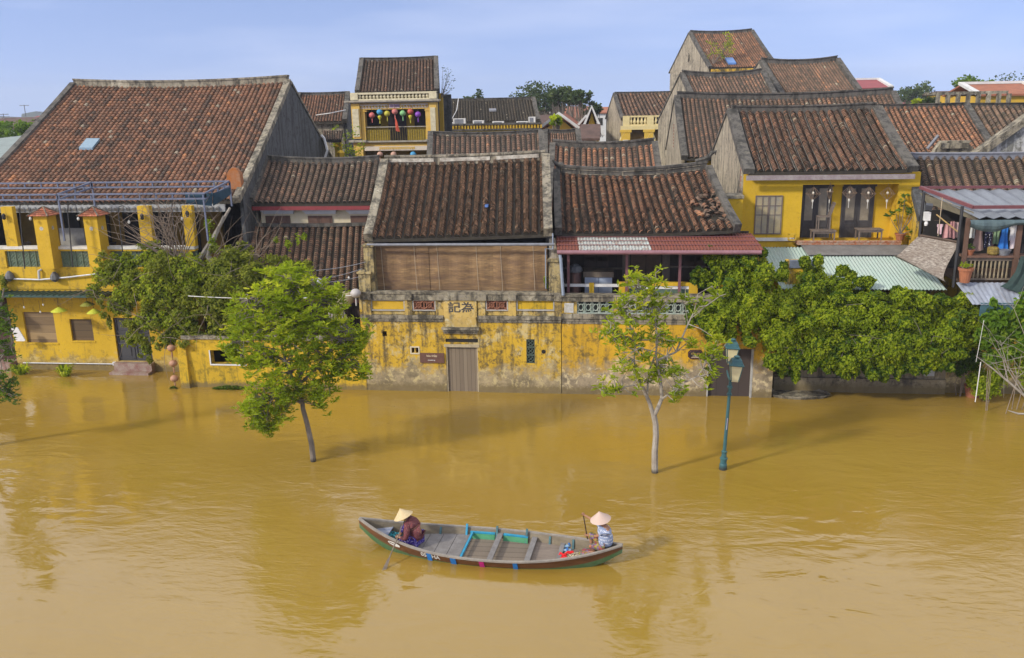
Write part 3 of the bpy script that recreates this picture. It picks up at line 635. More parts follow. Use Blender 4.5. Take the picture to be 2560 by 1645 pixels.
b = MB(); b.hexa([(xa-.95, Y_A+.02, -.3), (xa-.12, Y_B+.1, -.3), (xa+.1, Y_B+.31, -.3), (xa-.6, Y_A+.02, -.3), (xa-.95, Y_A+.02, zt+.9), (xa-.12, Y_B+.1, zt-.02), (xa+.1, Y_B+.31, zt-.02), (xa-.6, Y_A+.02, zt+.9)]); b.build('side_wall', M_YB, WB); b = MB(); b.hexa([(xa-.16, Y_B-.22, -.3), (xa+.22, Y_B-.22, -.3), (xa+.22, Y_B-.004, -.3), (xa-.16, Y_B-.004, -.3), (xa-.20, Y_B-.08, zt-.05), (xa+.16, Y_B-.08, zt-.05), (xa+.16, Y_B-.004, zt-.05), (xa-.20, Y_B-.004, zt-.05)]); b.build('buttress', M_YB, WB)
LB = thing('low_tiled_house', 'single storey house behind the bougainvillea with a moss streaked dark tiled roof', 'house', (-11, 34, 0))
ye = 33.4; EL, ER = at(560, 742, ye), at(912, 742, ye); EL.z = ER.z; RL, RR = at(604, 568, 36.75), at(918, 566, 36.75); RL.z = RR.z
SB = roof_surf(EL, ER, RR, RL, .04, .04); tiled_roof(LB, SB, 20, 34, tilemat('wet_dark_tiles', c0=(.07, .042, .032), c1=(.20, .092, .058), c2=(.36, .16, .08), moss=.45, dark=.35), wob=.5)
b = MB(); b.beam([SB(k/8, 1)+Vector((0, -.06, .02)) for k in range(9)], .2, .14); b.build('ridge', M_Ld, LB)
b = MB(); b.box(EL.x, ER.x, ye-.05, ye+.03, ER.z-.24, ER.z-.12); b.build('fascia', M_Mr, LB)
b = MB(); b.box(EL.x+.1, ER.x, ye+.3, ye+.4, -.2, ER.z-.1); b.build('wall', planks('dark_red_boards', (.045, .022, .015), (.03, .017, .012), .12, 0, .15), LB)
b = MB(); x_ = at(833, 800, ye).x
for k in range(7): q = x_-.1+k*.07; b.tube([(q+.15*sin(k), ye-.1-.03*(k % 2), ER.z-.15), (q+.05*k, ye-.12, ER.z-.9), (q+.06*k, ye-.1, 1.9)], .05, 5)
b.build('curtain', mat('sheer_curtain', (.48, .42, .38), .9, .2, 6, 0), LB)
CH = thing('cream_house', 'cream upper storey with white window hoods and brown shutters, under a brown tiled roof', 'house', (-13.4, 37, 0))
ye = 36.4; EL, ER = at(629, 509, ye), at(930, 507, ye); RL, RR = up_slope(667, 405, EL, .56), up_slope(948, 405, ER, .56)
house(CH, EL, ER, RL, RR, 20, 22, M_T3, wall=M_Cr, gable=M_Tr, verge=(.26, .3), inset=.45, dip=.05, rise=.12, sides='L')
yw = ye+.45
b = MB(); b.box(EL.x, ER.x, ye-.02, ye+.06, EL.z-.30, EL.z-.13); b.build('fascia', mat('crimson_fascia', (.24, .03, .035), .6, .3, 4, .1), CH)
for (a, c), (d, e) in (((652, 735), (665, 727)), ((757, 841), (771, 832)), ((866, 924), (877, 922))):
    w_ = child_empty('window', CH, (at(d, 550, yw).x, yw, 5.6))
    x0, x1, z0, z1 = rc(d, 539, e, 566, yw); b = MB(); nn = 2 if e-d > 50 else 1
    for q in range(nn): xx0, xx1 = x0+(x1-x0)*q/nn, x0+(x1-x0)*(q+1)/nn; b.box(xx0+.01, xx1-.01, yw-.06, yw-.02, z0, z1); b.box(xx0+.1, xx1-.1, yw-.08, yw-.06, z1-.42, z1-.1)
    b.build('shutter', mat('brown_shutter', (.12, .06, .04), .7, .4, 5, .2), w_)
    x0, x1, z0, z1 = rc(a, 525, c, 536, yw-.2); b = MB()
    for q in range(3): b.box(x0+q*.04, x1-q*.04, yw-.26+q*.07, yw-.002, z1-.06*(q+1), z1-.06*q)
    b.build('hood', mat('lavender_white', (.58, .58, .60), .6, .2, 3, .1), w_)
# ---------------------------------------------------------------- C: the centre house with the bamboo blinds
Y_C = 32.1
TC = thing('shop_house', 'stained yellow house with bamboo blinds and two black characters above its plank door', 'house', (-5.7, Y_C, 0))
ye = 32.3; EL, ER = at(914, 598, ye), at(1378, 585, ye); RL, RR = up_slope(964, 410, EL, .56), up_slope(1364, 397, ER, .56)
M_T5 = tilemat('brown_stacked_tiles', c0=(.12, .062, .042), c1=(.33, .155, .092), c2=(.52, .25, .14), moss=.08, dark=.25)
SC = house(TC, EL+Vector((.12, 0, 0)), ER-Vector((.12, 0, 0)), RL, RR, 21, 62, M_T5, gable=M_Ld, front=False, verge=(.34, .26), inset=.7, trim=M_Tr, ridge=(.22, .34), rise=.06, dip=.10, wob=.9, vmat=M_Tr, lips=1.1)
b = MB()                                        # panelled ridge wall
n_ = 3
for q, (s0, s1) in enumerate(((.03, .31), (.35, .66), (.70, .96))):
    pa, pb = SC(s0, 1), SC(s1, 1); b.hexa([pa+Vector((0, -.15, .05)), pb+Vector((0, -.15, .05)), pb+Vector((0, -.12, .05)), pa+Vector((0, -.12, .05)), pa+Vector((0, -.15, .20)), pb+Vector((0, -.15, .20)), pb+Vector((0, -.12, .20)), pa+Vector((0, -.12, .20))])
b.build('ridge_panel', mat('flaking_whitewash', (.55, .52, .44), .9, .6, 5, .3, c2=(.16, .13, .10)), TC)
b = MB(); p = SC(.655, .36); b.box(p.x-.06, p.x+.06, p.y-.15, p.y+.13, p.z+.10, p.z+.2); b.build('glass_tile', mat('blue_glass_tile', (.10, .20, .48), .2, .2, 5, 0), TC)
xa, xb = at(912, 900, Y_C).x, at(1403, 900, Y_C).x
P_ = lambda x0, y0, x1, y1, Y=Y_C: rc(x0, y0, x1, y1, Y)
zc0, zc1 = at(1000, 804, Y_C).z, at(1000, 787, Y_C).z; zt0, zt1 = at(1117, 750, Y_C).z, at(1117, 730, Y_C).z
hl = [P_(956, 828, 967, 841), P_(1029, 869, 1036, 882), P_(1039, 869, 1046, 882), P_(1114, 847, 1195, 856), P_(1116.5, 868, 1196, 985), P_(1316, 848, 1337, 908)]
hl[4] = (hl[4][0], hl[4][1], -.3, hl[4][3])
b = MB(); wall_holes(b, xa, xb, -.3, zc1, Y_C, Y_C+.35, hl); b.build('wall', M_Yold, TC)
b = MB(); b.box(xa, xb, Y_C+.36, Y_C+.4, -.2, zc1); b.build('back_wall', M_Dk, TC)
# parapet with pilasters and panels
b = MB(); b.box(xa, xb, Y_C+.05, Y_C+.3, zc1, zt0)
for p0, p1 in ((908, 928), (1012, 1030), (1090, 1111), (1194, 1213), (1271, 1290), (1386, 1404)):
    x0, x1 = at(p0, 768, Y_C).x, at(p1, 768, Y_C).x; b.box(x0, x1, Y_C-.03, Y_C+.1, zc1, zt0)
b.build('parapet', plaster('parapet_plaster', (.52, .36, .09), pale=(.50, .44, .27), grime=(.07, .055, .03), g=.8, pl=.8), TC)
cxl, cxr = at(1111, 800, Y_C).x, at(1193, 800, Y_C).x
b = MB()
for x0, x1 in ((xa-.05, cxl-.02), (cxr+.02, xb+.02)):
    b.box(x0, x1, Y_C-.10, Y_C+.1, zc0+.14, zc1); b.box(x0+.02, x1-.02, Y_C-.06, Y_C+.1, zc0+.05, zc0+.14); b.box(x0+.04, x1-.04, Y_C-.03, Y_C+.1, zc0, zc0+.05)
b.build('cornice', M_Tr, TC)
b = MB(); b.box(xa-.06, xb+.03, Y_C-.10, Y_C+.32, zt1-.07, zt1)
b.box(xa-.04, xb+.01, Y_C-.06, Y_C+.3, zt0, zt1-.07)
for p0, p1 in ((908, 928), (1012, 1030), (1088, 1216), (1271, 1290), (1386, 1404)):
    x0, x1 = at(p0, 738, Y_C).x, at(p1, 738, Y_C).x; b.box(x0, x1, Y_C-.13, Y_C-.06, zt0+.01, zt1-.075)
b.build('top_moulding', M_Tr, TC)
fm = mat('grey_white_frame', (.42, .41, .38), .85, .4, 6, .2)
def frame(b, x0, x1, z0, z1, y, w_=.05, d=.05):
    b.box(x0-w_, x1+w_, y-d, y, z0-w_, z0); b.box(x0-w_, x1+w_, y-d, y, z1, z1+w_); b.box(x0-w_, x0, y-d, y, z0, z1); b.box(x1, x1+w_, y-d, y, z0, z1)
for (p0, p1, kind) in ((930, 1009, 0), (1034, 1086, 1), (1217, 1267, 1), (1294, 1383, 0)):
    x0, x1, z0, z1 = P_(p0, 752, p1, 774); y = Y_C+.05
    b = MB(); frame(b, x0, x1, z0, z1, y-.002); b.build('panel_frame', fm, TC)
    b = MB()
    if kind == 0: b.box(x0+.01, x1-.01, y-.015, y-.001, z0+.01, z1-.01); b.build('painted_panel', M_Y if p0 < 1000 else M_YB, TC)
    else:
        b.box(x0, x1, y-.004, y-.001, z0, z1); b.build('panel_recess', M_Dk, TC); b = MB(); n_ = 2; s_ = (x1-x0)/n_
        for q in range(n_):
            ccx, ccz = x0+s_*(q+.5), (z0+z1)/2; R_ = min(s_, z1-z0)/2
            b.tube([(ccx+R_*.55*cos(a*pi/6), y-.03, ccz+R_*.55*sin(a*pi/6)) for a in range(13)], .035, 4, False)
            for a in range(4): b.tube([(ccx+R_*.55*cos(a*pi/2+pi/4), y-.03, ccz+R_*.55*sin(a*pi/2+pi/4)), (ccx+s_*.5*(1 if cos(a*pi/2+pi/4) > 0 else -1), y-.03, ccz+(z1-z0)*.5*(1 if sin(a*pi/2+pi/4) > 0 else -1))], .04, 4)
            for a in range(8): b.tube([(ccx, y-.03, ccz), (ccx+R_*.5*cos(a*pi/4), y-.03, ccz+R_*.5*sin(a*pi/4))], .016, 4)
            frame(b, ccx-s_/2+.03, ccx+s_/2-.03, z0+.03, z1-.03, y-.01, .03, .04)
        b.build('terracotta_lattice', mat('brick_red_lattice', (.25, .10, .055), .85, .4, 7, .2), TC)
# centre block over the door, the characters, the small canopy
zb0, zb1 = at(1150, 817, Y_C).z, at(1150, 792, Y_C).z
b = MB(); b.box(cxl, cxr, Y_C-.08, Y_C+.05, zb1+.0, zt0); b.prism_yz([(Y_C-.02, zb0), (Y_C, zb0), (Y_C, zb1), (Y_C-.08, zb1)][::-1], cxl+.03, cxr-.03); b.build('name_panel', plaster('name_panel_plaster', (.60, .42, .12), pale=(.62, .54, .32), grime=(.12, .09, .04), g=.5, pl=.8), TC)
b = MB(); zk = at(1150, 833, Y_C).z; b.box(cxl-.1, cxr+.08, Y_C-.20, Y_C, zb0-.09, zb0); b.box(cxl-.06, cxr+.04, Y_C-.14, Y_C, zb0-.18, zb0-.09); b.box(cxl-.03, cxr, Y_C-.08, Y_C, zk, zb0-.18); b.build('door_canopy', M_Tr, TC)
M_ink = mat('faded_black_paint', (.045, .04, .038), .8, .5, 9, 0, c2=(.10, .09, .08))
c_ = at(1152, 768, Y_C-.08); text_mesh('記為', 1.02, .44, M_ink, 'characters', TC, (c_.x, Y_C-.086, c_.z), bold=.02)
# door, slot, grille, small openings
h = hl[4]; b = MB(); b.box(h[0]+.05, h[1]-.05, Y_C+.08, Y_C+.13, -.3, h[3]-.02); b.build('plank_door', planks('grey_weathered_planks', (.24, .19, .13), (.15, .115, .08), .155, 0, .07), TC)
b = MB(); b.box(h[0], h[0]+.05, Y_C+.02, Y_C+.2, -.3, h[3]); b.box(h[1]-.05, h[1], Y_C+.02, Y_C+.2, -.3, h[3]); b.box(h[0]-.06, h[1]+.06, Y_C-.02, Y_C+.2, h[3]+.0, h[3]+.12); b.build('door_frame', mat('pale_wood_frame', (.48, .40, .26), .85, .4, 6, .2), TC)
b = MB(); b.box(cxl+.02, cxr-.02, Y_C+.04, Y_C+.06, hl[3][2]-.02, hl[3][3]+.02); b.build('transom_slot', M_Dk, TC)
h = hl[5]; gm = mat('dark_green_grille', (.06, .09, .07), .7, .3, 8, .1); b = MB(); b.box(h[0], h[1], Y_C+.10, Y_C+.13, h[2], h[3]); b.build('window', M_Dk, TC); b = MB(); s_ = (h[3]-h[2])/3; xm = (h[0]+h[1])/2
for q in range(3):
    zc = h[2]+s_*(q+.5); b.tube([(xm+.12*cos(a*pi/6), Y_C+.04, zc+.12*sin(a*pi/6)) for a in range(13)], .022, 4, False); frame(b, h[0]+.03, h[1]-.03, zc-s_/2+.03, zc+s_/2-.03, Y_C+.06, .03, .05)
    for a in range(4): b.tube([(xm, Y_C+.04, zc), (xm+.12*cos(a*pi/2+pi/4), Y_C+.04, zc+.12*sin(a*pi/2+pi/4))], .018, 4)
b.build('window_grille', gm, TC)
b = MB(); x0, x1, z0, z1 = P_(1027, 867, 1048, 884); frame(b, x0+.03, x1-.03, z0+.03, z1-.03, Y_C-.002, .05, .02); b.build('vent_frame', mat('cream_frame', (.6, .54, .4), .8, .2, 5, 0), TC)
c_ = at(1359, 879, Y_C); b = MB(); b.tube([(c_.x, Y_C-.012, c_.z), (c_.x, Y_C-.002, c_.z)], .085, 12); b.build('vent_hole', M_Dk, TC)
# pillars flanking the blinds, grille wall behind
for (p0, y0, p1, y1, yy, c) in ((911, 612, 935, 731, .1, 1), (897, 680, 926, 735, -.02, 1), (1372, 650, 1402, 732, -.0, 1)):
    x0, x1, z0, z1 = P_(p0, y0, p1, y1, Y_C+yy); b = MB(); b.box(x0, x1, Y_C+yy, Y_C+yy+.5, z0, z1-.07); b.box(x0-.05, x1+.05, Y_C+yy-.05, Y_C+yy+.5, z1-.07, z1); b.build('pillar', plaster('grey_yellow_pillar', (.40, .31, .13), pale=(.42, .38, .27), grime=(.05, .045, .035), g=.85, pl=.7), TC)
b = MB(); x0, x1, z0, z1 = P_(897, 735, 912, 990); b.box(x0+.1, x1+.02, Y_C+.1, Y_C+.4, -.2, z1); b.build('side_wall', M_Yold, TC)
x0, x1, z0, z1 = P_(1372, 600, 1400, 655, Y_C+.3); b = MB(); b.hexa([(x0, Y_C+.3, z0), (x1, Y_C+.3, z0), (x1, Y_C+.9, z0), (x0, Y_C+.9, z0), (x0, Y_C+.5, z1), (x0+.2, Y_C+.5, z1), (x0+.2, Y_C+.9, z1), (x0, Y_C+.9, z1)]); b.build('corbel', M_Gl, TC)
# bamboo blinds
Yb = 32.62; seg = ((936, 1073, 726), (1071, 1233, 729), (1233, 1368, 729))
M_bam = NT('bamboo_blind'); z_ = M_bam.noise(2.2, 6, .6, (.35, 1, 3.0)); sl_ = M_bam.noise(30, 2, .5, (.05, 1, 1.5)); c__ = M_bam.ramp(z_, [(.3, (.13, .075, .045)), (.5, (.24, .145, .065)), (.68, (.34, .22, .10))])
c__ = M_bam.mix(M_bam.ramp(sl_, [(.4, 0), (.6, .55)]), c__, (.10, .06, .035)); M_bam.col(c__); M_bam.rough(.8); M_bam.bump(sl_, .5, .01); M_bam = M_bam.m
for q, (p0, p1, yb_) in enumerate(seg):
    x0, x1, z0, z1 = rc(p0, 608, p1, yb_, Yb); bl = child_empty('bamboo_blind', TC, ((x0+x1)/2, Yb, z0)); b = MB(); n_ = 22; m_ = 12
    yy = Yb+.02*(q % 2)
    G = [[(x0+(x1-x0)*i/n_, yy+.03*sin(i*.9+q)*sin(pi*j/m_)-.05*sin(pi*j/m_), z0+(z1-z0)*j/m_+(.02*sin(i*.5+q*2) if j == 0 else 0)) for i in range(n_+1)] for j in range(m_+1)]
    for j in range(m_):
        for i in range(n_): b.poly([G[j][i], G[j][i+1], G[j+1][i+1], G[j+1][i]])
    b.build('slats', M_bam, bl)
    for t in (.16, .76): xx = x0+(x1-x0)*t; b = MB(); b.tube([(xx+.03, yy-.09, z0), (xx, yy-.1, (z0+z1)/2), (xx-.04, yy-.04, z1)], .008, 4); b.build('cord', mat('pale_cord', (.45, .38, .28), .9, .1, 5, 0), bl)
x0, x1, z0, z1 = rc(917, 603, 1386, 612, 32.2); za_ = at(917, 612, 32.2).z; zb_ = at(1386, 603, 32.2).z-.0
b = MB(); b.tube([(x0, 32.2, za_), (x1, 32.2, zb_-.12)], .055, 8); b.build('gutter', M_Gt, TC)
b = MB(); b.tube([(x1-.06, 32.2, zb_+.3), (x1-.06, 32.2, zb_-.3), (x1-.35, 32.35, zb_-.3), (x1-.35, 32.4, 4.2)], .03, 6); b.build('drainpipe', mat('pale_blue_pipe', (.25, .30, .38), .5, .2, 4, 0), TC)
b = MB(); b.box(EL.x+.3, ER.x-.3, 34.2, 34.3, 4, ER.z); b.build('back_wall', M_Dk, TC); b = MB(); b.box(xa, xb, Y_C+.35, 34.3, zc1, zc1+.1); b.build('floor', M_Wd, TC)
b = MB(); b.box(EL.x, EL.x+.25, Y_C+.6, 38, -.2, EL.z-.1); b.build('side_wall', M_Ld, TC)
# brown shop sign
x0, x1, z0, z1 = P_(1050, 883, 1110, 907, Y_C-.05)
sg = thing('shop_sign', 'brown wooden shop sign with cream lettering, to the left of the plank door', 'sign', ((x0+x1)/2, Y_C-.05, z0))
b = MB(); b.box(x0, x1, Y_C-.06, Y_C-.005, z0, z1); b.build('board', mat('brown_sign_board', (.14, .065, .045), .6, .3, 6, .1), sg)
mw = mat('cream_lettering', (.75, .62, .42), .6, .1, 5, 0)
text_mesh('hòa nhập', (x1-x0)*.43, .11, mw, 'lettering', sg, ((x0+x1)/2, Y_C-.066, z1-.11), bold=.01)
text_mesh('meeting', (x1-x0)*.30, .055, mat('white_lettering', (.75, .75, .74), .6, .1, 5, 0), 'lettering', sg, ((x0+x1)/2-.02, Y_C-.066, z0+.11), bold=.02)

# ---------------------------------------------------------------- D: neighbour with the rusty red sheet roof
TD = thing('balcony_house', 'yellow house with a rusty red sheet awning over its wooden balcony, behind the bare tree', 'house', (2, Y_C, 0))
ye = 33.2; EL, ER = at(1396, 585, ye), at(1842, 577, ye); RL, RR = up_slope(1391, 440, EL, .56), up_slope(1768, 432, ER, .56)
brk = lambda s, v: s > .80 and .15 < v < .62 and (s-.80)*5 > abs(v-.35)*2.2-.1
SD = house(TD, EL, ER, RL, RR, 22, 40, M_T4, gable=M_Ld, front=False, verge=(.28, .26), inset=.6, ridge=(.2, .38), rise=.22, dip=.12, wob=1.4, broken=brk, vmat=M_Ld, lips=1.2)
b = MB()
for s0, s1 in ((.03, .13), (.15, .42), (.44, .71), (.73, .95)):
    pa, pb = SD(s0, 1), SD(s1, 1)
    for dz0, dz1 in ((.04, .07), (.21, .24)): b.hexa([pa+Vector((0, -.14, dz0)), pb+Vector((0, -.14, dz0)), pb+Vector((0, -.1, dz0)), pa+Vector((0, -.1, dz0)), pa+Vector((0, -.14, dz1)), pb+Vector((0, -.14, dz1)), pb+Vector((0, -.1, dz1)), pa+Vector((0, -.1, dz1))])
    b.hexa([pa+Vector((0, -.14, .04)), pa+Vector((.06, -.14, .04)), pa+Vector((.06, -.1, .04)), pa+Vector((0, -.1, .04)), pa+Vector((0, -.14, .24)), pa+Vector((.06, -.14, .24)), pa+Vector((.06, -.1, .24)), pa+Vector((0, -.1, .24))])
b.build('ridge_panel', M_Tr, TD)
b = MB(); pe = SD(1, 1)+Vector((0, 0, .4)); b.tube([pe+Vector((-.5, 0, -.05)), pe+Vector((0, 0, .08)), pe+Vector((.15, 0, .28)), pe+Vector((.33, 0, .33)), pe+Vector((.3, 0, .2))], [.08, .1, .1, .07, .03], 6); pe = SD(0, 1)+Vector((0, 0, .36)); b.tube([pe+Vector((.3, 0, 0)), pe, pe+Vector((-.15, 0, .18))], [.08, .1, .04], 6); b.build('ridge_finial', M_Ld, TD)
b = MB()
for q in range(26):
    s_, v_ = random.uniform(.84, .98), random.uniform(.12, .62); p = SD(s_, v_)+Vector((0, 0, .12)); a_, c_ = random.uniform(0, 6), random.uniform(-.4, .4); ux = Vector((cos(a_), sin(a_), c_))*.11; uy = Vector((-sin(a_), cos(a_), random.uniform(-.2, .6)))*.09
    b.poly([p-ux-uy, p+ux-uy, p+ux*.8+uy+Vector((0, 0, .05)), p-ux*.8+uy+Vector((0, 0, .05))], (random.random(), 0, 0))
b.build('broken_tile', M_T3, TD).hide_render = False
# ground floor wall
xa, xb = at(1404, 900, Y_C).x+.01, at(1934, 900, Y_C).x; zc0, zc1 = at(1450, 806, Y_C).z, at(1450, 785, Y_C).z; zt0, zt1 = at(1450, 753, Y_C).z, at(1450, 738, Y_C).z
dr = rc(1768, 872, 1880, 990, Y_C); dr = (dr[0], dr[1], -.3, dr[3]); xm = at(1776, 800, Y_C).x
b = MB(); wall_holes(b, xa, dr[0], -.3, zc1, Y_C-.0, Y_C+.33, []); b.box(dr[0], xb, Y_C, Y_C+.33, dr[3], dr[3]+.9); b.build('wall', M_Yo, TD)
b = MB(); b.box(dr[1]-.02, xb, Y_C-.02, Y_C+.9, -.3, dr[3]+.3); b.build('gate_pillar', M_Yo, TD)
b = MB(); b.box(dr[0]+.05, dr[1]-.04, Y_C+.10, Y_C+.16, -.3, dr[3]-.0); b.build('gate', planks('dark_brown_gate', (.060, .042, .034), (.040, .030, .026), .42, 0, .03), TD)
b = MB(); b.box(dr[0]-.0, dr[0]+.05, Y_C-.01, Y_C+.2, -.3, dr[3]); b.box(dr[1]-.05, dr[1]+.02, Y_C-.03, Y_C+.2, -.3, dr[3]); b.build('gate_frame', fm, TD)
b = MB(); b.box(xa, xm, Y_C-.10, Y_C+.1, zc0+.17, zc1+.02); b.box(xa, xm, Y_C-.05, Y_C+.1, zc0+.05, zc0+.17); b.box(xa, xm, Y_C-.025, Y_C+.1, zc0-.05, zc0+.05); b.build('cornice', M_Tr, TD)
b = MB(); b.box(xa, xm, Y_C-.08, Y_C+.3, zt0, zt1-.05); b.box(xa-.0, xm, Y_C-.12, Y_C+.34, zt1-.05, zt1+.02); b.build('top_moulding', M_Tr, TD)
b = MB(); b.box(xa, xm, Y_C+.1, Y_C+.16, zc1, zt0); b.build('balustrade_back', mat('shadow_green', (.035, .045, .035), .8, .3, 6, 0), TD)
b = MB()
for p0, p1 in ((1404, 1442), (1534, 1560), (1732, 1776)): x0, x1 = at(p0, 768, Y_C).x+.01, at(p1, 768, Y_C).x; b.box(x0, x1, Y_C-.03, Y_C+.2, zc1, zt0)
b.build('parapet_pier', M_Yold, TD)
b = MB(); 
for p0, p1 in ((1411, 1434), (1742, 1768)): x0, x1, z0, z1 = rc(p0, 757, p1, 781, Y_C); b.box(x0, x1, Y_C-.05, Y_C-.03, z0, z1)
b.build('white_plaque', mat('chipped_white', (.55, .56, .56), .8, .5, 9, .2, c2=(.3, .27, .2)), TD)
b = MB(); x = at(1443, 768, Y_C).x; xe = at(1732, 768, Y_C).x; sp = .285; zc = (zc1+zt0)/2; hz = (zt0-zc1)/2-.02
while x < xe-.1:
    b.tube([(x+sp/2+.10*cos(a*pi/4), Y_C+.04, zc+.13*sin(a*pi/4)) for a in range(9)], .024, 4, False)
    for sx in (-1, 1):
        for sz in (-1, 1): b.tube([(x+sp/2+sx*.07, Y_C+.04, zc+sz*.09), (x+sp/2+sx*sp/2, Y_C+.04, zc+sz*hz)], .026, 4)
    b.box(x-.015, x+.015, Y_C+.01, Y_C+.08, zc-hz, zc+hz); x += sp
b.box(at(1443, 768, Y_C).x, xe, Y_C+.0, Y_C+.08, zc1+.02, zc1+.06); b.build('glazed_lattice', mat('pale_green_lattice', (.22, .30, .25), .5, .5, 7, .2, c2=(.45, .46, .40)), TD)
# balcony rail set back
yr = 32.85; b = MB(); z0, z1 = at(1480, 738, yr).z, at(1480, 709, yr).z; ze = .0
x0, x1 = at(1411, 720, yr).x, at(1870, 720, yr).x; rail = MB(); rail.box(x0, x1, yr, yr+.08, z1-.13, z1-.02); rail.box(x0, x1, yr, yr+.08, z0, z0+.06); rail.build('balcony_rail', M_W, TD)
for p0, p1, zt_ in ((1473, 1485, .02), (1797, 1808, .02), (1860, 1872, .02)): b = MB(); q0, q1 = at(p0, 720, yr).x, at(p1, 720, yr).x; b.box(q0, q1, yr-.04, yr+.12, z0-.1, z1+zt_); b.build('rail_post', M_Yc, TD)
q0, q1, q2, q3 = at(1547, 720, yr).x, at(1573, 720, yr).x, at(1722, 720, yr).x, at(1744, 720, yr).x
b = MB(); b.box(q0, q1, yr-.05, yr+.14, z0-.1, z1+.06); b.box(q2, q3, yr-.05, yr+.14, z0-.1, z1+.06); b.box(q1, q2, yr-.05, yr+.14, z1-.07, z1+.06); b.build('balcony_panel', M_Yc, TD)
b = MB(); b.box(q1, q2, yr-.02, yr+.1, z1-.20, z1-.07); b.build('white_band', M_W, TD); b = MB(); b.box(q1, q2, yr+.02, yr+.06, z0-.05, z1-.2); b.build('glazed_panel', M_Gtile, TD)
# red sheet roof with a pale patch, gutter and posts
ra, rb_, rcx, rd = at(1393, 628, 32.0), at(1911, 620, 32.0), at(1880, 577, 33.6), at(1389, 590, 33.6); ra.z = rb_.z = (ra.z+rb_.z)/2; rd.z = rcx.z = max((rd.z+rcx.z)/2, ra.z+.35)
def corrug(T, a, b_, c, d, n, M, name='roof_sheet', amp=.018, cols=None, lines=0):
    mb = MB(); N = 2*n
    def pt(i, v): return lerp(lerp(a, b_, i/N), lerp(d, c, i/N), v)+Vector((0, 0, amp*(1 if i % 2 else -1)))
    for i in range(N):
        if cols and not (cols[0] <= i/N < cols[1]): continue
        for j in range(4): mb.poly([pt(i, j/4), pt(i+1, j/4), pt(i+1, (j+1)/4+.0), pt(i, (j+1)/4+.0)], (random.random(), 0, 0)); 
        p, q = pt(i, 0), pt(i+1, 0); mb.poly([p-Vector((0, 0, .02)), q-Vector((0, 0, .02)), q, p])
    return mb.build(name, M, T)
M_rs = mat('rust_red_sheet', (.19, .050, .028), .85, .5, 2.5, .2, c2=(.12, .040, .026)); M_ps = mat('flaking_pale_sheet', (.40, .47, .45), .6, .6, 6, .2, c2=(.22, .12, .08))
corrug(TD, ra, rb_, rcx, rd, 64, M_rs, cols=(0, .105)); corrug(TD, ra, rb_, rcx, rd, 64, M_ps, cols=(.105, .46)); corrug(TD, ra, rb_, rcx, rd, 64, M_rs, cols=(.46, 1.0))
for t in (.25, .5, .75): b = MB(); p, q = lerp(ra, rd, t)+Vector((0, 0, .02)), lerp(rb_, rcx, t)+Vector((0, 0, .02)); b.tube([p, q], .018, 4); b.build('sheet_lap', M_Mr, TD)
b = MB(); b.tube([ra+Vector((.0, -.02, -.1)), rb_+Vector((-.1, -.02, -.1))], .08, 8); b.build('gutter', mat('mauve_painted_gutter', (.27, .13, .15), .5, .3, 4, .1), TD)
for px in (1421, 1567, 1700, 1880): b = MB(); x_ = at(px, 660, 32.7).x; b.box(x_-.05, x_+.05, 32.65, 32.75, 3.6, ra.z-.03); b.build('awning_post', mat('mauve_steel_post', (.20, .085, .095), .5, .3, 4, .1), TD)
b = MB(); b.tube([at(1400, 637, 32.0), at(1402, 650, 31.97), at(1408, 738, 31.97)], .06, 8); b.build('drainpipe', mat('pale_blue_pipe', (.25, .30, .38), .5, .2, 4, 0), TD)
# timber front of the balcony
yw = 34.6; x0, x1 = at(1400, 660, yw).x, at(1868, 660, yw).x
b = MB(); b.box(x0, x1, yw, yw+.1, 3.2, 6.1); b.build('timber_wall', planks('dark_timber_wall', (.055, .036, .024), (.03, .021, .016), .3, 0, .05), TD)
b = MB(); b.box(x0, x1, 32.4, yw, 3.3, 3.4); b.build('balcony_floor', M_Wg, TD)
def doorset(p0, p1, y0, y1, n_, mm, nm='door_leaf'):
    X0, X1, Z0, Z1 = rc(p0, y0, p1, y1, yw); b = MB(); w_ = (X1-X0)/n_
    for k in range(n_):
        a = X0+w_*k; b.box(a+.015, a+w_-.015, yw-.06, yw-.002, Z0, Z1); b.box(a+.06, a+w_/2-.02, yw-.09, yw-.06, Z0+.45, Z1-.3); b.box(a+w_/2+.02, a+w_-.06, yw-.09, yw-.06, Z0+.45, Z1-.3); b.box(a+.06, a+w_-.06, yw-.09, yw-.06, Z0+.08, Z0+.36); b.box(a+.06, a+w_-.06, yw-.09, yw-.06, Z1-.22, Z1-.08)
    b.build(nm, mm, TD)
doorset(1576, 1653, 633, 700, 2, mat('warm_brown_door', (.125, .075, .042), .7, .5, 4, .3))
doorset(1460, 1522, 633, 668, 2, M_Wd, 'shutter'); doorset(1708, 1765, 633, 666, 2, M_Wd, 'shutter')
b = MB(); b.box(x0, at(1560, 670, yw).x, yw-.12, yw-.02, at(1480, 672, yw).z, at(1480, 668, yw).z); b.box(at(1672, 670, yw).x, x1, yw-.12, yw-.02, at(1700, 668, yw).z, at(1700, 664, yw).z); b.build('sill_rail', M_Wg, TD)
for px in (1565, 1665): b = MB(); x_ = at(px, 660, yw).x; b.box(x_-.15, x_+.15, yw-.09, yw-.002, 3.4, 6.0); b.build('timber_pillar', M_Wg, TD)
c_ = at(1498, 735, 33.6); ch = thing('cabinet', 'pale blue chest cabinet with a wooden top standing on the timber balcony', 'cabinet', (c_.x, 33.6, 3.4))
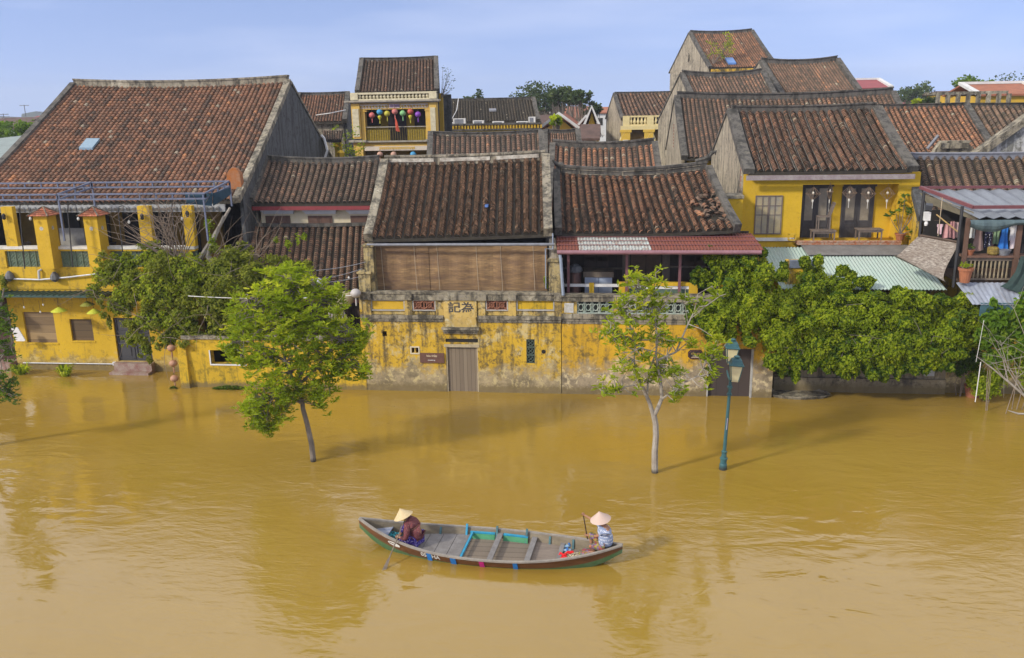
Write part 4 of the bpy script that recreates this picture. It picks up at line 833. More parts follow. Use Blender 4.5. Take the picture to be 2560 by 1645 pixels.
x0, x1, z0, z1 = rc(1462, 693, 1530, 740, 33.4); b = MB(); b.box(x0, x1, 33.4, 34.1, 3.4, z1); b.build('body', mat('pale_blue_grey', (.36, .42, .52), .6, .2, 4, .05), ch); b = MB(); b.box(x0-.06, x1+.06, 33.35, 34.2, z1, z1+.22); b.build('lid', M_Wg, ch)
b = MB(); b.box((x0+x1)/2-.012, (x0+x1)/2+.012, 33.385, 33.4, 3.4, z1); b.build('door_seam', M_Bm, ch)
x0, x1, z0, z1 = rc(1424, 683, 1452, 740, 33.4); bn = thing('bin', 'brown bin stuffed with a grey plastic bag, left of the pale blue cabinet', 'bin', ((x0+x1)/2, 33.6, 3.4))
b = MB(); b.lathe(((x0+x1)/2, 33.6, 3.4), [(.2, 0), (.25, z1-3.4), (.27, z1-3.38)], 12); b.build('barrel', mat('brown_plastic', (.14, .075, .07), .6, .3, 5, 0), bn)
b = MB(); b.lathe(((x0+x1)/2, 33.6, z1), [(.25, 0), (.3, .1), (.22, .25), (.1, .33), (.02, .36)], 9, sx=1.0, sy=.9); b.build('bag', mat('grey_plastic_bag', (.22, .23, .25), .4, .4, 9, .5), bn)
# black name plaque
c_ = at(1738, 886, Y_C-.03); x0, x1, z0, z1 = rc(1720, 875, 1757, 897, Y_C-.03); pq = thing('name_plaque', 'black eight-sided name plaque with gold letters on the yellow wall', 'sign', (c_.x, Y_C-.02, z0))
k_ = .09; b = MB(); b.prism([(x0+k_, z0), (x1-k_, z0), (x1, z0+k_), (x1, z1-k_), (x1-k_, z1), (x0+k_, z1), (x0, z1-k_), (x0, z0+k_)], Y_C-.05, Y_C-.002); b.build('board', mat('black_lacquer', (.018, .014, .016), .35, .2, 5, 0), pq)
x0 += .03; x1 -= .03; z0 += .03; z1 -= .03; b = MB(); pl_ = [(x0+k_, z0), (x1-k_, z0), (x1, z0+k_), (x1, z1-k_), (x1-k_, z1), (x0+k_, z1), (x0, z1-k_), (x0, z0+k_), (x0+k_, z0)]; b.tube([(x, Y_C-.053, z) for x, z in pl_], .008, 4); b.build('rim', mat('maroon_line', (.2, .06, .05), .5, .2, 5, 0), pq)
gd = mat('gold_lettering', (.50, .33, .06), .5, .2, 5, 0); text_mesh('TẤN KÝ', .34, .11, gd, 'lettering', pq, (c_.x, Y_C-.056, c_.z+.05), bold=.02)
b = MB()
for zz, nn in ((-.06, 8), (-.11, 12)):
    for q in range(nn): b.box(c_.x+(q-nn/2)*.024, c_.x+(q-nn/2)*.024+.016, Y_C-.056, Y_C-.051, c_.z+zz-.012, c_.z+zz+.012)
b.build('small_lettering', mw, pq)
# back roof behind D
T2 = thing('rear_house', 'house with a curved mossy ridge and orange brown tiles, right behind the centre houses', 'house', (1.5, 43, 0))
RL, RR = at(1382, 372, 45.5), at(1636, 364, 45.5); RL.z = RR.z = (RL.z+RR.z)/2; run = 5; EL, ER = RL+Vector((0, -run, -run*.56)), RR+Vector((.15, -run, -run*.56)); EL.x += .1; ER.x = at(1665, 425, 40.5).x
house(T2, EL, ER, RL, RR, 18, 26, M_T4, wall=M_Y, gable=M_Ld, mort=True, ridge=(.25, .36), verge=(.3, .24), rise=.17)
# ---------------------------------------------------------------- E: the bright yellow house with the hanging lanterns
Y_E = 37.25
TE = thing('lantern_house', 'bright yellow house with wire lanterns over two tall doors, under a red brown tiled roof', 'house', (9.3, Y_E, 0))
ye = 36.8; EL, ER = at(1872, 430, ye), at(2281, 424, ye); RL, RR = up_slope(1829, 279, EL, .56), up_slope(2189, 272, ER, .56)
SE = house(TE, EL, ER, RL, RR, 20, 44, M_T2, gable=M_Gl, front=False, mort=True, verge=(.46, .16), inset=.45, ridge=(.34, .26), trim=M_Ld, rise=.06, dip=.1, wob=1.1, lips=1.2)
b = MB(); b.box(EL.x-.1, ER.x+.1, ye-.1, ye-.03, EL.z-.34, EL.z-.14); b.build('fascia', mat('mauve_fascia', (.20, .15, .16), .6, .4, 4, .1, c2=(.32, .29, .27)), TE)
zf = at(2100, 600, Y_E).z; x0, x1 = at(1853, 560, Y_E).x, at(2290, 560, Y_E).x
r0, r1, rz0, rz1 = rc(2003, 461, 2241, 600, Y_E)
b = MB(); wall_holes(b, x0, x1, zf-.3, EL.z-.1, Y_E, Y_E+.25, [(r0, r1, zf, rz1)]); b.build('wall', M_Yc, TE)
yr_ = Y_E+.75; b = MB(); b.box(r0-.1, r1+.1, yr_, yr_+.1, zf, rz1+.1); b.build('recessed_wall', M_Yc, TE)
b = MB(); b.box(r0-.2, r0, Y_E+.25, yr_, zf, rz1); b.box(r1, r1+.2, Y_E+.25, yr_, zf, rz1); b.box(r0, r1, Y_E+.25, yr_, rz1, rz1+.1); b.box(x0, x1, Y_E+.25, yr_+.3, -.3, zf); b.build('recess_lining', M_Yc, TE)
M_dgw = mat('dark_grey_wood', (.065, .06, .062), .7, .4, 4, .2, stretch=(1, 1, .3))
M_frost = mat('frosted_glass', (.30, .26, .19), .4, .35, 2, .1, c2=(.19, .16, .12))
for (p0, p1) in ((2003, 2072), (2105, 2178)):
    X0, X1, Z0, Z1 = rc(p0, 466, p1, 597, yr_); Z0 = zf; dd = child_empty('double_door', TE, ((X0+X1)/2, yr_, Z0))
    b = MB(); b.box(X0-.02, X1+.12, yr_-.10, yr_-.002, Z1, Z1+.09); b.box(X0-.06, X0, yr_-.08, yr_-.002, Z0, Z1); b.box(X1, X1+.06, yr_-.08, yr_-.002, Z0, Z1); b.build('door_frame', M_dgw, dd)
    for q in range(2):
        a, c = X0+(X1-X0)*q/2+.005, X0+(X1-X0)*(q+1)/2-.005; zm = Z0+(Z1-Z0)*.34
        b = MB(); b.box(a, c, yr_-.05, yr_-.002, Z0, zm); b.box(a, a+.11, yr_-.05, yr_-.002, zm, Z1); b.box(c-.11, c, yr_-.05, yr_-.002, zm, Z1); b.box(a+.11, c-.11, yr_-.05, yr_-.002, Z1-.08, Z1)
        b.box(a+.08, c-.08, yr_-.07, yr_-.05, Z0+.45, Z0+.62); b.box(a+.08, (a+c)/2-.03, yr_-.07, yr_-.05, Z0+.08, Z0+.38); b.box((a+c)/2+.03, c-.08, yr_-.07, yr_-.05, Z0+.08, Z0+.38); lf = b.build('door_leaf', M_dgw, dd)
        b = MB(); b.box(a+.11, c-.11, yr_-.03, yr_-.01, zm, Z1-.08); b.build('glass', M_frost, dd)
X0, X1, Z0, Z1 = rc(1889, 491, 1952, 583, Y_E); wd = child_empty('window', TE, ((X0+X1)/2, Y_E, Z0))
b = MB(); frame(b, X0, X1, Z0, Z1, Y_E-.002, .04, .05); b.box((X0+X1)/2-.04, (X0+X1)/2+.04, Y_E-.05, Y_E-.002, Z0, Z1)
for t in (.25, .75): xx = X0+(X1-X0)*t; b.box(xx-.015, xx+.015, Y_E-.045, Y_E-.004, Z0, Z1)
for t in (.5, .75): zz = Z0+(Z1-Z0)*t; b.box(X0, X1, Y_E-.04, Y_E-.003, zz-.015, zz+.015)
b.build('window_frame', mat('grey_brown_wood', (.18, .14, .12), .8, .4, 5, .2), wd)
b = MB(); b.box(X0, X1, Y_E-.02, Y_E-.004, Z0, Z1); b.build('pane', mat('yellowed_panes', (.42, .33, .17), .35, .4, 1.5, 0, c2=(.20, .20, .19)), wd)
x0_, x1_, z0_, z1_ = rc(1819, 489, 1856, 580, 36.0); b = MB(); b.box(x0_, x1_, 36.0, 37.2, 1, z1_-.12); b.build('buttress', M_Yc, TE); b = MB(); b.box(x0_-.08, x1_+.03, 35.95, 37.2, z1_-.12, z1_); b.build('buttress_cap', M_Tr, TE)
p = at(1838, 470, Y_E+1.5); b = MB()
for q in range(60):
    a, r_ = random.uniform(0, 6.28), random.random()**.5*.5; c_ = Vector((EL.x-.16-.02*random.random(), ye+.9+r_*cos(a)*.8, EL.z-.25+r_*sin(a)*1.3)); b.box(c_.x-.05, c_.x, c_.y-.09, c_.y+.09, c_.z-.04, c_.z+.03)
b.build('exposed_brick', mat('raw_brick', (.30, .10, .06), .9, .5, 8, .3, c2=(.40, .30, .22)), TE)
# brick ledge, grey apron and green corrugated lean-to
b = MB(); xa, xb, za, zb_ = rc(1992, 594, 2250, 602, 36.9); b.box(xa, xb, 36.7, Y_E+.3, zf-.12, zf-.02)
x = xa
while x < xb: b.box(x, x+.19, 36.68, 36.9, zf-.02, zf+.04, (random.random(), 0, 0)); x += .21
b.build('brick_ledge', mat('orange_brick', (.36, .12, .05), .9, .5, 8, .2, c2=(.42, .36, .28)), TE)
b = MB(); b.box(x0, xa, Y_E-.06, Y_E-.002, at(1930, 602, Y_E).z, at(1930, 594, Y_E).z); b.build('flashing', M_W, TE)
LT = thing('lean_to_roof', 'pale green corrugated sheet roof below the two tall doors', 'sheet roof', (9.5, 35, 3.5))
za = zf-.22; bl, br = Vector((at(1902, 604, 36.7).x, 36.7, za)), Vector((at(2262, 620, 36.4).x+.4, 36.7, za)); sl_ = .26; fl = Vector((bl.x+.2, 32.9, za-sl_*3.8)); fr = Vector((br.x+.1, 32.9, za-sl_*3.8))
corrug(LT, fl, fr, br, bl, 46, mat('pale_green_sheet', (.33, .43, .38), .7, .25, 2, .1, c2=(.38, .45, .41), stretch=(1, .2, 1)), 'sheet', .02)
b = MB(); p0, p1 = at(2003, 612, 36.7), at(2270, 606, 36.7); q_ = lambda x, y: Vector((x, y, za-sl_*(36.7-y)+.06)); b.poly([q_(p0.x, 36.75), q_(p0.x+.1, 35.75), q_(p1.x+.35, 35.75), q_(p1.x, 36.75)]); b.poly([q_(p0.x, 36.75)+Vector((0, 0, .02)), q_(p1.x, 36.75)+Vector((0, 0, .02)), q_(p1.x+.35, 35.75)+Vector((0, 0, .02)), q_(p0.x+.1, 35.75)+Vector((0, 0, .02))]); b.build('apron', mat('grey_cement_apron', (.20, .19, .18), .85, .4, 2, .2), LT)
x0, x1, z0, z1 = rc(1973, 651, 2034, 669, 33.3); b = MB(); b.box(x0, x1, 33.2, 33.5, z0, z1); b.build('flashing', mat('blue_grey_flashing', (.16, .19, .25), .6, .4, 3, .1), LT)
gw = thing('garden_wall', 'orange stained wall stub showing through the gap in the green vine', 'wall', (10, 33.4, 0)); x0, x1, z0, z1 = rc(1971, 669, 2022, 712, 33.3); b = MB(); b.box(x0-.1, x1+.1, 33.26, 33.6, -.2, z0+.95); b.build('wall', M_Yold, gw)
b = MB(); c_ = at(1980, 592, 37.0); b.box(c_.x-.17, c_.x+.13, 36.8, 37.05, c_.z-.14, c_.z-.11); b.box(c_.x-.17, c_.x+.13, 36.8, 37.05, c_.z+.11, c_.z+.14)
for dx in (-.17, .10): b.box(c_.x+dx, c_.x+dx+.03, 36.8, 36.83, c_.z-.14, c_.z+.14); b.box(c_.x+dx, c_.x+dx+.03, 37.02, 37.05, c_.z-.14, c_.z+.14)
one('open_crate', b, mat('yellow_painted_wood', (.55, .36, .02), .7, .2, 5, .1), 'small yellow open crate on the ledge by the tall doors', 'crate', (c_.x, 36.9, c_.z-.14))

# furniture in front of the doors
M_fu = mat('grey_brown_table_wood', (.20, .155, .125), .8, .4, 6, .2)
def legs(T, x0, x1, y0, y1, z0, z1, w_=.05):
    for xx in (x0+w_/2, x1-w_/2):
        for yy in (y0+w_/2, y1-w_/2): b = MB(); b.box(xx-w_/2, xx+w_/2, yy-w_/2, yy+w_/2, z0, z1); b.build('leg', M_fu, T)
def table(p0, p1, ytop, lab, Y0=36.85):
    x0, x1 = at(p0, 575, Y0).x, at(p1, 575, Y0).x; z1 = at((p0+p1)/2, ytop, Y0).z; T = thing('low_table', lab, 'table', ((x0+x1)/2, Y0+.3, zf+.045)); zg_ = zf+.045
    b = MB(); b.box(x0, x1, Y0, Y0+.62, z1-.04, z1); b.build('table_top', M_fu, T); legs(T, x0+.04, x1-.04, Y0+.03, Y0+.6, zg_, z1-.042); b = MB(); b.box(x0+.09, x1-.09, Y0+.04, Y0+.06, z1-.12, z1-.045); b.build('apron', M_fu, T); return x0, x1, z1
tx = table(2032, 2092, 577, 'low grey wooden table carrying a chair, in front of the left door')
table(2146, 2210, 574, 'low grey wooden table standing empty in front of the right door')
X0, X1 = at(2046, 550, 36.95).x, at(2077, 550, 36.95).x; zs = at(2060, 541, 36.95).z; CHR = thing('chair', 'slatted wooden chair placed on top of the low table', 'chair', ((X0+X1)/2, 37.1, tx[2]))
b = MB(); b.box(X0, X1, 36.92, 37.35, zs-.04, zs); b.build('seat', M_fu, CHR); legs(CHR, X0, X1, 36.93, 37.34, tx[2], zs-.042, .04)
b = MB(); bk = [Vector((X1-.03, 36.94, zs)), Vector((X1+.13, 36.94, zs+.52))]; b.beam(bk, .04, .04, up=(0, 1, 0)); b.beam([q+Vector((0, .38, 0)) for q in bk], .04, .04, up=(0, 1, 0))
for k in range(4): b.beam([q+Vector((0, .09+k*.08, 0)) for q in bk], .04, .015, up=(0, 1, 0))
t = bk[1]; b.beam([t+Vector((0, -.02, 0)), t+Vector((0, .42, 0))], .04, .05); b.build('backrest', M_fu, CHR)
# wire lanterns
LW = thing('wire_lantern', 'bare wire diamond lantern', 'lantern', (0, 0, 0), 'bare wire lanterns hanging before the tall doors'); mwi = mat('pale_wire', (.30, .20, .13), .6, .3, 5, 0)
b = MB(); R_ = .30
for k in range(10):
    a = k*2*pi/10; b.tube([(.04*cos(a), .04*sin(a), .26), (R_*cos(a), R_*sin(a), 0), (.04*cos(a), .04*sin(a), -.24)], .007, 3, False)
b.tube([(R_*cos(a*pi/8), R_*sin(a*pi/8), 0) for a in range(17)], .008, 3, False); b.tube([(0, 0, .26), (0, 0, .42)], .006, 3); b.build('cage', mwi, LW)
b = MB(); b.lathe((0, 0, -.36), [(.03, 0), (.045, .06), (.04, .12)], 6); b.tube([(0, 0, -.35), (0, 0, -.62)], .012, 4); b.build('tassel', mat('white_tassel', (.6, .58, .52), .8, .1, 5, 0), LW)
b = MB(); b.lathe((0, 0, -.02), [(.03, 0), (.05, .05), (.03, .1)], 8); b.build('bulb', mat('bulb_glass', (.8, .75, .62), .2, .1, 5, 0), LW)
lt = [(2033, 484, 'first wire lantern from the left, round bulb and tassel'), (2075, 479, 'second wire lantern from the left, tall and turned edge on'), (2124, 482, 'third wire lantern from the left, left leaf of the right door behind it'), (2171, 484, 'fourth wire lantern from the left, right leaf of the right door behind it'), (2219, 484, 'wire lantern furthest right, against plain yellow wall')]
for k, (px, py, l_) in enumerate(lt):
    o = LW if k == 0 else copy_tree(LW); o.location = at(px, py, 37.1); o['label'] = l_
    if k == 1: o.scale = (.45, .45, 1.35)

# potted frangipani by the right of the doors
def leaf_cluster(c, r, n, size, V, F, R_, up=.6, asp=.32, tone=None, dirs=None):
    """rosettes of pointed leaves"""
    for _ in range(n):
        d = Vector(RG.normal(size=3)); d.z = abs(d.z)*up+.1; d.normalize(); base = Vector(c)+Vector(RG.normal(size=3))*r*.35
        L_ = size*RG.uniform(.7, 1.25); sd_ = d.cross(Vector(RG.normal(size=3))).normalized(); nn = d.cross(sd_)
        i = len(V); tip = base+d*L_-Vector((0, 0, L_*.12)); mid_ = base+d*L_*.55+nn*L_*.06
        V += [tuple(base), tuple(mid_+sd_*L_*asp*.5), tuple(tip), tuple(mid_-sd_*L_*asp*.5)]; F.append((i, i+1, i+2, i+3)); R_.append((tone if tone is not None else RG.random(), RG.random(), 0))
ML_tree = leafmat('tree_leaf', (.11, .170, .008), (.30, .37, .016), (.56, .56, .045))
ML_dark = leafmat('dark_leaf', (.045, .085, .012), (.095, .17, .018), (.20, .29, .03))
ML_vine = leafmat('vine_leaf', (.11, .165, .008), (.29, .36, .014), (.55, .53, .04))
ML_boug = leafmat('dry_vine_leaf', (.11, .140, .016), (.240, .265, .026), (.43, .41, .06))
ML_far = leafmat('far_leaf', (.025, .05, .02), (.055, .085, .03), (.10, .13, .04), .2)
M_bark = mat('grey_bark', (.22, .185, .15), .9, .5, 5, .5, stretch=(1, 1, .4)); M_barkp = mat('pale_lichen_bark', (.36, .33, .28), .9, .5, 6, .5, c2=(.20, .16, .12), stretch=(1, 1, .5)); M_twig = mat('dry_twig', (.26, .20, .15), .9, .4, 5, .1)
def plant(name, lab, cat, base, stems, nleaf, size, ml, pot=None, spread=.3, grp=None, asp=.35):
    T = thing(name, lab, cat, base, grp)
    z0 = 0
    if pot:
        b = MB(); r_, h_ = pot; b.lathe(base, [(r_*.68, 0), (r_*.95, h_*.8), (r_*1.1, h_*.82), (r_*1.12, h_), (r_*.95, h_), (r_*.9, h_*.85)], 14); b.build('pot', M_Terra, T); z0 = h_*.85
    b = MB(); V, F, R_ = [], [], []
    for (dx, dy, h_) in stems:
        p0 = Vector(base)+Vector((0, 0, z0)); p2 = p0+Vector((dx, dy, h_)); b.tube([p0, p0.lerp(p2, .5)+Vector((dx*.1, 0, h_*.05)), p2], [.018, .014, .008], 5); leaf_cluster(p2, spread, nleaf, size, V, F, R_, asp=asp)
    b.build('stem', M_bark, T); b = MB(); b.quads(V, F, R_); b.build('leaves', ml, T); return T
c_ = at(2250, 592, 36.9)
plant('potted_frangipani', 'potted plant with bare stems and tufts of leaves at the right of the doors', 'plant', Vector((c_.x, 36.9, zf+.05)), [(-.25, 0, .9), (.05, 0, 1.55), (-.5, .0, .75), (.45, 0, .8), (.3, -.1, 1.0), (.55, 0, 1.1), (-.1, .1, 1.2), (.3, -.2, .15), (.5, -.3, -.1)], 12, .28, ML_dark, (.2, .28), .2)

# ---------------------------------------------------------------- F: house at the right edge with the laundry balcony
TF = thing('laundry_house', 'weathered house at the right edge with a mossy tiled roof above the laundry balcony', 'house', (15.5, 35.5, 0))
ye = 35.6; EL = at(2306, 548, ye); ER = Vector((EL.x+7.6, ye, EL.z)); RL = up_slope(2268, 394, EL, .56); RR = Vector((RL.x+7.6, RL.y, RL.z))
SF = house(TF, EL, ER, RL, RR, 23, 36, M_T3, gable=M_Yold, front=False, mort=False, ridge=(.3, .2), verge=(.34, .2), trim=M_Gt, vmat=M_Gd, rise=.04, dip=.05, inset=.4)
AW = thing('metal_awning', 'grey corrugated awning with a maroon steel frame above the hanging laundry', 'awning', (14.5, 33.5, 4.6))
ya, yb_ = 33.0, 35.3; A0 = at(2433, 522, ya); B0 = at(2300, 472, yb_); A0.z = at(2433, 522, ya).z; B0.z = max(B0.z, A0.z+.15); A1 = A0+Vector((4.6, 0, 0)); B1 = Vector((A1.x, yb_, B0.z))
b = MB(); b.beam([A0, A1], .10, .12)
b.build('frame_bar', M_Mr, AW); b = MB(); b.beam([B0, B1], .08, .1); b.build('frame_bar', M_Mr, AW); b = MB(); b.beam([A0, B0], .1, .12); b.build('frame_bar', M_Mr, AW)
dz = Vector((0, 0, -.05)); corrug(AW, A0+dz+Vector((.1, -.35, -.22)), A1+dz+Vector((0, -.35, -.22)), B1+dz, B0+dz+Vector((.1, 0, 0)), 9, mat('grey_blue_sheet', (.19, .21, .24), .5, .35, 2, .1, stretch=(1, .3, 1)), 'sheet', .045)
b = MB(); b.poly([A0+dz*2, B0+dz*2+Vector((0, 0, -.05)), B0+Vector((.3, 0, -.55)), A0+Vector((.3, 0, -.5))]); b.build('side_sheet', mat('beige_cloth', (.30, .26, .18), .85, .4, 4, .1), AW)
for (px, py, Yp, pb) in ((2310, 480, 33.9, (2294, 628)), (2406, 515, 32.6, (2391, 705))):
    t = at(px, py, Yp); bt = at(*pb, Yp); b = MB(); b.tube([Vector((t.x, Yp, t.z)), Vector((t.x, Yp, bt.z-.2))], .055, 6); b.build('post', M_Bk, AW)
# curved bamboo mat
MT = thing('bamboo_mat', 'large grey woven bamboo mat curving down from the laundry balcony', 'mat', at(2330, 680, 33)); 
tl, tr = at(2298, 588, 33.9), at(2399, 607, 33.0); bl, br = at(2237, 637, 33.3), at(2370, 708, 31.9)
b = MB(); n_ = 14; m_ = 20
def mpt(i, j):
    s_, v = i/m_, j/n_; p = lerp(lerp(tl, tr, s_), lerp(bl, br, s_), v); return p-Vector((0, 0, .40*sin(pi*v)))+Vector((-.25*sin(pi*v), .12*sin(pi*v), 0))
for i in range(m_):
    for j in range(n_): b.poly([mpt(i, j), mpt(i, j+1), mpt(i+1, j+1), mpt(i+1, j)])
nm = NT('woven_bamboo'); kk = nm.ramp(nm.noise(9, 3, .6, (1, 1, 4)), [(.35, (.11, .085, .07)), (.5, (.22, .19, .155)), (.65, (.36, .32, .27))]); kk = nm.mix(nm.ramp(nm.noise(2, 5), [(.4, 0), (.6, .5)]), kk, (.16, .12, .09)); nm.col(kk); nm.rough(.85); nm.bump(nm.noise(30, 2), .5, .01)
b.build('weave', nm.m, MT); b = MB(); b.tube([tl, tr+Vector((0, 0, .02))], .05, 6); b.build('pole', M_Wd, MT)
# balcony
BA = thing('laundry_balcony', 'dark timber balcony with turned balusters where the laundry hangs', 'balcony', (15, 33, 3.2)); yb2 = 32.75
X0, X1 = at(2408, 690, yb2).x, at(2526, 690, yb2).x; zt_, zb2 = at(2460, 646, yb2).z, at(2460, 700, yb2).z
b = MB(); b.box(X0, X1, yb2, yb2+.08, zt_-.09, zt_+.02); b.build('top_rail', M_Wg, BA); b = MB(); b.box(X0, X1, yb2, yb2+.08, zb2, zb2+.06); b.build('bottom_rail', M_Wg, BA)
for k in range(11): x_ = X0+.09+(X1-X0-.15)*k/10.5; b = MB(); b.lathe((x_, yb2+.04, zb2+.06), [(.025, 0), (.038, .12), (.022, .3), (.036, .5), (.03, zt_-zb2-.16)], 6); b.build('baluster', mat('tan_baluster', (.30, .24, .15), .8, .4, 7, .1), BA)
for p0, p1, y0 in ((2411, 2421, 545), (2541, 2553, 560)): x0, x1 = at(p0, 600, yb2-.1).x, at(p1, 600, yb2-.1).x; b = MB(); b.box(x0, x1, yb2-.12, yb2, zb2-.1, at(p0, y0, yb2).z); b.build('post', mat('brown_post', (.13, .07, .045), .7, .3, 6, .1), BA)
b = MB(); zs_ = at(2470, 640, yb2).z; b.box(X0-.1, X0+3.4, yb2-.1, yb2+.4, zs_-.05, zs_+.03); b.build('shelf', mat('brown_shelf', (.16, .085, .055), .7, .3, 6, .1), BA)
b = MB(); b.box(X0-.1, X0+4.2, yb2+.1, 35.6, zb2-.12, zb2); b.build('floor', M_Wd, BA); b = MB(); b.box(X0-.7, X0+4.2, 35.2, 35.3, zb2, zb2+2.3); b.build('back_wall', M_Dk, BA)
TP = thing('shade_tarp', 'faded blue green shade net slung under the awning', 'tarp', at(2490, 560, 32.6)); b = MB(); a0, a1 = at(2424, 548, 32.55), at(2600, 545, 32.55); zt_ = a0.z; n_ = 16
for i in range(n_):
    for j in range(4):
        def tp(i, j): s_ = i/n_; v = j/4; return Vector((a0.x+(a1.x-a0.x)*s_, 32.5-.12*sin(pi*v)+.03*sin(i*1.7), zt_-.02+(-.38-.08*sin(pi*s_*1.0))*v*(.45+.55*sin(pi*min(1, s_*1.4+.12))) ))
        b.poly([tp(i, j), tp(i+1, j), tp(i+1, j+1), tp(i, j+1)])
b.build('net', mat('blue_green_net', (.075, .115, .125), .8, .3, 4, .2), TP)
# laundry: each garment is a thing of its own
def cloth(name, lab, cat, p0, p1, y0, y1, Y, c, shape='dress', amp=.035, pat=None, grp='clothes hung out to dry on the balcony'):
    x0, x1, z0, z1 = rc(p0, y0, p1, y1, Y); W = x1-x0; Hh = z1-z0; n_, m_ = 12, 8; b = MB(); off = Y+random.uniform(-.06, .06)
    def prof(v):   # half width at v (0 top, 1 bottom)
        if shape == 'dress': return .26+.02*v if v < .42 else .28+.22*(v-.42)/.58
        if shape == 'skirt': return .30+.2*v
        if shape == 'shirt': return .5 if v < .3 else .36
        if shape == 'legs': return .42
        return .46
    def P2(i, j, sd=0): v = j/m_; u = i/n_; hw = prof(v); return Vector((x0+W/2+W*hw*(2*u-1), off+amp*sin(u*9+random.random()*0+p0)*(.3+v)+sd, z1-Hh*v-.02*sin(u*7+p0)*v))
    for sd in (0, .025):
        for i in range(n_):
            for j in range(m_):
                if shape == 'legs' and j > 2 and 5 <= i <= 6: continue
                q = [P2(i, j, sd), P2(i, j+1, sd), P2(i+1, j+1, sd), P2(i+1, j, sd)]; b.poly(q if sd == 0 else q[::-1], (random.random(), 0, 0))
    ml = mat(name+'_cloth_'+str(p0), c, .85, .2, 6, 0) if pat is None else pat
    return one(name, b, ml, lab, cat, (x0+W/2, Y, z0), grp)
Yl = 33.15
polka = NT('navy_white_dots'); vo = polka.t.nodes.new('ShaderNodeTexVoronoi'); vo.inputs['Scale'].default_value = 13; polka.L(polka.geo.outputs['Position'], vo.inputs[0]); polka.col(polka.mix(polka.math('LESS_THAN', vo.outputs['Distance'], .28), (.012, .015, .05), (.6, .6, .62))); polka.rough(.85)
cloth('scarf', 'white and grey scarf hanging at the left end of the long laundry row', 'scarf', 2427, 2438, 560, 595, Yl, (.55, .55, .52), 'towel')
cloth('dress', 'taupe pleated dress hanging beside the brown post', 'dress', 2430, 2463, 563, 627, Yl-.1, (.30, .20, .17))
cloth('trousers', 'navy trousers with white dots hanging beside the taupe dress', 'trousers', 2461, 2484, 562, 622, Yl, None, 'legs', pat=polka.m)
cloth('towel', 'dusty pink towel peeking out behind the dotted trousers', 'towel', 2478, 2486, 572, 625, Yl+.12, (.40, .25, .24), 'towel')
cloth('shirt', 'pale green shirt hanging between dotted trousers and blue dress', 'shirt', 2484, 2501, 566, 610, Yl, (.17, .26, .15), 'shirt')
cloth('dress', 'bright blue pleated dress in the laundry row', 'dress', 2495, 2524, 565, 627, Yl-.1, (.02, .16, .52), 'dress')
cloth('shirt', 'white blouse right of the bright blue dress', 'shirt', 2521, 2549, 562, 600, Yl, (.62, .61, .62), 'shirt')
cloth('shirt', 'small white and pink top hanging under the white blouse', 'shirt', 2526, 2544, 595, 622, Yl-.12, (.66, .58, .60), 'towel')
cloth('dress', 'black dress at the right edge of the laundry', 'dress', 2550, 2575, 566, 640, Yl, (.012, .012, .014), 'dress')
cloth('shirt', 'small pale pink shirt at the left of the pink laundry', 'shirt', 2341, 2356, 560, 584, 33.7, (.60, .42, .46), 'shirt')
cloth('skirt', 'salmon pleated skirt hanging over the woven mat', 'skirt', 2356, 2378, 560, 594, 33.65, (.52, .27, .26), 'skirt')
cloth('dress', 'rose dress hanging beside the salmon skirt', 'dress', 2371, 2388, 553, 595, 33.75, (.48, .24, .24), 'dress')
cloth('towel', 'pale pink towel at the right end of the pink laundry', 'towel', 2385, 2399, 555, 593, 33.8, (.50, .34, .33), 'towel')
b = MB(); b.tube([at(2336, 551, 33.7), at(2404, 556, 33.6)], .01, 4); one('clothes_line', b, M_Wd, 'thin line carrying the pink laundry above the woven mat', 'clothes line')
b = MB(); b.tube([at(2425, 561, 33.15), at(2600, 561, 33.15)], .012, 4); one('clothes_line', b, M_Bk, 'line carrying the long row of laundry under the blue net', 'clothes line')
b = MB(); b.beam([at(2340, 537, 33.5), at(2397, 583, 33.2)], .05, .04); one('bamboo_pole', b, mat('bamboo_pole', (.42, .28, .10), .7, .2, 5, 0), 'slanting bamboo pole in front of the pink laundry', 'pole')
b = MB(); b.tube([at(2356, 494, 33.0), at(2352, 530, 33.0), at(2345, 590, 33.2)], .014, 4); b.tube([at(2350, 494, 33.0), at(2362, 500, 33.0), at(2380, 510, 33.0)], .012, 4); one('rope', b, mat('beige_rope', (.45, .36, .24), .9, .2, 5, 0), 'beige rope knotted round the maroon awning bar', 'rope')
c_ = at(2321, 517, 33.6); b = MB(); b.hexa([c_+Vector(q) for q in ((-.13, -.08, -.1), (.1, -.1, -.14), (.13, .02, -.05), (-.1, .05, 0), (-.12, -.1, .08), (.12, -.12, .03), (.15, .0, .12), (-.09, .02, .15))]); one('flood_lamp', b, mat('dark_lamp_glass', (.05, .055, .065), .3, .3, 4, 0), 'small black flood lamp on the post beside the tiled roof', 'lamp')
x0, x1, z0, z1 = rc(2312, 531, 2327, 552, 33.7); b = MB(); b.box(x0, x1, 33.7, 33.95, z0, z1); b.lathe(((x0+x1)/2-.05, 33.66, z0-.18), [(.05, 0), (.07, .08), (.05, .16)], 8); one('meter_box', b, M_W, 'white electric meter box on the post under the flood lamp', 'meter box')
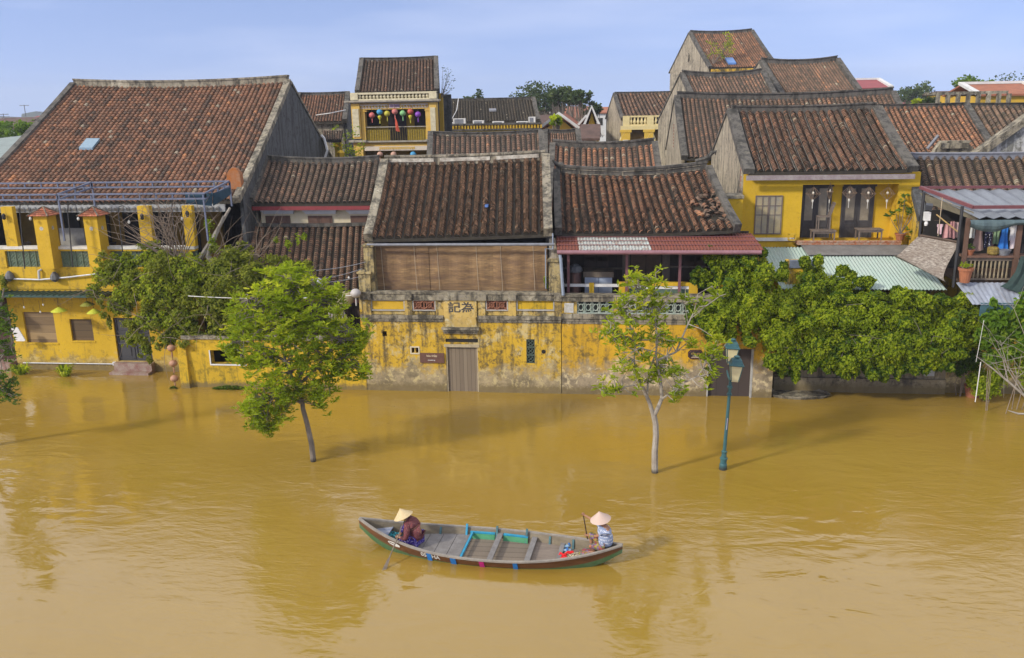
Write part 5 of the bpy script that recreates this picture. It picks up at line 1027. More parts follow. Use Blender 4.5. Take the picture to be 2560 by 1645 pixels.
# pots and other things on the sheet roof
MS = thing('metal_deck', 'silvery blue sheet metal roof below the laundry balcony', 'sheet roof', (15.3, 32.2, 3)); m0, m1, m2, m3 = at(2390, 706, 32.6), at(2640, 712, 32.6), at(2640, 766, 31.3), at(2432, 756, 31.3); m1.z = m0.z; m3.z = m2.z = (m2.z+m3.z)/2
corrug(MS, m3, m2, m1, m0, 18, mat('silvery_sheet', (.34, .38, .46), .4, .5, 1.5, .1, c2=(.16, .17, .19), stretch=(1, .3, 1)), 'sheet', .012)
b = MB(); x0, x1, z0, z1 = rc(2452, 760, 2640, 792, 31.3); b.box(x0, x1, 31.32, 31.4, z0, z1+.02); b.build('blue_board', mat('petrol_blue_board', (.055, .13, .16), .7, .4, 3, .1), MS)
b = MB(); b.box(X0-1.6, X0+4, 33.1, 33.3, -.2, 2.9); b.build('wall', M_Yold, MS)
c_ = at(2411, 706, 32.35); zp = c_.z
plant('potted_herb', 'terracotta pot with bright green herbs at the foot of the balcony', 'plant', Vector((c_.x, 32.35, zp)), [(random.uniform(-.2, .2), random.uniform(-.1, .1), random.uniform(.05, .2)) for _ in range(12)], 9, .10, ML_tree, (.24, .55), .08, asp=.6)
c_ = at(2425, 640, 32.7); plant('potted_plant', 'small orange pot with a leafy plant on the balcony shelf, under the scarf', 'plant', Vector((c_.x, 32.8, zs_+.03)), [(random.uniform(-.12, .12), 0, random.uniform(.05, .2)) for _ in range(6)], 8, .12, ML_dark, (.17, .2), .06)
c_ = at(2511, 640, 32.7); b = MB(); b.lathe((c_.x, 32.8, zs_+.03), [(.17, 0), (.24, .18), (.25, .2), (.22, .2)], 14); one('basin', b, M_Gt, 'grey metal basin on the shelf below the blue dress', 'basin', (c_.x, 32.8, zs_+.03))
c_ = at(2484, 640, 32.7); b = MB(); b.lathe((c_.x, 32.8, zs_+.03), [(.12, 0), (.2, .06), (.2, .26), (.16, .3), (.1, .3)], 10); one('basket', b, mat('yellow_brown_wicker', (.28, .20, .03), .8, .5, 12, .3, c2=(.08, .05, .02)), 'yellow brown wicker basket on the shelf below the green shirt', 'basket', (c_.x, 32.8, zs_+.03))
x0, x1, z0, z1 = rc(2540, 650, 2575, 682, 32.7); AC = thing('air_conditioner', 'white outdoor air conditioner at the right end of the balcony', 'air conditioner', ((x0+x1)/2, 32.8, z0)); b = MB(); b.box(x0, x1, 32.7, 33.0, z0, z1); b.build('case', M_W, AC); b = MB(); b.tube([((x0+x1)/2+.12*cos(a*pi/6), 32.69, (z0+z1)/2+.17*sin(a*pi/6)) for a in range(13)], .02, 4, False); b.build('fan_grille', M_Gt, AC)
NN = thing('dark_net', 'dark green net sheet draped down the right edge of the balcony', 'net', at(2550, 700, 32.2)); b = MB()
g0 = [at(2552, 640, 32.3), at(2538, 680, 32.25), at(2518, 706, 32.2), at(2500, 716, 32.15)]; g1 = [at(2600, 640, 32.2), at(2600, 690, 32.1), at(2590, 722, 31.9), at(2585, 745, 31.7)]
for i in range(3):
    for j in range(6): b.poly([g0[i].lerp(g1[i], j/6)+Vector((0, -.08*(j % 2), 0)), g0[i+1].lerp(g1[i+1], j/6)+Vector((0, -.08*(j % 2), 0)), g0[i+1].lerp(g1[i+1], (j+1)/6)+Vector((0, -.08*((j+1) % 2), 0)), g0[i].lerp(g1[i], (j+1)/6)+Vector((0, -.08*((j+1) % 2), 0))])
b.build('net', mat('dark_green_net', (.02, .045, .04), .85, .4, 6, .2), NN)
# pergola base and stone foot wall under the vine
SW = thing('stone_foot_wall', 'low grey stone wall at the waterline below the big green vine', 'wall', (10.5, 32.9, 0)); xa, xb = at(1936, 930, 32.9).x, at(2368, 930, 32.9).x; zt_ = at(2300, 905, 32.9).z
b = MB(); b.box(xa, xb, 32.9, 33.3, -.3, zt_*.45); b.box(xa+1.0, xb, 33.0, 33.3, zt_*.45, zt_); b.build('wall', plaster('foot_stone', (.26, .21, .12), pale=(.40, .34, .22), grime=(.05, .04, .03), g=.7, pl=.6), SW)
x0, x1, z0, z1 = rc(2310, 924, 2336, 940, 32.88); b = MB(); b.box(x0, x1, 32.86, 32.897, z0, z1); b.build('white_patch', mat('white_patch', (.5, .5, .48), .9, .3, 6, 0), SW)
b = MB(); b.box(xa-.1, xb, 33.9, 34.1, -.3, 2.9); b.build('back_wall', M_Yold, SW)
bw = thing('bank_wall', 'stained ochre wall behind the bushes at the far right edge', 'wall', (17, 33.5, 0)); b = MB(); b.box(xb+.05, xb+6.5, 33.5, 33.8, -.3, 2.9); b.build('wall', plaster('ochre_wall', (.40, .24, .04), g=.7, pl=.4), bw)
b = MB(); c_ = at(2000, 948, 32.2); b.lathe((c_.x, 32.5, -.1), [(1.1, 0), (1.25, .19), (1.2, .21), (1.1, .15)], 18, sy=.5); one('stone_planter', b, M_Tr, 'low stone planter rim awash under the hanging vine', 'planter', (c_.x, 32.5, -.1))
for (px, py, Yp, lab) in ((2376, 925, 32.7, 'clay pot standing at the right end of the stone foot wall'),):
    c_ = atz(px, 948, 0); b = MB(); b.lathe((c_.x, 32.7, -.1), [(.2, 0), (.3, .5), (.34, .55), (.28, .56)], 12); one('clay_pot', b, M_Terra, lab, 'pot', (c_.x, 32.7, -.1))
# ---------------------------------------------------------------- houses further back in the old town
def ridge_house(name, lab, rl, rr, Y, run, slope, rows, steps, M, el=None, er=None, zb=-.1, **k):
    RL, RR = at(*rl, Y), at(*rr, Y); z_ = (RL.z+RR.z)/2; RL.z = RR.z = z_
    ye = Y-run; ze = z_-run*slope
    EL, ER = Vector((RL.x, ye, ze)), Vector((RR.x, ye, ze))
    if el is not None: EL.x = at(el, 300, ye).x+(0)
    if er is not None: ER.x = at(er, 300, ye).x
    T = thing(name, lab, 'house', ((RL.x+RR.x)/2, ye+.3, 0)); S = house(T, EL, ER, RL, RR, rows, steps, M, zb=zb, **k); return T, S, EL, ER, RL, RR
M_ydark = plaster('stained_back_yellow', (.60, .36, .03), pale=(.5, .4, .2), grime=(.05, .045, .02), g=.9, pl=.4, zdark=.01)
# L: the very long roof behind the lantern house
def vslit(T, px, py, Y, h_=.9, w_=.22):
    c_ = at(px, py, Y); b = MB()
    for k in range(7): b.box(c_.x-.03, c_.x-.0, c_.y-w_/2, c_.y+w_/2, c_.z-h_/2+k*h_/7, c_.z-h_/2+k*h_/7+h_/12)
    return b
TL, SL, EL, ER, RL, RR = ridge_house('long_roof_house', 'house with the very long tiled roof, its ridge seen above the lantern house', (1692, 249), (2230, 237), 53, 5.6, .56, 49, 34, M_T1, el=1714, er=2325, mort=True, wall=M_Yc, gable=M_Gl, verge=(.34, .18), ridge=(.4, .35), rise=.2, dip=.1)
b = MB(); c_ = RL-Vector((.02, 0, 0)); 
for k in range(8): b.box(c_.x-.12, c_.x-.02, c_.y-.18, c_.y+.18, c_.z-1.5-.18*k, c_.z-1.42-.18*k)
b.build('brick_vent', mat('vent_brick', (.25, .10, .06), .9, .4, 6, .1), TL)
TM, _, _, _, _, _ = ridge_house('stepped_house', 'mid height house with pale tile specks, left of the tallest sloped pair of roofs', (1704, 190), (1905, 186), 62, 5.5, .58, 24, 24, M_T1, el=1766, er=1978, mort=True, gable=M_Gl, verge=(.32, .18), ridge=(.35, .3), rise=.2, dip=.08, wall=M_Cr)
TN, _, _, _, _, _ = ridge_house('broad_house', 'second tallest house with an even brown roof stepping down to the right', (1902, 158), (2092, 154), 66, 7.0, .62, 27, 30, M_T1, el=2010, er=2215, mort=True, gable=M_Gl, verge=(.34, .18), ridge=(.35, .3), rise=.2, dip=.1, wall=M_Cr)
TO, SO, EL, ER, RL, RR = ridge_house('tallest_house', 'tallest house of the town with a grey gable and a shrub growing on its roof', (1725, 84), (1879, 80), 92, 5.4, .66, 28, 30, M_T4, el=1770, er=1932, gable=M_Gl, wall=M_ydark, verge=(.34, .18), ridge=(.35, .25), rise=.15, dip=.08)
b = MB(); b.box(EL.x+.1, ER.x, EL.y-.1, EL.y+.28, EL.z-.75, EL.z-.12); b.build('frieze', M_ydark, TO); b = MB(); b.box(EL.x-.1, ER.x, EL.y-.3, EL.y+.3, EL.z-1.0, EL.z-.75); b.build('cornice', M_Gt, TO)
p = [SO(.30, .06), SO(.42, .06), SO(.42, .22), SO(.30, .22)]; b = MB(); b.hexa([q+Vector((0, 0, .1)) for q in p]+[q+Vector((0, 0, .26)) for q in p]); b.build('skylight', mat('blue_skylight', (.10, .22, .50), .2, .2, 5, 0), TO)
b = MB(); b.tube([(RL.x-.08+.0, RL.y+.42*cos(a*pi/8), RL.z-2.3+.42*sin(a*pi/8)) for a in range(17)], .07, 5, False); b.build('round_vent', M_Tr, TO)
cR = SO(.08, .1); plant('roof_shrub', 'yellow green shrub rooted in the gutter of the tallest house', 'plant', cR, [(random.uniform(-.4, 1.7), random.uniform(-.1, .4), random.uniform(.6, 2.9)) for _ in range(22)], 16, .26, ML_tree, None, .5)
# K: gable house with the cream arcade
TK, SK, EL, ER, RL, RR = ridge_house('arcade_house', 'grey gabled house with a pale yellow balustrade and arches below its eave', (1536, 236), (1740, 230), 90, 4.1, .60, 23, 24, M_T1, el=1556, er=1800, gable=M_Gl, wall=M_Yc, verge=(.32, .18), ridge=(.3, .2), rise=.03, dip=.08)
Yk = 85.6; M_cy = mat('pale_cream_yellow', (.66, .55, .27), .8, .15, 4, .1); M_ky = mat('soft_yellow', (.64, .42, .055), .85, .2, 2, .1)
x0, x1 = at(1557, 300, Yk).x, at(1760, 300, Yk).x; zt_, zc, zb_ = at(1600, 289, Yk).z, at(1600, 314, Yk).z, at(1600, 324, Yk).z
b = MB(); b.box(x0, x1, Yk, Yk+.3, zt_-.15, zt_); b.box(x0, x1, Yk, Yk+.3, zc, zc+.13)
for px in (1557, 1617, 1690): xx = at(px, 300, Yk).x; b.box(xx, xx+.66, Yk-.05, Yk+.3, zc, zt_)
x_ = x0+.8
while x_ < x1: b.lathe((x_, Yk+.12, zc+.13), [(.08, 0), (.16, .2), (.08, .5), (.12, zt_-zc-.3)], 6); x_ += .34
b.build('balustrade', M_cy, TK)
b = MB(); b.box(x0-.2, x1, Yk-.12, Yk+.3, zb_, zc); b.build('cornice', M_cy, TK)
b = MB()
xa = x0-.1; wz = zb_; ar = []
cxs = [at(1594, 350, Yk).x, at(1660, 350, Yk).x]
za = at(1594, 338, Yk).z; rr_ = 1.65
hs = []
prev = xa
for c_ in cxs:
    pts = [(prev, wz), (prev, za-3)] if 0 else None
    b.box(prev, c_-rr_, Yk, Yk+.25, 3, wz); n_ = 12
    for k in range(n_):
        a0, a1 = pi-pi*k/n_, pi-pi*(k+1)/n_; b.prism([(c_+rr_*cos(a0), za-.87+rr_*sin(a0)), (c_+rr_*cos(a1), za-.87+rr_*sin(a1)), (c_+rr_*cos(a1), wz), (c_+rr_*cos(a0), wz)], Yk, Yk+.25)
    prev = c_+rr_
b.box(prev, x1, Yk, Yk+.25, 3, wz); b.build('arcade_wall', M_ky, TK)
b = MB()
for c_ in cxs: b.tube([(c_+(rr_+.06)*cos(pi-pi*k/12), Yk-.03, za-.87+(rr_+.06)*sin(pi-pi*k/12)) for k in range(13)], .10, 4)
b.build('arch_moulding', M_cy, TK)
for px in (1564, 1622): xx = at(px, 340, Yk).x; b = MB(); b.box(xx-.44, xx+.44, Yk-.12, Yk, 3, wz-.25); b.box(xx-.56, xx+.56, Yk-.16, Yk, wz-.25, wz); b.build('pilaster', M_ky, TK); b = MB(); b.box(xx-.27, xx+.27, Yk-.15, Yk-.12, wz-1.7, wz-.95); b.build('white_rosette', M_W, TK)
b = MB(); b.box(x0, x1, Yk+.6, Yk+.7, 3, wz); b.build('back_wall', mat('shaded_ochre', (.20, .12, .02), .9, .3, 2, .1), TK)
# I: dark low roof with the yellow balustrade
TI, SI, EL, ER, RL, RR = ridge_house('dark_roof_house', 'house with a blackened roof and a mossy yellow balustrade, right of the lantern balcony', (1104, 250), (1333, 248), 76, 3.5, .52, 34, 26, tilemat('black_brown_tiles', c0=(.035, .026, .022), c1=(.085, .055, .04), c2=(.15, .09, .06), moss=.4, dark=.5), er=1346, el=1101, gable=M_Gd, wall=M_ydark, verge=(.32, .2), ridge=(.3, .15), rise=.02, dip=.05)
Yi = 71.0; x0, x1 = at(1098, 320, Yi).x, at(1354, 320, Yi).x; zt_, zc, zb_ = at(1220, 308, Yi).z, at(1220, 325, Yi).z, at(1220, 337, Yi).z
b = MB(); b.box(x0, x1, Yi, Yi+.3, zt_-.14, zt_); b.build('top_rail', M_Ld, TI); b = MB(); x_ = x0+.1
while x_ < x1-.1: b.box(x_, x_+.12, Yi+.05, Yi+.2, zc+.1, zt_-.14); x_ += .25
b.build('balustrade', M_Y, TI); b = MB(); b.box(x0, x1, Yi+.22, Yi+.26, zc, zt_-.1); b.build('balustrade_back', M_ydark, TI)
b = MB(); b.box(x0, x1, Yi-.12, Yi+.3, zc-.03, zc+.1); b.build('cornice', M_Ld, TI); b = MB(); b.box(x0, x1, Yi, Yi+.3, 2, zc-.03); b.build('front_wall', M_Y, TI); b = MB(); b.box(x0, x1, Yi+.3, 73.4, zc-.2, zc-.1); b.build('terrace', M_Tr, TI)
p = [SI(.51, .42), SI(.585, .42), SI(.585, .50), SI(.51, .50)]; b = MB(); b.hexa([q+Vector((0, 0, .1)) for q in p]+[q+Vector((0, 0, .22)) for q in p]); b.build('skylight', M_Gt, TI)
ACG = None
for k, (p0, p1, y0, y1, l_) in enumerate(((1133, 1163, 296, 309, 'white rooftop air conditioner beside the lantern balcony house'), (1182, 1209, 301, 309, 'low air conditioner second from the left behind the mossy balustrade'), (1231, 1259, 303, 310, 'low air conditioner third from the left behind the mossy balustrade'), (1291, 1319, 303, 310, 'low air conditioner fourth from the left behind the mossy balustrade'), (1321, 1338, 292, 305, 'tall white air conditioner at the right end of the mossy balustrade'))):
    x0, x1, z0, z1 = rc(p0, y0, p1, y1, Yi+.5); o = thing('air_conditioner', l_, 'air conditioner', ((x0+x1)/2, Yi+.7, zc-.1), 'air conditioners behind the mossy balustrade')
    b = MB(); b.box(x0, x1, Yi+.5, Yi+.9, zc-.1, z1); b.build('case', M_W, o); b = MB(); b.box(x0+.1, x1-.15, Yi+.48, Yi+.497, max(zc, z0), z1-.06); b.build('fan_grille', M_Gt, o)
b = MB(); b.tube([at(1106, 335, 70.5), at(1108, 318, 70.5), at(1113, 305, 70.5), at(1122, 303, 70.5), at(1132, 308, 70.5)], .075, 5); one('water_pipe', b, M_W, 'white bent pipe beside the balustrade of the blackened roof house', 'pipe')
b = MB(); b.tube([at(1146, 246, 74), at(1142, 275, 72), at(1130, 297, 71)], .03, 4); one('cable', b, M_W, 'pale cable running down the blackened roof', 'cable')
# G: roofs right behind the centre house
TG, _, _, _, _, _ = ridge_house('rear_shop_house', 'brown roofed house tucked right behind the centre house', (1077, 340), (1352, 334), 47.5, 5, .56, 22, 26, M_T1, el=1062, er=1362, gable=M_Gd, mort=True, verge=(.3, .25), ridge=(.25, .2), rise=.1, wall=M_Y)
TG2, _, _, _, _, _ = ridge_house('small_rear_house', 'small roof between the centre houses and the grey gable', (1363, 333), (1444, 328), 54, 4, .56, 14, 16, M_T1, er=1458, el=1363, gable=M_Ld, verge=(.3, .2), ridge=(.25, .2), rise=.1, wall=M_Gl)
# J: roof left of the balcony house
TJ, SJ, EL, ER, RL, RR = ridge_house('narrow_house', 'narrow house with an orange brown roof between the dark gable and the lantern balcony', (748, 238), (870, 235), 66, 3.6, .56, 18, 22, M_T4, er=862, el=730, gable=M_Gd, verge=(.35, .25), ridge=(.3, .2), rise=.04, wall=M_Tr)
yj = 49.8; b = MB(); S2 = roof_surf(at(808, 350, 48.6), at(853, 350, 48.6), at(857, 326, 49.8), at(806, 326, 49.8), .02, .02); tiled_roof(TJ, S2, 8, 10, M_T3, name='lower_roof')
b = MB(); x0, x1, z0, z1 = rc(837, 352, 853, 400, yj); b.box(x0, x1, yj, yj+.2, z0-2, z1); b.build('yellow_pillar', M_Yc, TJ)
b = MB(); b.tube([at(812, 396, 47.5), at(818, 375, 47.5), at(810, 345, 47.5), at(803, 338, 47.5)], .07, 5); one('drainpipe', b, M_W, 'pale crooked drainpipe at the corner of the dark gable', 'pipe')
b = MB(); b.tube([at(790, 288, 48), at(825, 283, 48), at(864, 275, 50)], .025, 4); one('cable', b, M_W, 'loose cable hanging across the orange brown roof', 'cable')
c_ = at(868, 400, 50); plant('wall_shrub', 'green shrub in the gap left of the lantern balcony house', 'plant', Vector((c_.x, 50, c_.z-1)), [(random.uniform(-.8, 1.0), random.uniform(-.3, .3), random.uniform(.6, 2.8)) for _ in range(26)], 16, .24, ML_tree, None, .4)
c_ = at(852, 388, 48.5); b = MB(); b.lathe(c_-Vector((0, 0, .2)), [(.12, 0), (.24, .35), (.05, .5)], 4); one('street_lantern', b, M_Yc, 'small yellow street lantern beside the green shrub', 'lantern')
# H: three storey house with the lanterns
YH = 56.0
TH_ = thing('lantern_balcony_house', 'tall three storey yellow house with coloured lanterns strung along its balcony', 'house', (at(985, 390, YH).x, YH, 0))
ye = YH+.4; EL, ER = at(893, 229, ye), at(1092, 231, ye); EL.z = ER.z = (EL.z+ER.z)/2; RL, RR = up_slope(905, 151, EL, .62), up_slope(1090, 147, ER, .62); RL.z = RR.z = max(RL.z, RR.z); RR.y = RL.y
SH = house(TH_, EL, ER, RL, RR, 24, 30, M_T1, gable=M_Gd, front=False, verge=(.3, .2), ridge=(.3, .16), rise=.05, dip=.05, inset=.3)
fx = lambda px, Y=YH: at(px, 300, Y).x; fz = lambda py, Y=YH: at(985, py, Y).z
M_hy = mat('warm_stucco_yellow', (.62, .38, .055), .85, .3, 2.5, .15, c2=(.55, .40, .14)); M_hc = mat('cream_moulding', (.60, .54, .36), .8, .3, 5, .2); M_hg = mat('weathered_ledge', (.40, .36, .29), .9, .5, 4, .3, c2=(.2, .18, .14))
xl, xr = fx(880), fx(1094)
b = MB(); b.box(xl, xr, YH-.05, YH+.3, fz(235), fz(230)); b.box(xl, xr, YH-.05, YH+.3, fz(250), fz(246)); b.box(xl, xl+.5, YH-.1, YH+.3, fz(248), fz(232)); b.box(xr-.5, xr, YH-.1, YH+.3, fz(248), fz(232)); x_ = xl+.6
while x_ < xr-.5: b.lathe((x_, YH+.1, fz(246)), [(.05, 0), (.11, .12), (.06, .26), (.09, fz(235)-fz(246))], 6); x_ += .235
b.build('top_balustrade', M_hc, TH_)
b = MB(); b.box(xl-.35, xr+.2, YH-.4, YH+.3, fz(254), fz(250)); b.box(xl-.2, xr+.1, YH-.25, YH+.3, fz(257), fz(254)); b.build('cornice', M_hg, TH_)
b = MB(); b.box(xl, xr, YH, YH+.3, fz(273), fz(257)); b.build('lintel', M_hy, TH_)
for (p0, p1) in ((901, 971), (1004, 1071)):
    b = MB(); b.box(fx(p0), fx(p1), YH-.03, YH-.002, fz(270), fz(260)); b.build('frieze_panel', mat('pinkish_cream', (.62, .54, .44), .8, .2, 5, .1), TH_)
    b = MB(); n_ = 9
    for k in range(n_): c_ = fx(p0)+(fx(p1)-fx(p0))*(k+.5)/n_; b.lathe((c_, YH-.04, fz(265)-.015), [(.06, 0), (.07, .02), (.03, .04)], 8, tilt=Matrix.Rotation(pi/2, 3, 'X'))
    b.build('rosette', mat('gold_rosette', (.48, .30, .05), .7, .3, 5, 0), TH_)
b = MB(); b.box(fx(974), fx(1001), YH-.04, YH-.003, fz(270), fz(259)); b.build('name_board', mat('pale_pink_board', (.58, .46, .44), .7, .2, 5, 0), TH_)
c_ = at(987, 264.5, YH-.05); text_mesh('HOA THANH', .62, .17, mat('violet_lettering', (.10, .03, .22), .7, .1, 5, 0), 'lettering', TH_, (c_.x, YH-.045, fz(264.3)), bold=.03)
for (p0, p1) in ((881, 902), (1075, 1093)):   # rusticated corner columns
    b = MB(); b.box(fx(p0), fx(p1), YH-.15, YH+.4, fz(345), fz(257)); b.build('corner_column', M_hy, TH_); b = MB()
    for k in range(6): zq = fz(343)+(fz(273)-fz(343))*k/6; b.box(fx(p0)+.07, fx(p1)-.07, YH-.20, YH-.15, zq+.07, zq+.36)
    b.build('quoin_band', M_hc, TH_)
for (p0, p1) in ((903, 912), (1064, 1074)):
    b = MB(); b.box(fx(p0), fx(p1), YH+.02, YH+.5, fz(352), fz(273)); b.box(fx(p0)-.04, fx(p1)+.15 if p0 < 950 else fx(p1), YH-.02, YH+.5, fz(278), fz(275)); b.build('inner_column', M_hy, TH_)
zfl = fz(352); b = MB(); b.box(xl-.2, fx(912)+.1, YH-.4, YH+.5, fz(354), fz(349)); b.box(fx(912), fx(1064), YH-.25, YH+.3, fz(355), fz(351.5)); b.box(fx(1064), xr+.1, YH-.4, YH+.5, fz(354), fz(349)); b.build('balcony_slab', M_hg, TH_)
b = MB(); b.box(xl-.0, xr, YH+.3, YH+2.2, zfl-.2, zfl-.1); b.build('balcony_floor', M_hg, TH_)
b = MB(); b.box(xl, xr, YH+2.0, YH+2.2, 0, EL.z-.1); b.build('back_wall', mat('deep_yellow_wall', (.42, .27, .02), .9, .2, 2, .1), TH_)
for (p0, p1, y0, y1) in ((913, 951, 270, 314), (971, 1016, 268, 352), (1036, 1066, 270, 314)): x0, x1, z0, z1 = rc(p0, y0, p1, y1, YH+1.98); b = MB(); b.box(x0, x1, YH+1.93, YH+1.99, z0, z1); b.build('door', mat('violet_brown_door', (.035, .022, .035), .7, .3, 5, .1), TH_)
b = MB(); zr0, zr1 = fz(325), fz(316); b.box(fx(912), fx(1064), YH+.1, YH+.16, zr1-.06, zr1); b.build('hand_rail', M_hg, TH_)
b = MB(); b.box(fx(912), fx(971), YH+.15, YH+.2, fz(351), fz(324)); b.box(fx(1017), fx(1064), YH+.15, YH+.2, fz(351), fz(324)); b.build('railing_panel', mat('olive_yellow_panel', (.34, .24, .015), .8, .3, 8, .1), TH_)
b = MB(); x_ = fx(913)
while x_ < fx(1063): b.box(x_, x_+.03, YH+.11, YH+.14, fz(351), fz(320)); x_ += .16
b.build('baluster', mat('olive_iron', (.16, .12, .02), .7, .3, 8, 0), TH_)
b = MB(); b.box(xl, xr, YH-.05, YH+.3, fz(373), fz(355)); b.build('lower_wall', M_hy, TH_); b = MB(); b.box(fx(908), fx(1068), YH-.1, YH-.052, fz(376), fz(365)); b.build('lower_frieze', mat('pinkish_cream', (.6, .5, .4)), TH_)
b = MB(); n_ = 18
for k in range(n_): x_ = fx(946)+(fx(1036)-fx(946))*k/n_; b.box(x_, x_+.09, YH-.12, YH-.101, fz(373), fz(367))
b.build('frieze_slot', M_hy, TH_)
for (p0, p1) in ((884, 905), (1075, 1093)): b = MB(); b.box(fx(p0), fx(p1), YH-.15, YH+.4, 0, fz(354)); b.build('lower_column', M_hy, TH_)
# the lanterns
def lantern(px, py, c, lab, grp, kind='round', Y=YH-.0, r_=.28, nm=None, vert=.92):
    c_ = at(px, py, Y); T = thing('lantern', lab, 'lantern', c_, grp); m_ = mat('silk_'+nm, c, .6, .15, 8, 0); b = MB()
    if kind == 'round': pf = [(r_*max(.25, sin(pi*t)), -r_*vert*cos(pi*t)) for t in [.06, .16, .28, .4, .5, .6, .72, .84, .94]]
    else: pf = [(.05, -r_*1.1), (r_*.45, -r_*.5), (r_*.85, r_*.25), (r_*.8, r_*.6), (r_*.4, r_*.85)]
    b.lathe(c_, pf, 14); b.build('shade', m_, T, smooth=True)
    b = MB(); b.tube([c_+Vector((0, 0, r_*.85)), c_+Vector((0, 0, r_*.85+.25))], .012, 4); b.build('cord', M_Wd, T)
    b = MB(); b.tube([c_-Vector((0, 0, r_*.85)), c_-Vector((0, 0, r_*1.5)), c_-Vector((0, 0, r_*2.4))], [.02, .035, .03], 5); b.build('tassel', m_, T)
    return T
g = 'silk lanterns strung along the high balcony'
for a in ((930, 288, (.55, .13, .12), 'round coral lantern, leftmost of the balcony lanterns', 'round', 'coral'), (949, 280, (.05, .30, .55), 'round blue lantern second from the left on the high balcony', 'round', 'blue'), (949.5, 294, (.55, .50, .03), 'yellow teardrop lantern right below the blue one', 'drop', 'yellow'),
          (968, 284, (.48, .44, .04), 'round yellow lantern between the blue and the large coral ones', 'round', 'lemon'), (987, 279, (.58, .18, .16), 'round coral lantern in the middle, above the red banner', 'round', 'rose'), (1007, 283, (.22, .50, .20), 'round pale green lantern on the high balcony', 'round', 'green'),
          (1026, 279, (.52, .10, .07), 'round red lantern above the second yellow teardrop', 'round', 'red'), (1026, 293, (.55, .50, .03), 'yellow teardrop lantern right below the red one', 'drop', 'yellow'), (1045, 286, (.22, .06, .42), 'round purple lantern, rightmost of the balcony lanterns', 'round', 'purple')):
    lantern(a[0], a[1], a[2], a[3], g, a[4], YH-.1, .20 if a[4] == 'round' else .16, a[5])
for px, c, nm, lab in ((950, (.50, .30, .22), 'peach', 'peach lantern half hidden by the centre ridge, leftmost of the lower row'), (984, (.45, .25, .2), 'peach', 'peach lantern in the middle of the lower row, behind the ridge'), (1033, (.08, .25, .55), 'blue', 'blue lantern of the lower row, behind the ridge')): lantern(px, 386, c, lab, 'lanterns of the lower floor showing over the ridge', 'round', YH-.1, .2, nm)
b = MB(); c_ = at(988, 292, YH-.15); b.poly([c_, c_+Vector((.12, -.02, -.3)), c_+Vector((.25, 0, -.95)), c_+Vector((.02, -.05, -.9)), c_+Vector((-.03, 0, -.4))]); b.poly([c_+Vector((0, .02, 0)), c_+Vector((-.03, .02, -.4)), c_+Vector((.02, -.03, -.9)), c_+Vector((.25, .02, -.95)), c_+Vector((.12, 0, -.3))]); one('banner', b, mat('red_banner', (.50, .07, .03), .8, .2, 5, 0), 'furled red banner hanging under the middle lantern', 'flag')
c_ = at(1103, 245, YH+2); plant('gable_shrub', 'thin shrub sprouting from the right wall of the tall lantern house', 'plant', c_, [(random.uniform(.1, .8), random.uniform(-.3, .3), random.uniform(.2, 1.9)) for _ in range(12)], 7, .16, ML_far, None, .3)
# P, Q: roofs at the right, R: grey white gable
TP_, SP_, EL, ER, RL, RR = ridge_house('right_rear_house', 'weathered roof with orange patches behind the right edge houses', (2170, 268), (2412, 263), 50, 5.2, .50, 20, 32, M_T4, el=2250, er=2515, gable=M_Gl, verge=(.34, .18), ridge=(.35, .15), rise=.03, dip=.08, wob=1.6, wall=M_Gl)
TQ_, _, _, _, _, _ = ridge_house('corner_rear_house', 'brown roof at the right edge, joined behind the white streaked gable', (2418, 262), (2760, 262), 50, 5.2, .50, 24, 28, M_T3, el=2517, er=2900, gable=M_Gl, verge=None, ridge=(.35, .15), rise=.03, dip=.08, wob=1.6, wall=M_Gl)
YR = 42.5; TR_ = thing('white_gable_house', 'house with a white and grey streaked gable wall rising at the right edge', 'house', at(2540, 390, YR)); TR_.location.z = 0
p0, p1 = at(2452, 386, YR), at(2580, 296, YR); apx = p1+(p1-p0)*.6; b = MB(); b.prism([(p0.x, 3), (apx.x+5, 3), (apx.x+5, apx.z-3), (apx.x, apx.z), (p0.x, p0.z)], YR, YR+.3); b.build('gable_wall', plaster('white_streaked', (.50, .50, .46), pale=(.6, .6, .56), grime=(.10, .10, .08), g=.8, pl=.4, zdark=.01), TR_)
b = MB(); b.beam([p0+Vector((-.5, .1, -.45)), apx+Vector((0, .1, 0))], .7, .3); b.build('verge', M_Tr, TR_)
b = MB(); x0, x1, z0, z1 = rc(2333, 352, 2440, 392, 43.5); b.prism([(x0, z0-1), (x1, z0-1), (x1, z0+.3), (x1-.35, z1-.15), (x0+1.7, z1), (x0+.35, z1), (x0, z0+.1)], 43.5, 43.9); b.box(x0+.3, x1-.4, 43.35, 43.5, z1-.35, z1-.1); one('parapet_stub', b, M_Tr, 'mossy white parapet stub in front of the orange patched roof', 'wall')
b = MB(); b.tube([at(2318, 372, 43), at(2346, 338, 43)], .07, 6); one('pole', b, M_Gt, 'short grey pole leaning beside the mossy parapet stub', 'pole')
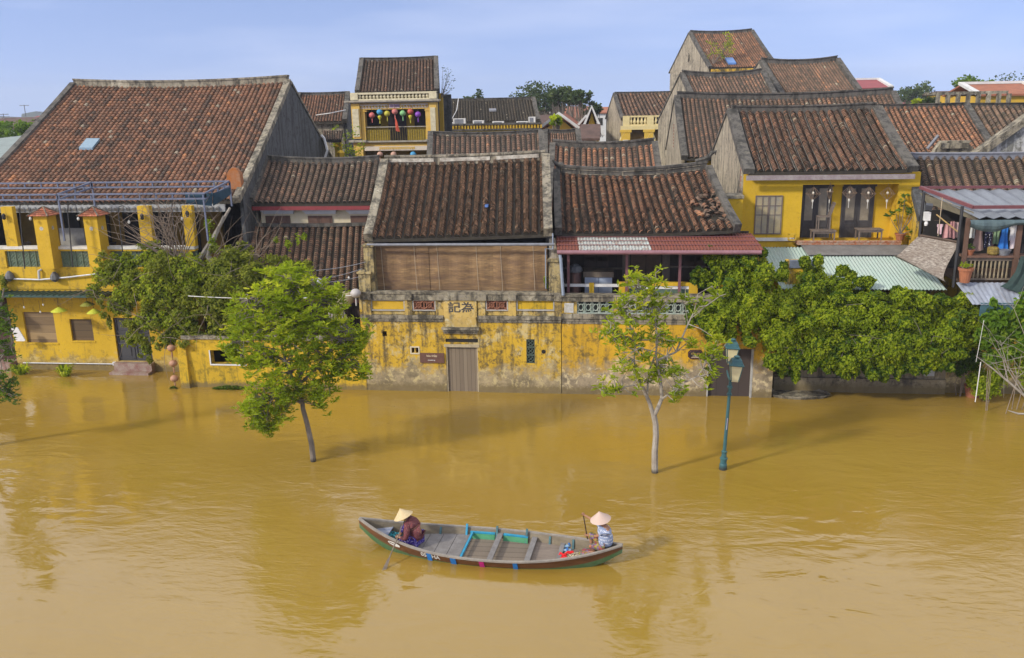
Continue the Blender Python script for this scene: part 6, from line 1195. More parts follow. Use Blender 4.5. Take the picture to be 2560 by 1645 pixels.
# ---------------------------------------------------------------- the far town
M_or = mat('orange_tile_far', (.34, .12, .06), .8, .35, 1.5, .2); M_rd = mat('red_roof_far', (.28, .05, .055), .7, .3, 1.5, .1); M_br = mat('brown_roof_far', (.12, .07, .055), .9, .5, 1.5, .2)
M_fc = mat('cream_far_wall', (.58, .54, .40), .85, .2, 1, .1); M_fw = mat('white_far_wall', (.62, .62, .60), .85, .2, 1, .1); M_fy = mat('yellow_far_wall', (.62, .38, .03), .85, .2, 1, .1)
def far_house(px0, px1, yr, ye_, Y, wall, roof, lab, axis='x', dep=8, name='far_house', trim=None):
    x0, x1 = at(px0, ye_, Y).x, at(px1, ye_, Y).x; zr, ze = at((px0+px1)/2, yr, Y).z, at((px0+px1)/2, ye_, Y).z; T = thing(name, lab, 'house', ((x0+x1)/2, Y, 0)); o = .35
    b = MB(); b.box(x0+o, x1-o, Y+o, Y+dep-o, 0, ze); xm = (x0+x1)/2; ym = Y+dep/2
    if axis == 'x':
        b.build('wall', wall, T); b = MB(); b.hexa([(x0, Y, ze-.05), (x1, Y, ze-.05), (x1, ym, zr), (x0, ym, zr), (x0, Y, ze+.12), (x1, Y, ze+.12), (x1, ym, zr+.17), (x0, ym, zr+.17)]); b.hexa([(x0, ym, zr), (x1, ym, zr), (x1, Y+dep, ze), (x0, Y+dep, ze), (x0, ym, zr+.17), (x1, ym, zr+.17), (x1, Y+dep, ze+.17), (x0, Y+dep, ze+.17)])
    else:
        b.prism([(x0+o, ze), (x1-o, ze), (xm, zr-.1)], Y+o, Y+dep-o); b.build('wall', wall, T); b = MB(); b.hexa([(x0, Y, ze), (xm, Y, zr), (xm, Y+dep, zr), (x0, Y+dep, ze), (x0, Y, ze+.17), (xm, Y, zr+.17), (xm, Y+dep, zr+.17), (x0, Y+dep, ze+.17)]); b.hexa([(xm, Y, zr), (x1, Y, ze), (x1, Y+dep, ze), (xm, Y+dep, zr), (xm, Y, zr+.17), (x1, Y, ze+.17), (x1, Y+dep, ze+.17), (xm, Y+dep, zr+.17)])
    b.build('roof', roof, T)
    if trim:
        b = MB()
        if axis == 'x': b.beam([(x0, Y, ze+.1), (x0, ym, zr+.15)], .5, .25); b.beam([(x1, Y, ze+.1), (x1, ym, zr+.15)], .5, .25); b.beam([(x0, ym, zr+.15), (x1, ym, zr+.15)], .5, .25)
        else: b.beam([(x0, Y, ze+.1), (xm, Y, zr+.15), (x1, Y, ze+.1)], .4, .25)
        b.build('roof_trim', trim, T)
    if wall is not M_br:
        n_ = max(1, int((x1-x0)/3))
        for k in range(n_): c_ = x0+(x1-x0)*(k+.5)/n_; b = MB(); b.box(c_-.45, c_+.45, Y+o-.06, Y+o-.01, ze-2.0, ze-.8); b.build('window', M_Dk, T)
    return T
far_house(1337, 1381, 274, 291, 120, M_fc, M_or, 'small cream gabled house with an orange roof, just left of the bushy trees', 'y', 10, trim=M_fw)
far_house(1376, 1412, 277, 300, 110, M_fc, M_or, 'pale yellow gabled house with white trim beside the bushy trees', 'y', 10, trim=M_fw)
far_house(1400, 1452, 276, 296, 130, M_fc, M_or, 'long orange roofed house behind the thin green trees', 'x')
far_house(1349, 1446, 291, 327, 78, M_fy, M_or, 'broad yellow gable with white edges behind the small rear roof', 'y', 14, trim=M_fw)
far_house(1330, 1392, 292, 312, 95, M_fy, M_br, 'brown roofed yellow house left of the broad yellow gable', 'x', 8)
far_house(1452, 1506, 275, 345, 72, M_fy, M_br, 'tall narrow bright yellow gable left of the grey gable', 'y', 8, trim=M_fw)
far_house(1440, 1490, 297, 325, 85, M_fw, M_or, 'small white gable between the broad and the narrow yellow gables', 'y', 8, trim=M_fw)
far_house(1448, 1500, 318, 350, 66, M_fc, M_br, 'dark brown tiled roof just left of the grey gable', 'x', 6)
far_house(1470, 1530, 270, 283, 150, M_fw, M_or, 'faint orange roof on the horizon left of the grey gable', 'x')
far_house(1396, 1470, 268, 281, 170, M_fc, M_or, 'pale roof on the horizon between the thin trees', 'x')
far_house(30, 112, 292, 308, 130, M_fc, M_rd, 'far house with a purple red roof at the left horizon', 'x', 14)
far_house(-40, 62, 297, 312, 115, M_fy, M_br, 'brown roofed house at the left edge of the horizon', 'x', 8)
far_house(-60, 50, 309, 322, 95, M_fw, M_br, 'white walled house with a brown roof at the far left', 'x', 8)
far_house(42, 105, 306, 322, 105, M_fw, M_br, 'white house with brown tiles beside the dark verge', 'x', 8)
far_house(2250, 2330, 252, 262, 160, M_fw, M_rd, 'low house with a pale red roof between the right hand trees', 'x', 8)
far_house(2350, 2420, 250, 262, 140, M_fw, M_rd, 'small red roofed house behind the pergola', 'x', 8)
T = far_house(2100, 2228, 200, 222, 120, M_fc, M_rd, 'red roofed house with white ridges above the long roof', 'x', 12, trim=M_fw)
T = far_house(2375, 2530, 229, 236, 95, M_fy, M_br, 'long yellow building with a row of windows behind the concrete pergola', 'x', 8)
T = far_house(2445, 2610, 211, 238, 88, M_fy, M_or, 'yellow house with white edged orange roof at the right edge', 'x', 9, trim=M_fw)
PG = thing('pergola', 'long bare concrete pergola in front of the far yellow building', 'pergola', at(2440, 262, 84)); PG.location.z = 0
z_ = at(2440, 231, 84).z; x0, x1 = at(2342, 240, 84).x, at(2520, 240, 84).x; b = MB(); b.box(x0, x1, 84, 84.4, z_-.15, z_+.1); b.box(x0, x1, 87, 87.4, z_-.15, z_+.1); b.build('beam', M_Tr, PG)
for k in range(8): b = MB(); xx = x0+(x1-x0)*k/7.01; b.box(xx, xx+.32, 84, 84.3, 0, z_-.15); b.build('pillar', M_Tr, PG)

# far trees
def tree(name, lab, base, h_, crown, ntw, nleaf, size, ml, bark=None, grp=None, lean=(0, 0), seed=1, trunk_r=.2, cz=.55):
    """trunk, forking limbs, leaf clusters in separate clumps"""
    rs = random.Random(seed); T = thing(name, lab, 'tree', base, grp); b = MB(); B = Vector(base); top = B+Vector((lean[0], lean[1], h_*cz))
    b.tube([B, B.lerp(top, .5)+Vector((lean[0]*.1, 0, 0)), top], [trunk_r, trunk_r*.8, trunk_r*.6], 7); V, F, R_ = [], [], []
    for k in range(ntw):
        a = rs.uniform(0, 6.28); ph = rs.uniform(-.3, 1.0); r_ = rs.uniform(.5, 1)
        tip = Vector((B.x+lean[0]+crown[0]*r_*cos(a)*sqrt(max(.05, 1-ph*ph*.8)), B.y+lean[1]+crown[0]*r_*sin(a)*sqrt(max(.05, 1-ph*ph*.8)), B.z+h_-crown[1]+crown[1]*ph*r_)); st_ = B.lerp(top, rs.uniform(.7, 1))
        m_ = st_.lerp(tip, .5)+Vector((rs.uniform(-.3, .3), 0, rs.uniform(0, .5)*crown[1]*.2)); b.tube([st_, m_, tip], [trunk_r*.35, trunk_r*.2, trunk_r*.06], 4, False)
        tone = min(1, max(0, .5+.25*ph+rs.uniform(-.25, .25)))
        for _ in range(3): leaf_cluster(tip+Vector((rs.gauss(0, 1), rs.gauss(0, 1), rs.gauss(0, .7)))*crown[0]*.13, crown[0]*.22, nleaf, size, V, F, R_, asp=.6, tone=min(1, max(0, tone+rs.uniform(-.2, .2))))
    b.build('trunk', bark or M_bark, T); b = MB(); b.quads(V, F, R_); b.build('crown', ml, T); return T
def far_tree(px, ytop, w_, Y, lab, ml=None, ntw=45, nleaf=14, size=.4, seed=1, hc=.8, name='far_tree'):
    z1 = at(px, ytop, Y).z; x_ = at(px, ytop, Y).x; cr_ = w_/2*Y/FPX
    return tree(name, lab, (x_, Y, 0), z1, (cr_, cr_*hc), ntw, nleaf, size, ml or ML_far, seed=seed, grp='trees beyond the old town', trunk_r=.3)
far_tree(1345, 206, 130, 110, 'large bushy round crowned tree above the blackened roof', ntw=70, seed=3)
far_tree(1400, 222, 70, 100, 'grey green tree right of the large bushy one', ntw=34, seed=4)
far_tree(1455, 232, 50, 92, 'thin tall tree left of the grey gable', ntw=20, nleaf=10, seed=5)
far_tree(1425, 240, 40, 95, 'slim tree between the two taller ones over the far roofs', ntw=16, nleaf=10, seed=6)
far_tree(1480, 262, 50, 95, 'low loose tree above the narrow yellow gable', ntw=18, nleaf=10, seed=8)
far_tree(1388, 290, 26, 62, 'bright green young tree in front of the broad yellow gable', ML_tree, 16, 12, .25, seed=7, hc=1.2)
far_tree(1178, 236, 66, 110, 'pale green tree top peeking over the blackened roof', seed=9, ntw=30)
far_tree(2300, 210, 84, 150, 'hazy grey green tree over the right hand roofs', seed=10, nleaf=12, size=.5, ntw=40)
far_tree(2430, 193, 66, 120, 'dark tree behind the far pergola', ML_dark, seed=11, ntw=36)
far_tree(2468, 203, 40, 122, 'small dark tree touching the orange roof', ML_dark, seed=12, ntw=20)
far_tree(2530, 180, 96, 130, 'sparse bare branched tree at the top right edge', seed=13, ntw=30, nleaf=3, size=.4)
far_tree(2262, 222, 50, 155, 'low hazy tree at the left of the grey green one', seed=20, ntw=20)
far_tree(2298, 247, 24, 90, 'small green bush on the skyline left of the pergola', ML_tree, 14, 10, .3, seed=14)
far_tree(2330, 243, 36, 88, 'olive bush touching the left end of the pergola', ML_far, 16, 10, .3, seed=15)
far_tree(40, 308, 110, 80, 'green tree filling the gap at the far left edge', ML_dark, 46, 16, .35, seed=16)
far_tree(-20, 300, 70, 82, 'second green tree cut by the left edge', ML_dark, 26, 14, .35, seed=17)
b = MB(); p0, p1, p2, p3 = at(-60, 352, 60), at(62, 338, 60), at(10, 392, 50), at(-60, 420, 50); b.poly([p0, p1, p2, p3]); b.poly([q-Vector((0, 0, .1)) for q in (p3, p2, p1, p0)]); one('sheet_canopy', b, mat('pale_green_plastic', (.22, .27, .24), .5, .4, 2, .1), 'pale green plastic canopy behind the huge roof at the left edge', 'canopy')
for i_, (px, py, Y, h_) in enumerate(((8, 284, 118, 2.2), (60, 262, 130, 3.4))):
    c_ = at(px, py, Y); b = MB(); b.tube([c_, c_-Vector((0, 0, h_+1))], .07, 4); b.tube([c_+Vector((-.8, 0, -.1)), c_+Vector((.8, 0, -.1))], .05, 4); one('antenna', b, M_Gt, ('short roof antenna at the far left edge', 'tall thin antenna over the purple red roof')[i_], 'antenna')
# ---------------------------------------------------------------- vines and trees by the water
def blob_leaves(blobs, n_per, size, asp=.65, droop=.35, fill=.25, seed=3):
    """leaves through the outer part of a set of overlapping clumps; returns arrays for MB.quads"""
    g = np.random.default_rng(seed); Vs, Fs, Rs = [], [], []; off = 0
    vol = sum((rx*rz) for _, rx, ry, rz in blobs)
    for c, rx, ry, rz in blobs:
        n = int(n_per*rx*rz/vol*len(blobs)); d = g.normal(size=(n, 3)); d /= np.linalg.norm(d, axis=1)[:, None]
        lump = .78+.22*np.sin(d[:, 0]*7+c[0]*3)*np.sin(d[:, 2]*6+c[2]*5)+.14*np.sin(d[:, 0]*17+1.3)*np.cos(d[:, 2]*15+c[0]*9)
        rad = lump*(1-fill*g.random(n)**1.5); p = np.array(c)+d*rad[:, None]*np.array([rx, ry, rz])
        nrm = d+g.normal(size=(n, 3))*.55+np.array([0, -.15, .35]); nrm /= np.linalg.norm(nrm, axis=1)[:, None]
        t = np.cross(nrm, g.normal(size=(n, 3))); t[:, 2] -= droop; t -= (t*nrm).sum(1)[:, None]*nrm; t /= np.linalg.norm(t, axis=1)[:, None]; s_ = np.cross(nrm, t)
        L_ = size*g.uniform(.6, 1.35, n)[:, None]; W_ = L_*asp*.5
        q = np.stack([p-t*L_*.5, p+s_*W_-t*L_*.05+nrm*L_*.08, p+t*L_*.5-nrm*L_*.06, p-s_*W_-t*L_*.05+nrm*L_*.08], 1).reshape(-1, 3)
        tone = np.clip(.42+.22*g.normal(size=n)*.6+.22*(lump-.8)*3+.10*math.sin(c[0]*5), 0, 1)
        Vs.append(q); Fs.append(np.arange(4*n).reshape(-1, 4)+off); Rs.append(np.stack([tone, g.random(n), np.zeros(n)], 1)); off += 4*n
    return np.concatenate(Vs), np.concatenate(Fs), np.concatenate(Rs)
def B_(px, py, rx, rz, Y, ry=None):     # a clump given where it stands: centre, half width and half height in picture units at its own depth
    k = Y/FPX; c = at(px, py, Y); return (tuple(c), rx*k, (ry if ry else min(rx, rz)*k*.8), rz*k)
def ragged(bl, seed, n=6, f=.36, hang=0):
    g = random.Random(seed); out = list(bl)
    for c, rx, ry, rz in bl:
        for _ in range(n):
            a = g.uniform(0, 6.28); k = g.uniform(.85, 1.25); s_ = f*g.uniform(.5, 1.2); out.append(((c[0]+rx*k*cos(a), c[1]-ry*g.uniform(.1, .9), c[2]+rz*k*sin(a)), rx*s_, ry*s_, rz*s_*g.uniform(.7, 1.3)))
        for _ in range(hang if g.random() < .5 else 0):
            out.append(((c[0]+rx*g.uniform(-.8, .8), c[1]-ry*.5, c[2]-rz*g.uniform(.9, 1.35)), .13, .12, g.uniform(.2, .42)))
    return out
# right hand vine over its pergola
VR = thing('green_vine', 'huge bright green vine covering the pergola beside the dark gate and the far right wall', 'vine', at(2100, 930, 33)); VR.location.z = 0
bl = [B_(1825, 655, 42, 32, 32.4), B_(1790, 640, 22, 18, 32.4), B_(1850, 700, 40, 45, 32.2), B_(1905, 690, 45, 50, 32.3), B_(1825, 770, 55, 55, 31.6), B_(1880, 770, 65, 80, 31.6), B_(1795, 800, 32, 40, 31.5), B_(1955, 760, 60, 50, 32.0), B_(1950, 840, 70, 60, 31.6),
      B_(2030, 700, 42, 48, 33.0), B_(2080, 725, 56, 45, 33.0), B_(2040, 780, 70, 60, 32.3), B_(2060, 850, 80, 60, 31.8), B_(2150, 755, 66, 45, 33.0), B_(2160, 810, 80, 60, 32.2), B_(2170, 870, 60, 55, 31.6), B_(2235, 770, 60, 42, 32.8), B_(2270, 810, 80, 60, 32.2), B_(2270, 860, 60, 45, 31.6),
      B_(2320, 785, 56, 42, 32.5), B_(2380, 790, 60, 45, 32.3), B_(2370, 845, 60, 45, 31.6), B_(2435, 800, 35, 40, 32.0), B_(2330, 890, 35, 25, 31.4), B_(2215, 905, 24, 28, 31.5), B_(2100, 890, 40, 30, 31.6), B_(2005, 880, 35, 25, 31.5), B_(2420, 855, 30, 25, 31.8), B_(1760, 690, 25, 22, 32.6), B_(1745, 780, 25, 22, 31.7), B_(2010, 740, 35, 45, 32.6), B_(2400, 765, 42, 24, 33.0)]
low = [B_(1960+k*31, 895+12*sin(k*1.7), 20, 26, 31.4) for k in range(14)]; bl = ragged(bl+low, 2, 6, .36, 1)
V, F, R_ = blob_leaves(bl, 600, .108, .58, seed=5, fill=.7); b = MB(); b.quads(V, F, R_); b.build('leaves', ML_vine, VR)
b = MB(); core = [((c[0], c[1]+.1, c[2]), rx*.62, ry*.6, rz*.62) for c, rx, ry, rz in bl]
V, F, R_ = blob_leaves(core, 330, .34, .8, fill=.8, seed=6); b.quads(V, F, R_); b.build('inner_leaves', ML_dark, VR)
g = random.Random(3); b = MB()
for k in range(12):
    c, rx, ry, rz = g.choice(bl); p = Vector(c)+Vector((g.uniform(-.5, .5)*rx, -ry*.3, -rz*.2)); b.tube([p, p+Vector((g.uniform(-.3, .3), -.1, .4)), p+Vector((g.uniform(-.8, .8), -.1, g.uniform(.2, .8)))], [.014, .01, .004], 4, False)
for px in (): p = at(px, 900, 32.6); b.tube([(p.x, 32.6, -.2), (p.x+.1, 32.6, 1.3), (p.x-.1, 32.5, 2.4)], [.07, .06, .04], 6)
b.build('stem', M_bark, VR)
for k, (p0, p1, py) in enumerate(((1940, 2420, 770),)):
    b = MB(); a, c = at(p0, py, 32.6), at(p1, py, 32.6); b.box(a.x, c.x, 31.8, 31.9, 2.2, 2.3); b.box(a.x, c.x, 33.4, 33.5, 2.4, 2.5)
    b.build('pergola_bar', M_Tr, VR)
# left bougainvillea with bare brown runners
VL = thing('bougainvillea', 'sprawling half bare bougainvillea hanging over the terrace edge and low tiled roof', 'vine', at(480, 960, 32.6)); VL.location.z = 0
bl = [B_(262, 690, 40, 32, 33.0), B_(305, 665, 55, 40, 33.2), B_(330, 720, 62, 55, 32.9), B_(300, 760, 40, 40, 32.8), B_(390, 650, 65, 42, 33.3), B_(400, 730, 75, 70, 32.8), B_(380, 800, 60, 40, 32.5), B_(450, 800, 60, 50, 32.4), B_(470, 690, 70, 70, 33.0), B_(560, 680, 75, 60, 33.0), B_(545, 760, 80, 70, 32.5),
      B_(630, 680, 75, 50, 33.2), B_(640, 740, 65, 60, 32.8), B_(700, 690, 65, 42, 33.4), B_(750, 690, 48, 32, 33.4), B_(590, 640, 60, 34, 33.6), B_(330, 845, 24, 28, 32.7), B_(365, 870, 17, 26, 32.6), B_(480, 845, 55, 22, 32.3), B_(560, 825, 60, 32, 32.3), B_(232, 725, 24, 14, 33.0), B_(420, 845, 35, 25, 32.4), B_(650, 800, 50, 50, 32.5), B_(700, 750, 50, 45, 32.9)]
V, F, R_ = blob_leaves(ragged(bl, 3, 6, .36, 1), 290, .115, .62, seed=8, fill=.5); b = MB(); b.quads(V, F, R_); b.build('leaves', ML_boug, VL)
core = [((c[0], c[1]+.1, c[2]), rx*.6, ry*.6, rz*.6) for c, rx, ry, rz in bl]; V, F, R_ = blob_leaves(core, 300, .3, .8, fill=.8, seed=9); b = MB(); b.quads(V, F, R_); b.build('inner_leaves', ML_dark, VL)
bl2 = [b_ for b_ in bl if b_[0][0] < at(520, 700, 33).x]; V, F, R_ = blob_leaves(bl2, 560, .12, .6, seed=10, fill=.08); b = MB(); b.quads(V, F, R_)
V, F, R_ = blob_leaves([B_(760, 590, 12, 14, 34.5), B_(720, 610, 14, 20, 34.2), B_(745, 600, 8, 26, 34.3), B_(690, 600, 12, 12, 34.5), B_(520, 560, 18, 20, 33.5), B_(530, 600, 14, 22, 33.5)], 60, .14, .6, seed=12, fill=.8); b.quads(V, F, R_); b.build('fresh_leaves', ML_tree, VL)
g = random.Random(8); b = MB()
def runner(b, p, d, n, r, g, wig=.25, grav=-.03):
    pts = [Vector(p)]; d = Vector(d).normalized()
    for k in range(n): d = (d+Vector((g.uniform(-wig, wig), g.uniform(-wig, wig)*.6, g.uniform(-wig, wig)+grav))).normalized(); pts.append(pts[-1]+d*.34)
    b.tube(pts, [r*(1-.8*k/n) for k in range(n+1)], 4, False); return pts
o_ = at(440, 640, 33.2)
for k in range(34):
    a = g.uniform(1.05, 2.7); pts = runner(b, o_+Vector((g.uniform(-.5, .5), g.uniform(-.2, .3), 0)), (cos(a)*1.0, g.uniform(-.3, .1), sin(a)), g.randint(5, 9), .022, g)
    for _ in range(2): runner(b, pts[g.randint(2, len(pts)-2)], (g.uniform(-1, 1), -.1, g.uniform(.1, 1)), 4, .012, g)
for k in range(16):
    runner(b, at(g.uniform(520, 640), 650, 33.2), (g.uniform(.4, 1), -.1, g.uniform(.5, 1.2)), g.randint(5, 8), .018, g)
for k in range(60):
    c, rx, ry, rz = g.choice(bl); runner(b, Vector(c)+Vector((g.uniform(-.5, .5)*rx, -ry*.7, g.uniform(-.3, .5)*rz)), (g.uniform(-1, 1), -.4, g.uniform(-.6, .8)), g.randint(3, 6), .014, g)
b.build('bare_runner', M_twig, VL)
b = MB(); b.tube([at(560, 700, 33.6), at(520, 640, 33.7), at(533, 600, 33.8), at(560, 540, 34.0)], [.10, .12, .10, .06], 7); b.tube([at(492, 660, 33.7), at(515, 622, 33.8), at(545, 572, 34.0), at(575, 520, 34.6)], [.10, .10, .08, .06], 6); b.build('trunk', M_barkp, VL)

# the street trees standing in the water
def street_tree(name, lab, base, trunk, limbs, clumps, ml, bark, nl, size, tw=3, seed=1, asp=.34, grp=None, rad=.12):
    """trunk and limbs through given points; twigs ending in rosettes of long leaves"""
    g = random.Random(seed); T = thing(name, lab, 'tree', base, grp); b = MB()
    for pts, r0, r1 in trunk: n_ = len(pts)-1; b.tube(pts, [r0+(r1-r0)*k/n_ for k in range(n_+1)], 9)
    b.build('trunk', bark, T); ends = []
    b = MB(); nodes = []
    for pts, r0, r1 in limbs:
        n_ = len(pts)-1; pts = [Vector(p) for p in pts]; b.tube(pts, [r0+(r1-r0)*k/n_ for k in range(n_+1)], 6, False); nodes += [(p, r1) for p in pts[1:]]
        for i in range(n_): nodes.append((pts[i].lerp(pts[i+1], .5), r1))
    V, F, R_ = [], [], []
    for (c, r_, n_) in clumps:
        c = Vector(c)
        for k in range(n_):
            tip = c+Vector((g.gauss(0, .5), g.gauss(0, .5), g.gauss(0, .5)))*r_; q, _ = min(nodes, key=lambda nd: (nd[0]-tip).length+g.uniform(0, .5)); m_ = q.lerp(tip, .5)+Vector((g.uniform(-.1, .1), g.uniform(-.1, .1), g.uniform(-.05, .12)))
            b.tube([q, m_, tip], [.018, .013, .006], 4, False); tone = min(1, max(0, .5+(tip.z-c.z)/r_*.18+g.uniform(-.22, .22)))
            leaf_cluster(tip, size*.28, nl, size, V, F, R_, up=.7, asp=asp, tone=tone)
            for _ in range(tw-1):
                t2 = tip+Vector((g.gauss(0, 1), g.gauss(0, 1), g.gauss(0, .8)))*size*.8; leaf_cluster(t2, size*.28, nl, size, V, F, R_, up=.6, asp=asp, tone=min(1, max(0, tone+g.uniform(-.2, .2))))
    b.build('limb', bark, T); b = MB(); b.quads(V, F, R_); b.build('crown', ml, T); return T
base = atz(783, 1153); Yt = base.y
P = lambda px, py, dy=0: at(px, py, Yt+dy)
tr = [([(base.x+.05, base.y, -.4), P(783, 1150), P(779, 1110), P(768, 1060), P(757, 1020), P(755, 990), P(748, 940, .1), P(742, 890, .1)], .10, .055)]
lm = [([P(755, 1000), P(735, 955, -.3), P(715, 905, -.4), P(700, 850, -.5), P(690, 790, -.3)], .06, .02), ([P(748, 950), P(770, 890, .3), P(790, 830, .3), P(800, 760, .2), P(780, 700, .1)], .06, .02), ([P(750, 960), P(790, 920, -.2), P(830, 870, -.1), P(870, 830, 0)], .05, .02), ([P(757, 1010), P(720, 990, -.4), P(680, 985, -.5), P(650, 1010, -.6)], .05, .02), ([P(742, 900), P(735, 830), P(740, 750), P(730, 700)], .05, .015), ([P(715, 905, -.4), P(660, 870, -.3), P(610, 850, -.2), P(580, 860)], .04, .015), ([P(790, 920), P(830, 930), P(870, 890)], .035, .015), ([P(700, 850, -.5), P(650, 790, -.4), P(620, 750, -.2)], .03, .012)]
cl = []
for (px, py, r, n, dy) in ((720, 715, 42, 22, 0), (780, 725, 45, 24, .2), (830, 745, 35, 18, .2), (660, 750, 42, 24, -.2), (700, 770, 48, 28, -.5), (760, 780, 55, 28, -.4), (820, 800, 48, 24, .1), (615, 790, 36, 22, -.1), (590, 850, 36, 24, 0), (640, 830, 45, 28, -.4), (700, 840, 52, 26, -.7), (770, 850, 48, 20, -.4), (840, 860, 46, 26, 0), (885, 870, 32, 22, .1), (890, 930, 26, 18, 0), (850, 920, 38, 22, -.1), (670, 900, 45, 24, -.6), (630, 900, 36, 18, -.4), (740, 920, 46, 20, -.6), (800, 930, 42, 20, -.2), (670, 970, 46, 26, -.6), (720, 975, 38, 20, -.5), (640, 1040, 30, 22, -.6), (665, 1070, 24, 16, -.6), (690, 1030, 28, 16, -.5), (770, 985, 28, 12, -.3), (815, 985, 20, 9, -.2), (805, 1020, 9, 4, -.2), (740, 680, 22, 8, 0), (850, 820, 30, 14, .2), (575, 880, 22, 10, 0), (900, 835, 16, 8, 0), (690, 695, 28, 10, .1), (640, 1010, 28, 16, -.6)):
    cl.append((P(px, py, dy), r*Yt/FPX*1.0, int(n*1.15)))
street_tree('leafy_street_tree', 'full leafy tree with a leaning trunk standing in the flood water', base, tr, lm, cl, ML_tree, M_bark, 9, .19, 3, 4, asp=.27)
base = atz(1637, 1181); Yt = base.y
tr = [([(base.x, base.y, -.4), P(1637, 1178), P(1637, 1130), P(1640, 1090), P(1639, 1060), P(1634, 1035)], .108, .085), ([P(1634, 1040), P(1625, 1010), P(1612, 980), P(1600, 955, -.1), P(1592, 930, -.1)], .07, .04), ([P(1635, 1040), P(1645, 1020), P(1655, 995), P(1652, 960, .1), P(1648, 930, .1)], .07, .045)]
lm = [([P(1592, 935), P(1585, 900, -.2), P(1590, 850, -.3), P(1570, 800, -.4), P(1560, 770, -.4)], 0.032, 0.014), ([P(1605, 960), P(1555, 968, -.3), P(1530, 985, -.4), P(1508, 980, -.5)], 0.022, 0.010), ([P(1618, 985), P(1622, 930, .2), P(1640, 880, .3), P(1645, 840, .3)], 0.036, 0.020),
      ([P(1648, 935), P(1640, 890), P(1643, 840), P(1636, 790), P(1627, 740), P(1640, 700)], 0.040, 0.014), ([P(1652, 1000), P(1685, 975, -.2), P(1715, 955, -.2), P(1745, 940, -.2), P(1768, 905, -.2)], 0.036, 0.014), ([P(1645, 900), P(1690, 880, .2), P(1720, 810, .3), P(1735, 780, .3), P(1745, 735, .3)], 0.036, 0.012), ([P(1735, 785), P(1765, 765), P(1800, 740), P(1815, 735)], 0.018, 0.008),
      ([P(1625, 850), P(1580, 850, -.3), P(1545, 838, -.4), P(1525, 830, -.5)], 0.025, 0.012), ([P(1636, 790), P(1665, 760), P(1680, 720)], 0.022, 0.008), ([P(1636, 800), P(1610, 760), P(1590, 720)], 0.022, 0.008), ([P(1640, 880), P(1600, 870, -.4), P(1580, 880, -.5)], 0.022, 0.010), ([P(1745, 735, .3), P(1780, 715, .3), P(1810, 745, .3)], 0.010, 0.006), ([P(1720, 810, .3), P(1712, 760, .3), P(1714, 720, .3)], 0.013, 0.006)]
cl = []
for (px, py, r, n, dy) in ((1590, 715, 30, 12, 0), (1625, 720, 36, 15, 0), (1650, 745, 26, 9, 0), (1560, 750, 26, 9, -.3), (1600, 780, 30, 12, -.3), (1650, 780, 24, 8, 0), (1525, 835, 26, 12, -.4), (1550, 860, 24, 9, -.4), (1585, 850, 30, 10, -.3), (1640, 830, 24, 9, 0), (1675, 850, 28, 10, .1), (1610, 900, 26, 8, -.3), (1570, 920, 26, 9, -.3), (1660, 920, 26, 10, .1), (1640, 935, 20, 7, 0), (1695, 930, 22, 8, -.1), (1775, 885, 26, 12, -.2), (1790, 870, 22, 9, -.2), (1780, 930, 14, 6, -.2), (1760, 955, 10, 4, -.2), (1515, 975, 16, 6, -.5), (1545, 975, 12, 4, -.4), (1700, 970, 14, 5, -.2), (1715, 750, 12, 4, .3), (1790, 725, 16, 5, .3), (1755, 765, 16, 5, .3), (1685, 1000, 8, 3, -.2), (1565, 800, 20, 7, -.4), (1540, 780, 18, 6, -.4), (1590, 960, 16, 5, -.3), (1730, 860, 12, 4, .2)):
    cl.append((P(px, py, dy), r*Yt/FPX*1.25, int(n*1.65)))
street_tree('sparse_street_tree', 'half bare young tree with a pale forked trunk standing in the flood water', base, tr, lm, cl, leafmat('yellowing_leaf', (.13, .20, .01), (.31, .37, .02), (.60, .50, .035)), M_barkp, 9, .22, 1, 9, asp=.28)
b = MB()
for (T_, bp) in (): pass
# branches entering at the left edge, and the thicket at the right edge
Yt = 27.5; bp = atz(-46, 1118); 
tr = [([(bp.x, bp.y, -.3), at(-45, 1050, bp.y), at(-30, 950, bp.y), at(-20, 850, bp.y)], .14, .07)]; Yt = bp.y
lm = [([P(-30, 950), P(0, 900), P(30, 860), P(25, 800)], .05, .015), ([P(-35, 1000), P(-10, 980), P(15, 970)], .04, .015), ([P(-20, 850), P(0, 780), P(10, 720)], .05, .02), ([P(-25, 900), P(20, 880), P(35, 850)], .03, .01)]
cl = [(P(px, py), r*Yt/FPX, n) for px, py, r, n in ((15, 955, 26, 14), (5, 985, 22, 12), (30, 985, 18, 9), (12, 860, 26, 12), (22, 820, 22, 10), (8, 790, 22, 10), (-30, 820, 50, 20), (-40, 900, 50, 20), (28, 880, 12, 4), (0, 760, 22, 8))]
street_tree('edge_tree', 'dark leaved tree reaching in at the left edge over the water', (bp.x, bp.y, -.3), tr, lm, cl, ML_dark, M_bark, 7, .17, 2, 21)
def bush(name, lab, cat, bl, n, size, ml, seed, base, asp=.6, stems=None, fill=.6):
    T = thing(name, lab, cat, base); V, F, R_ = blob_leaves(bl, n, size, asp, seed=seed, fill=fill); b = MB(); b.quads(V, F, R_); b.build('leaves', ml, T)
    g = random.Random(seed); b = MB()
    for k in range(4): c = Vector(g.choice(bl)[0]); b.tube([Vector((c.x*.6+base[0]*.4, c.y+.1, base[2])), Vector((c.x+g.uniform(-.1, .1), c.y+.08, c.z*.5+base[2]*.5)), c], [.016, .012, .006], 4, False)
    b.build('stem', M_twig, T); return T
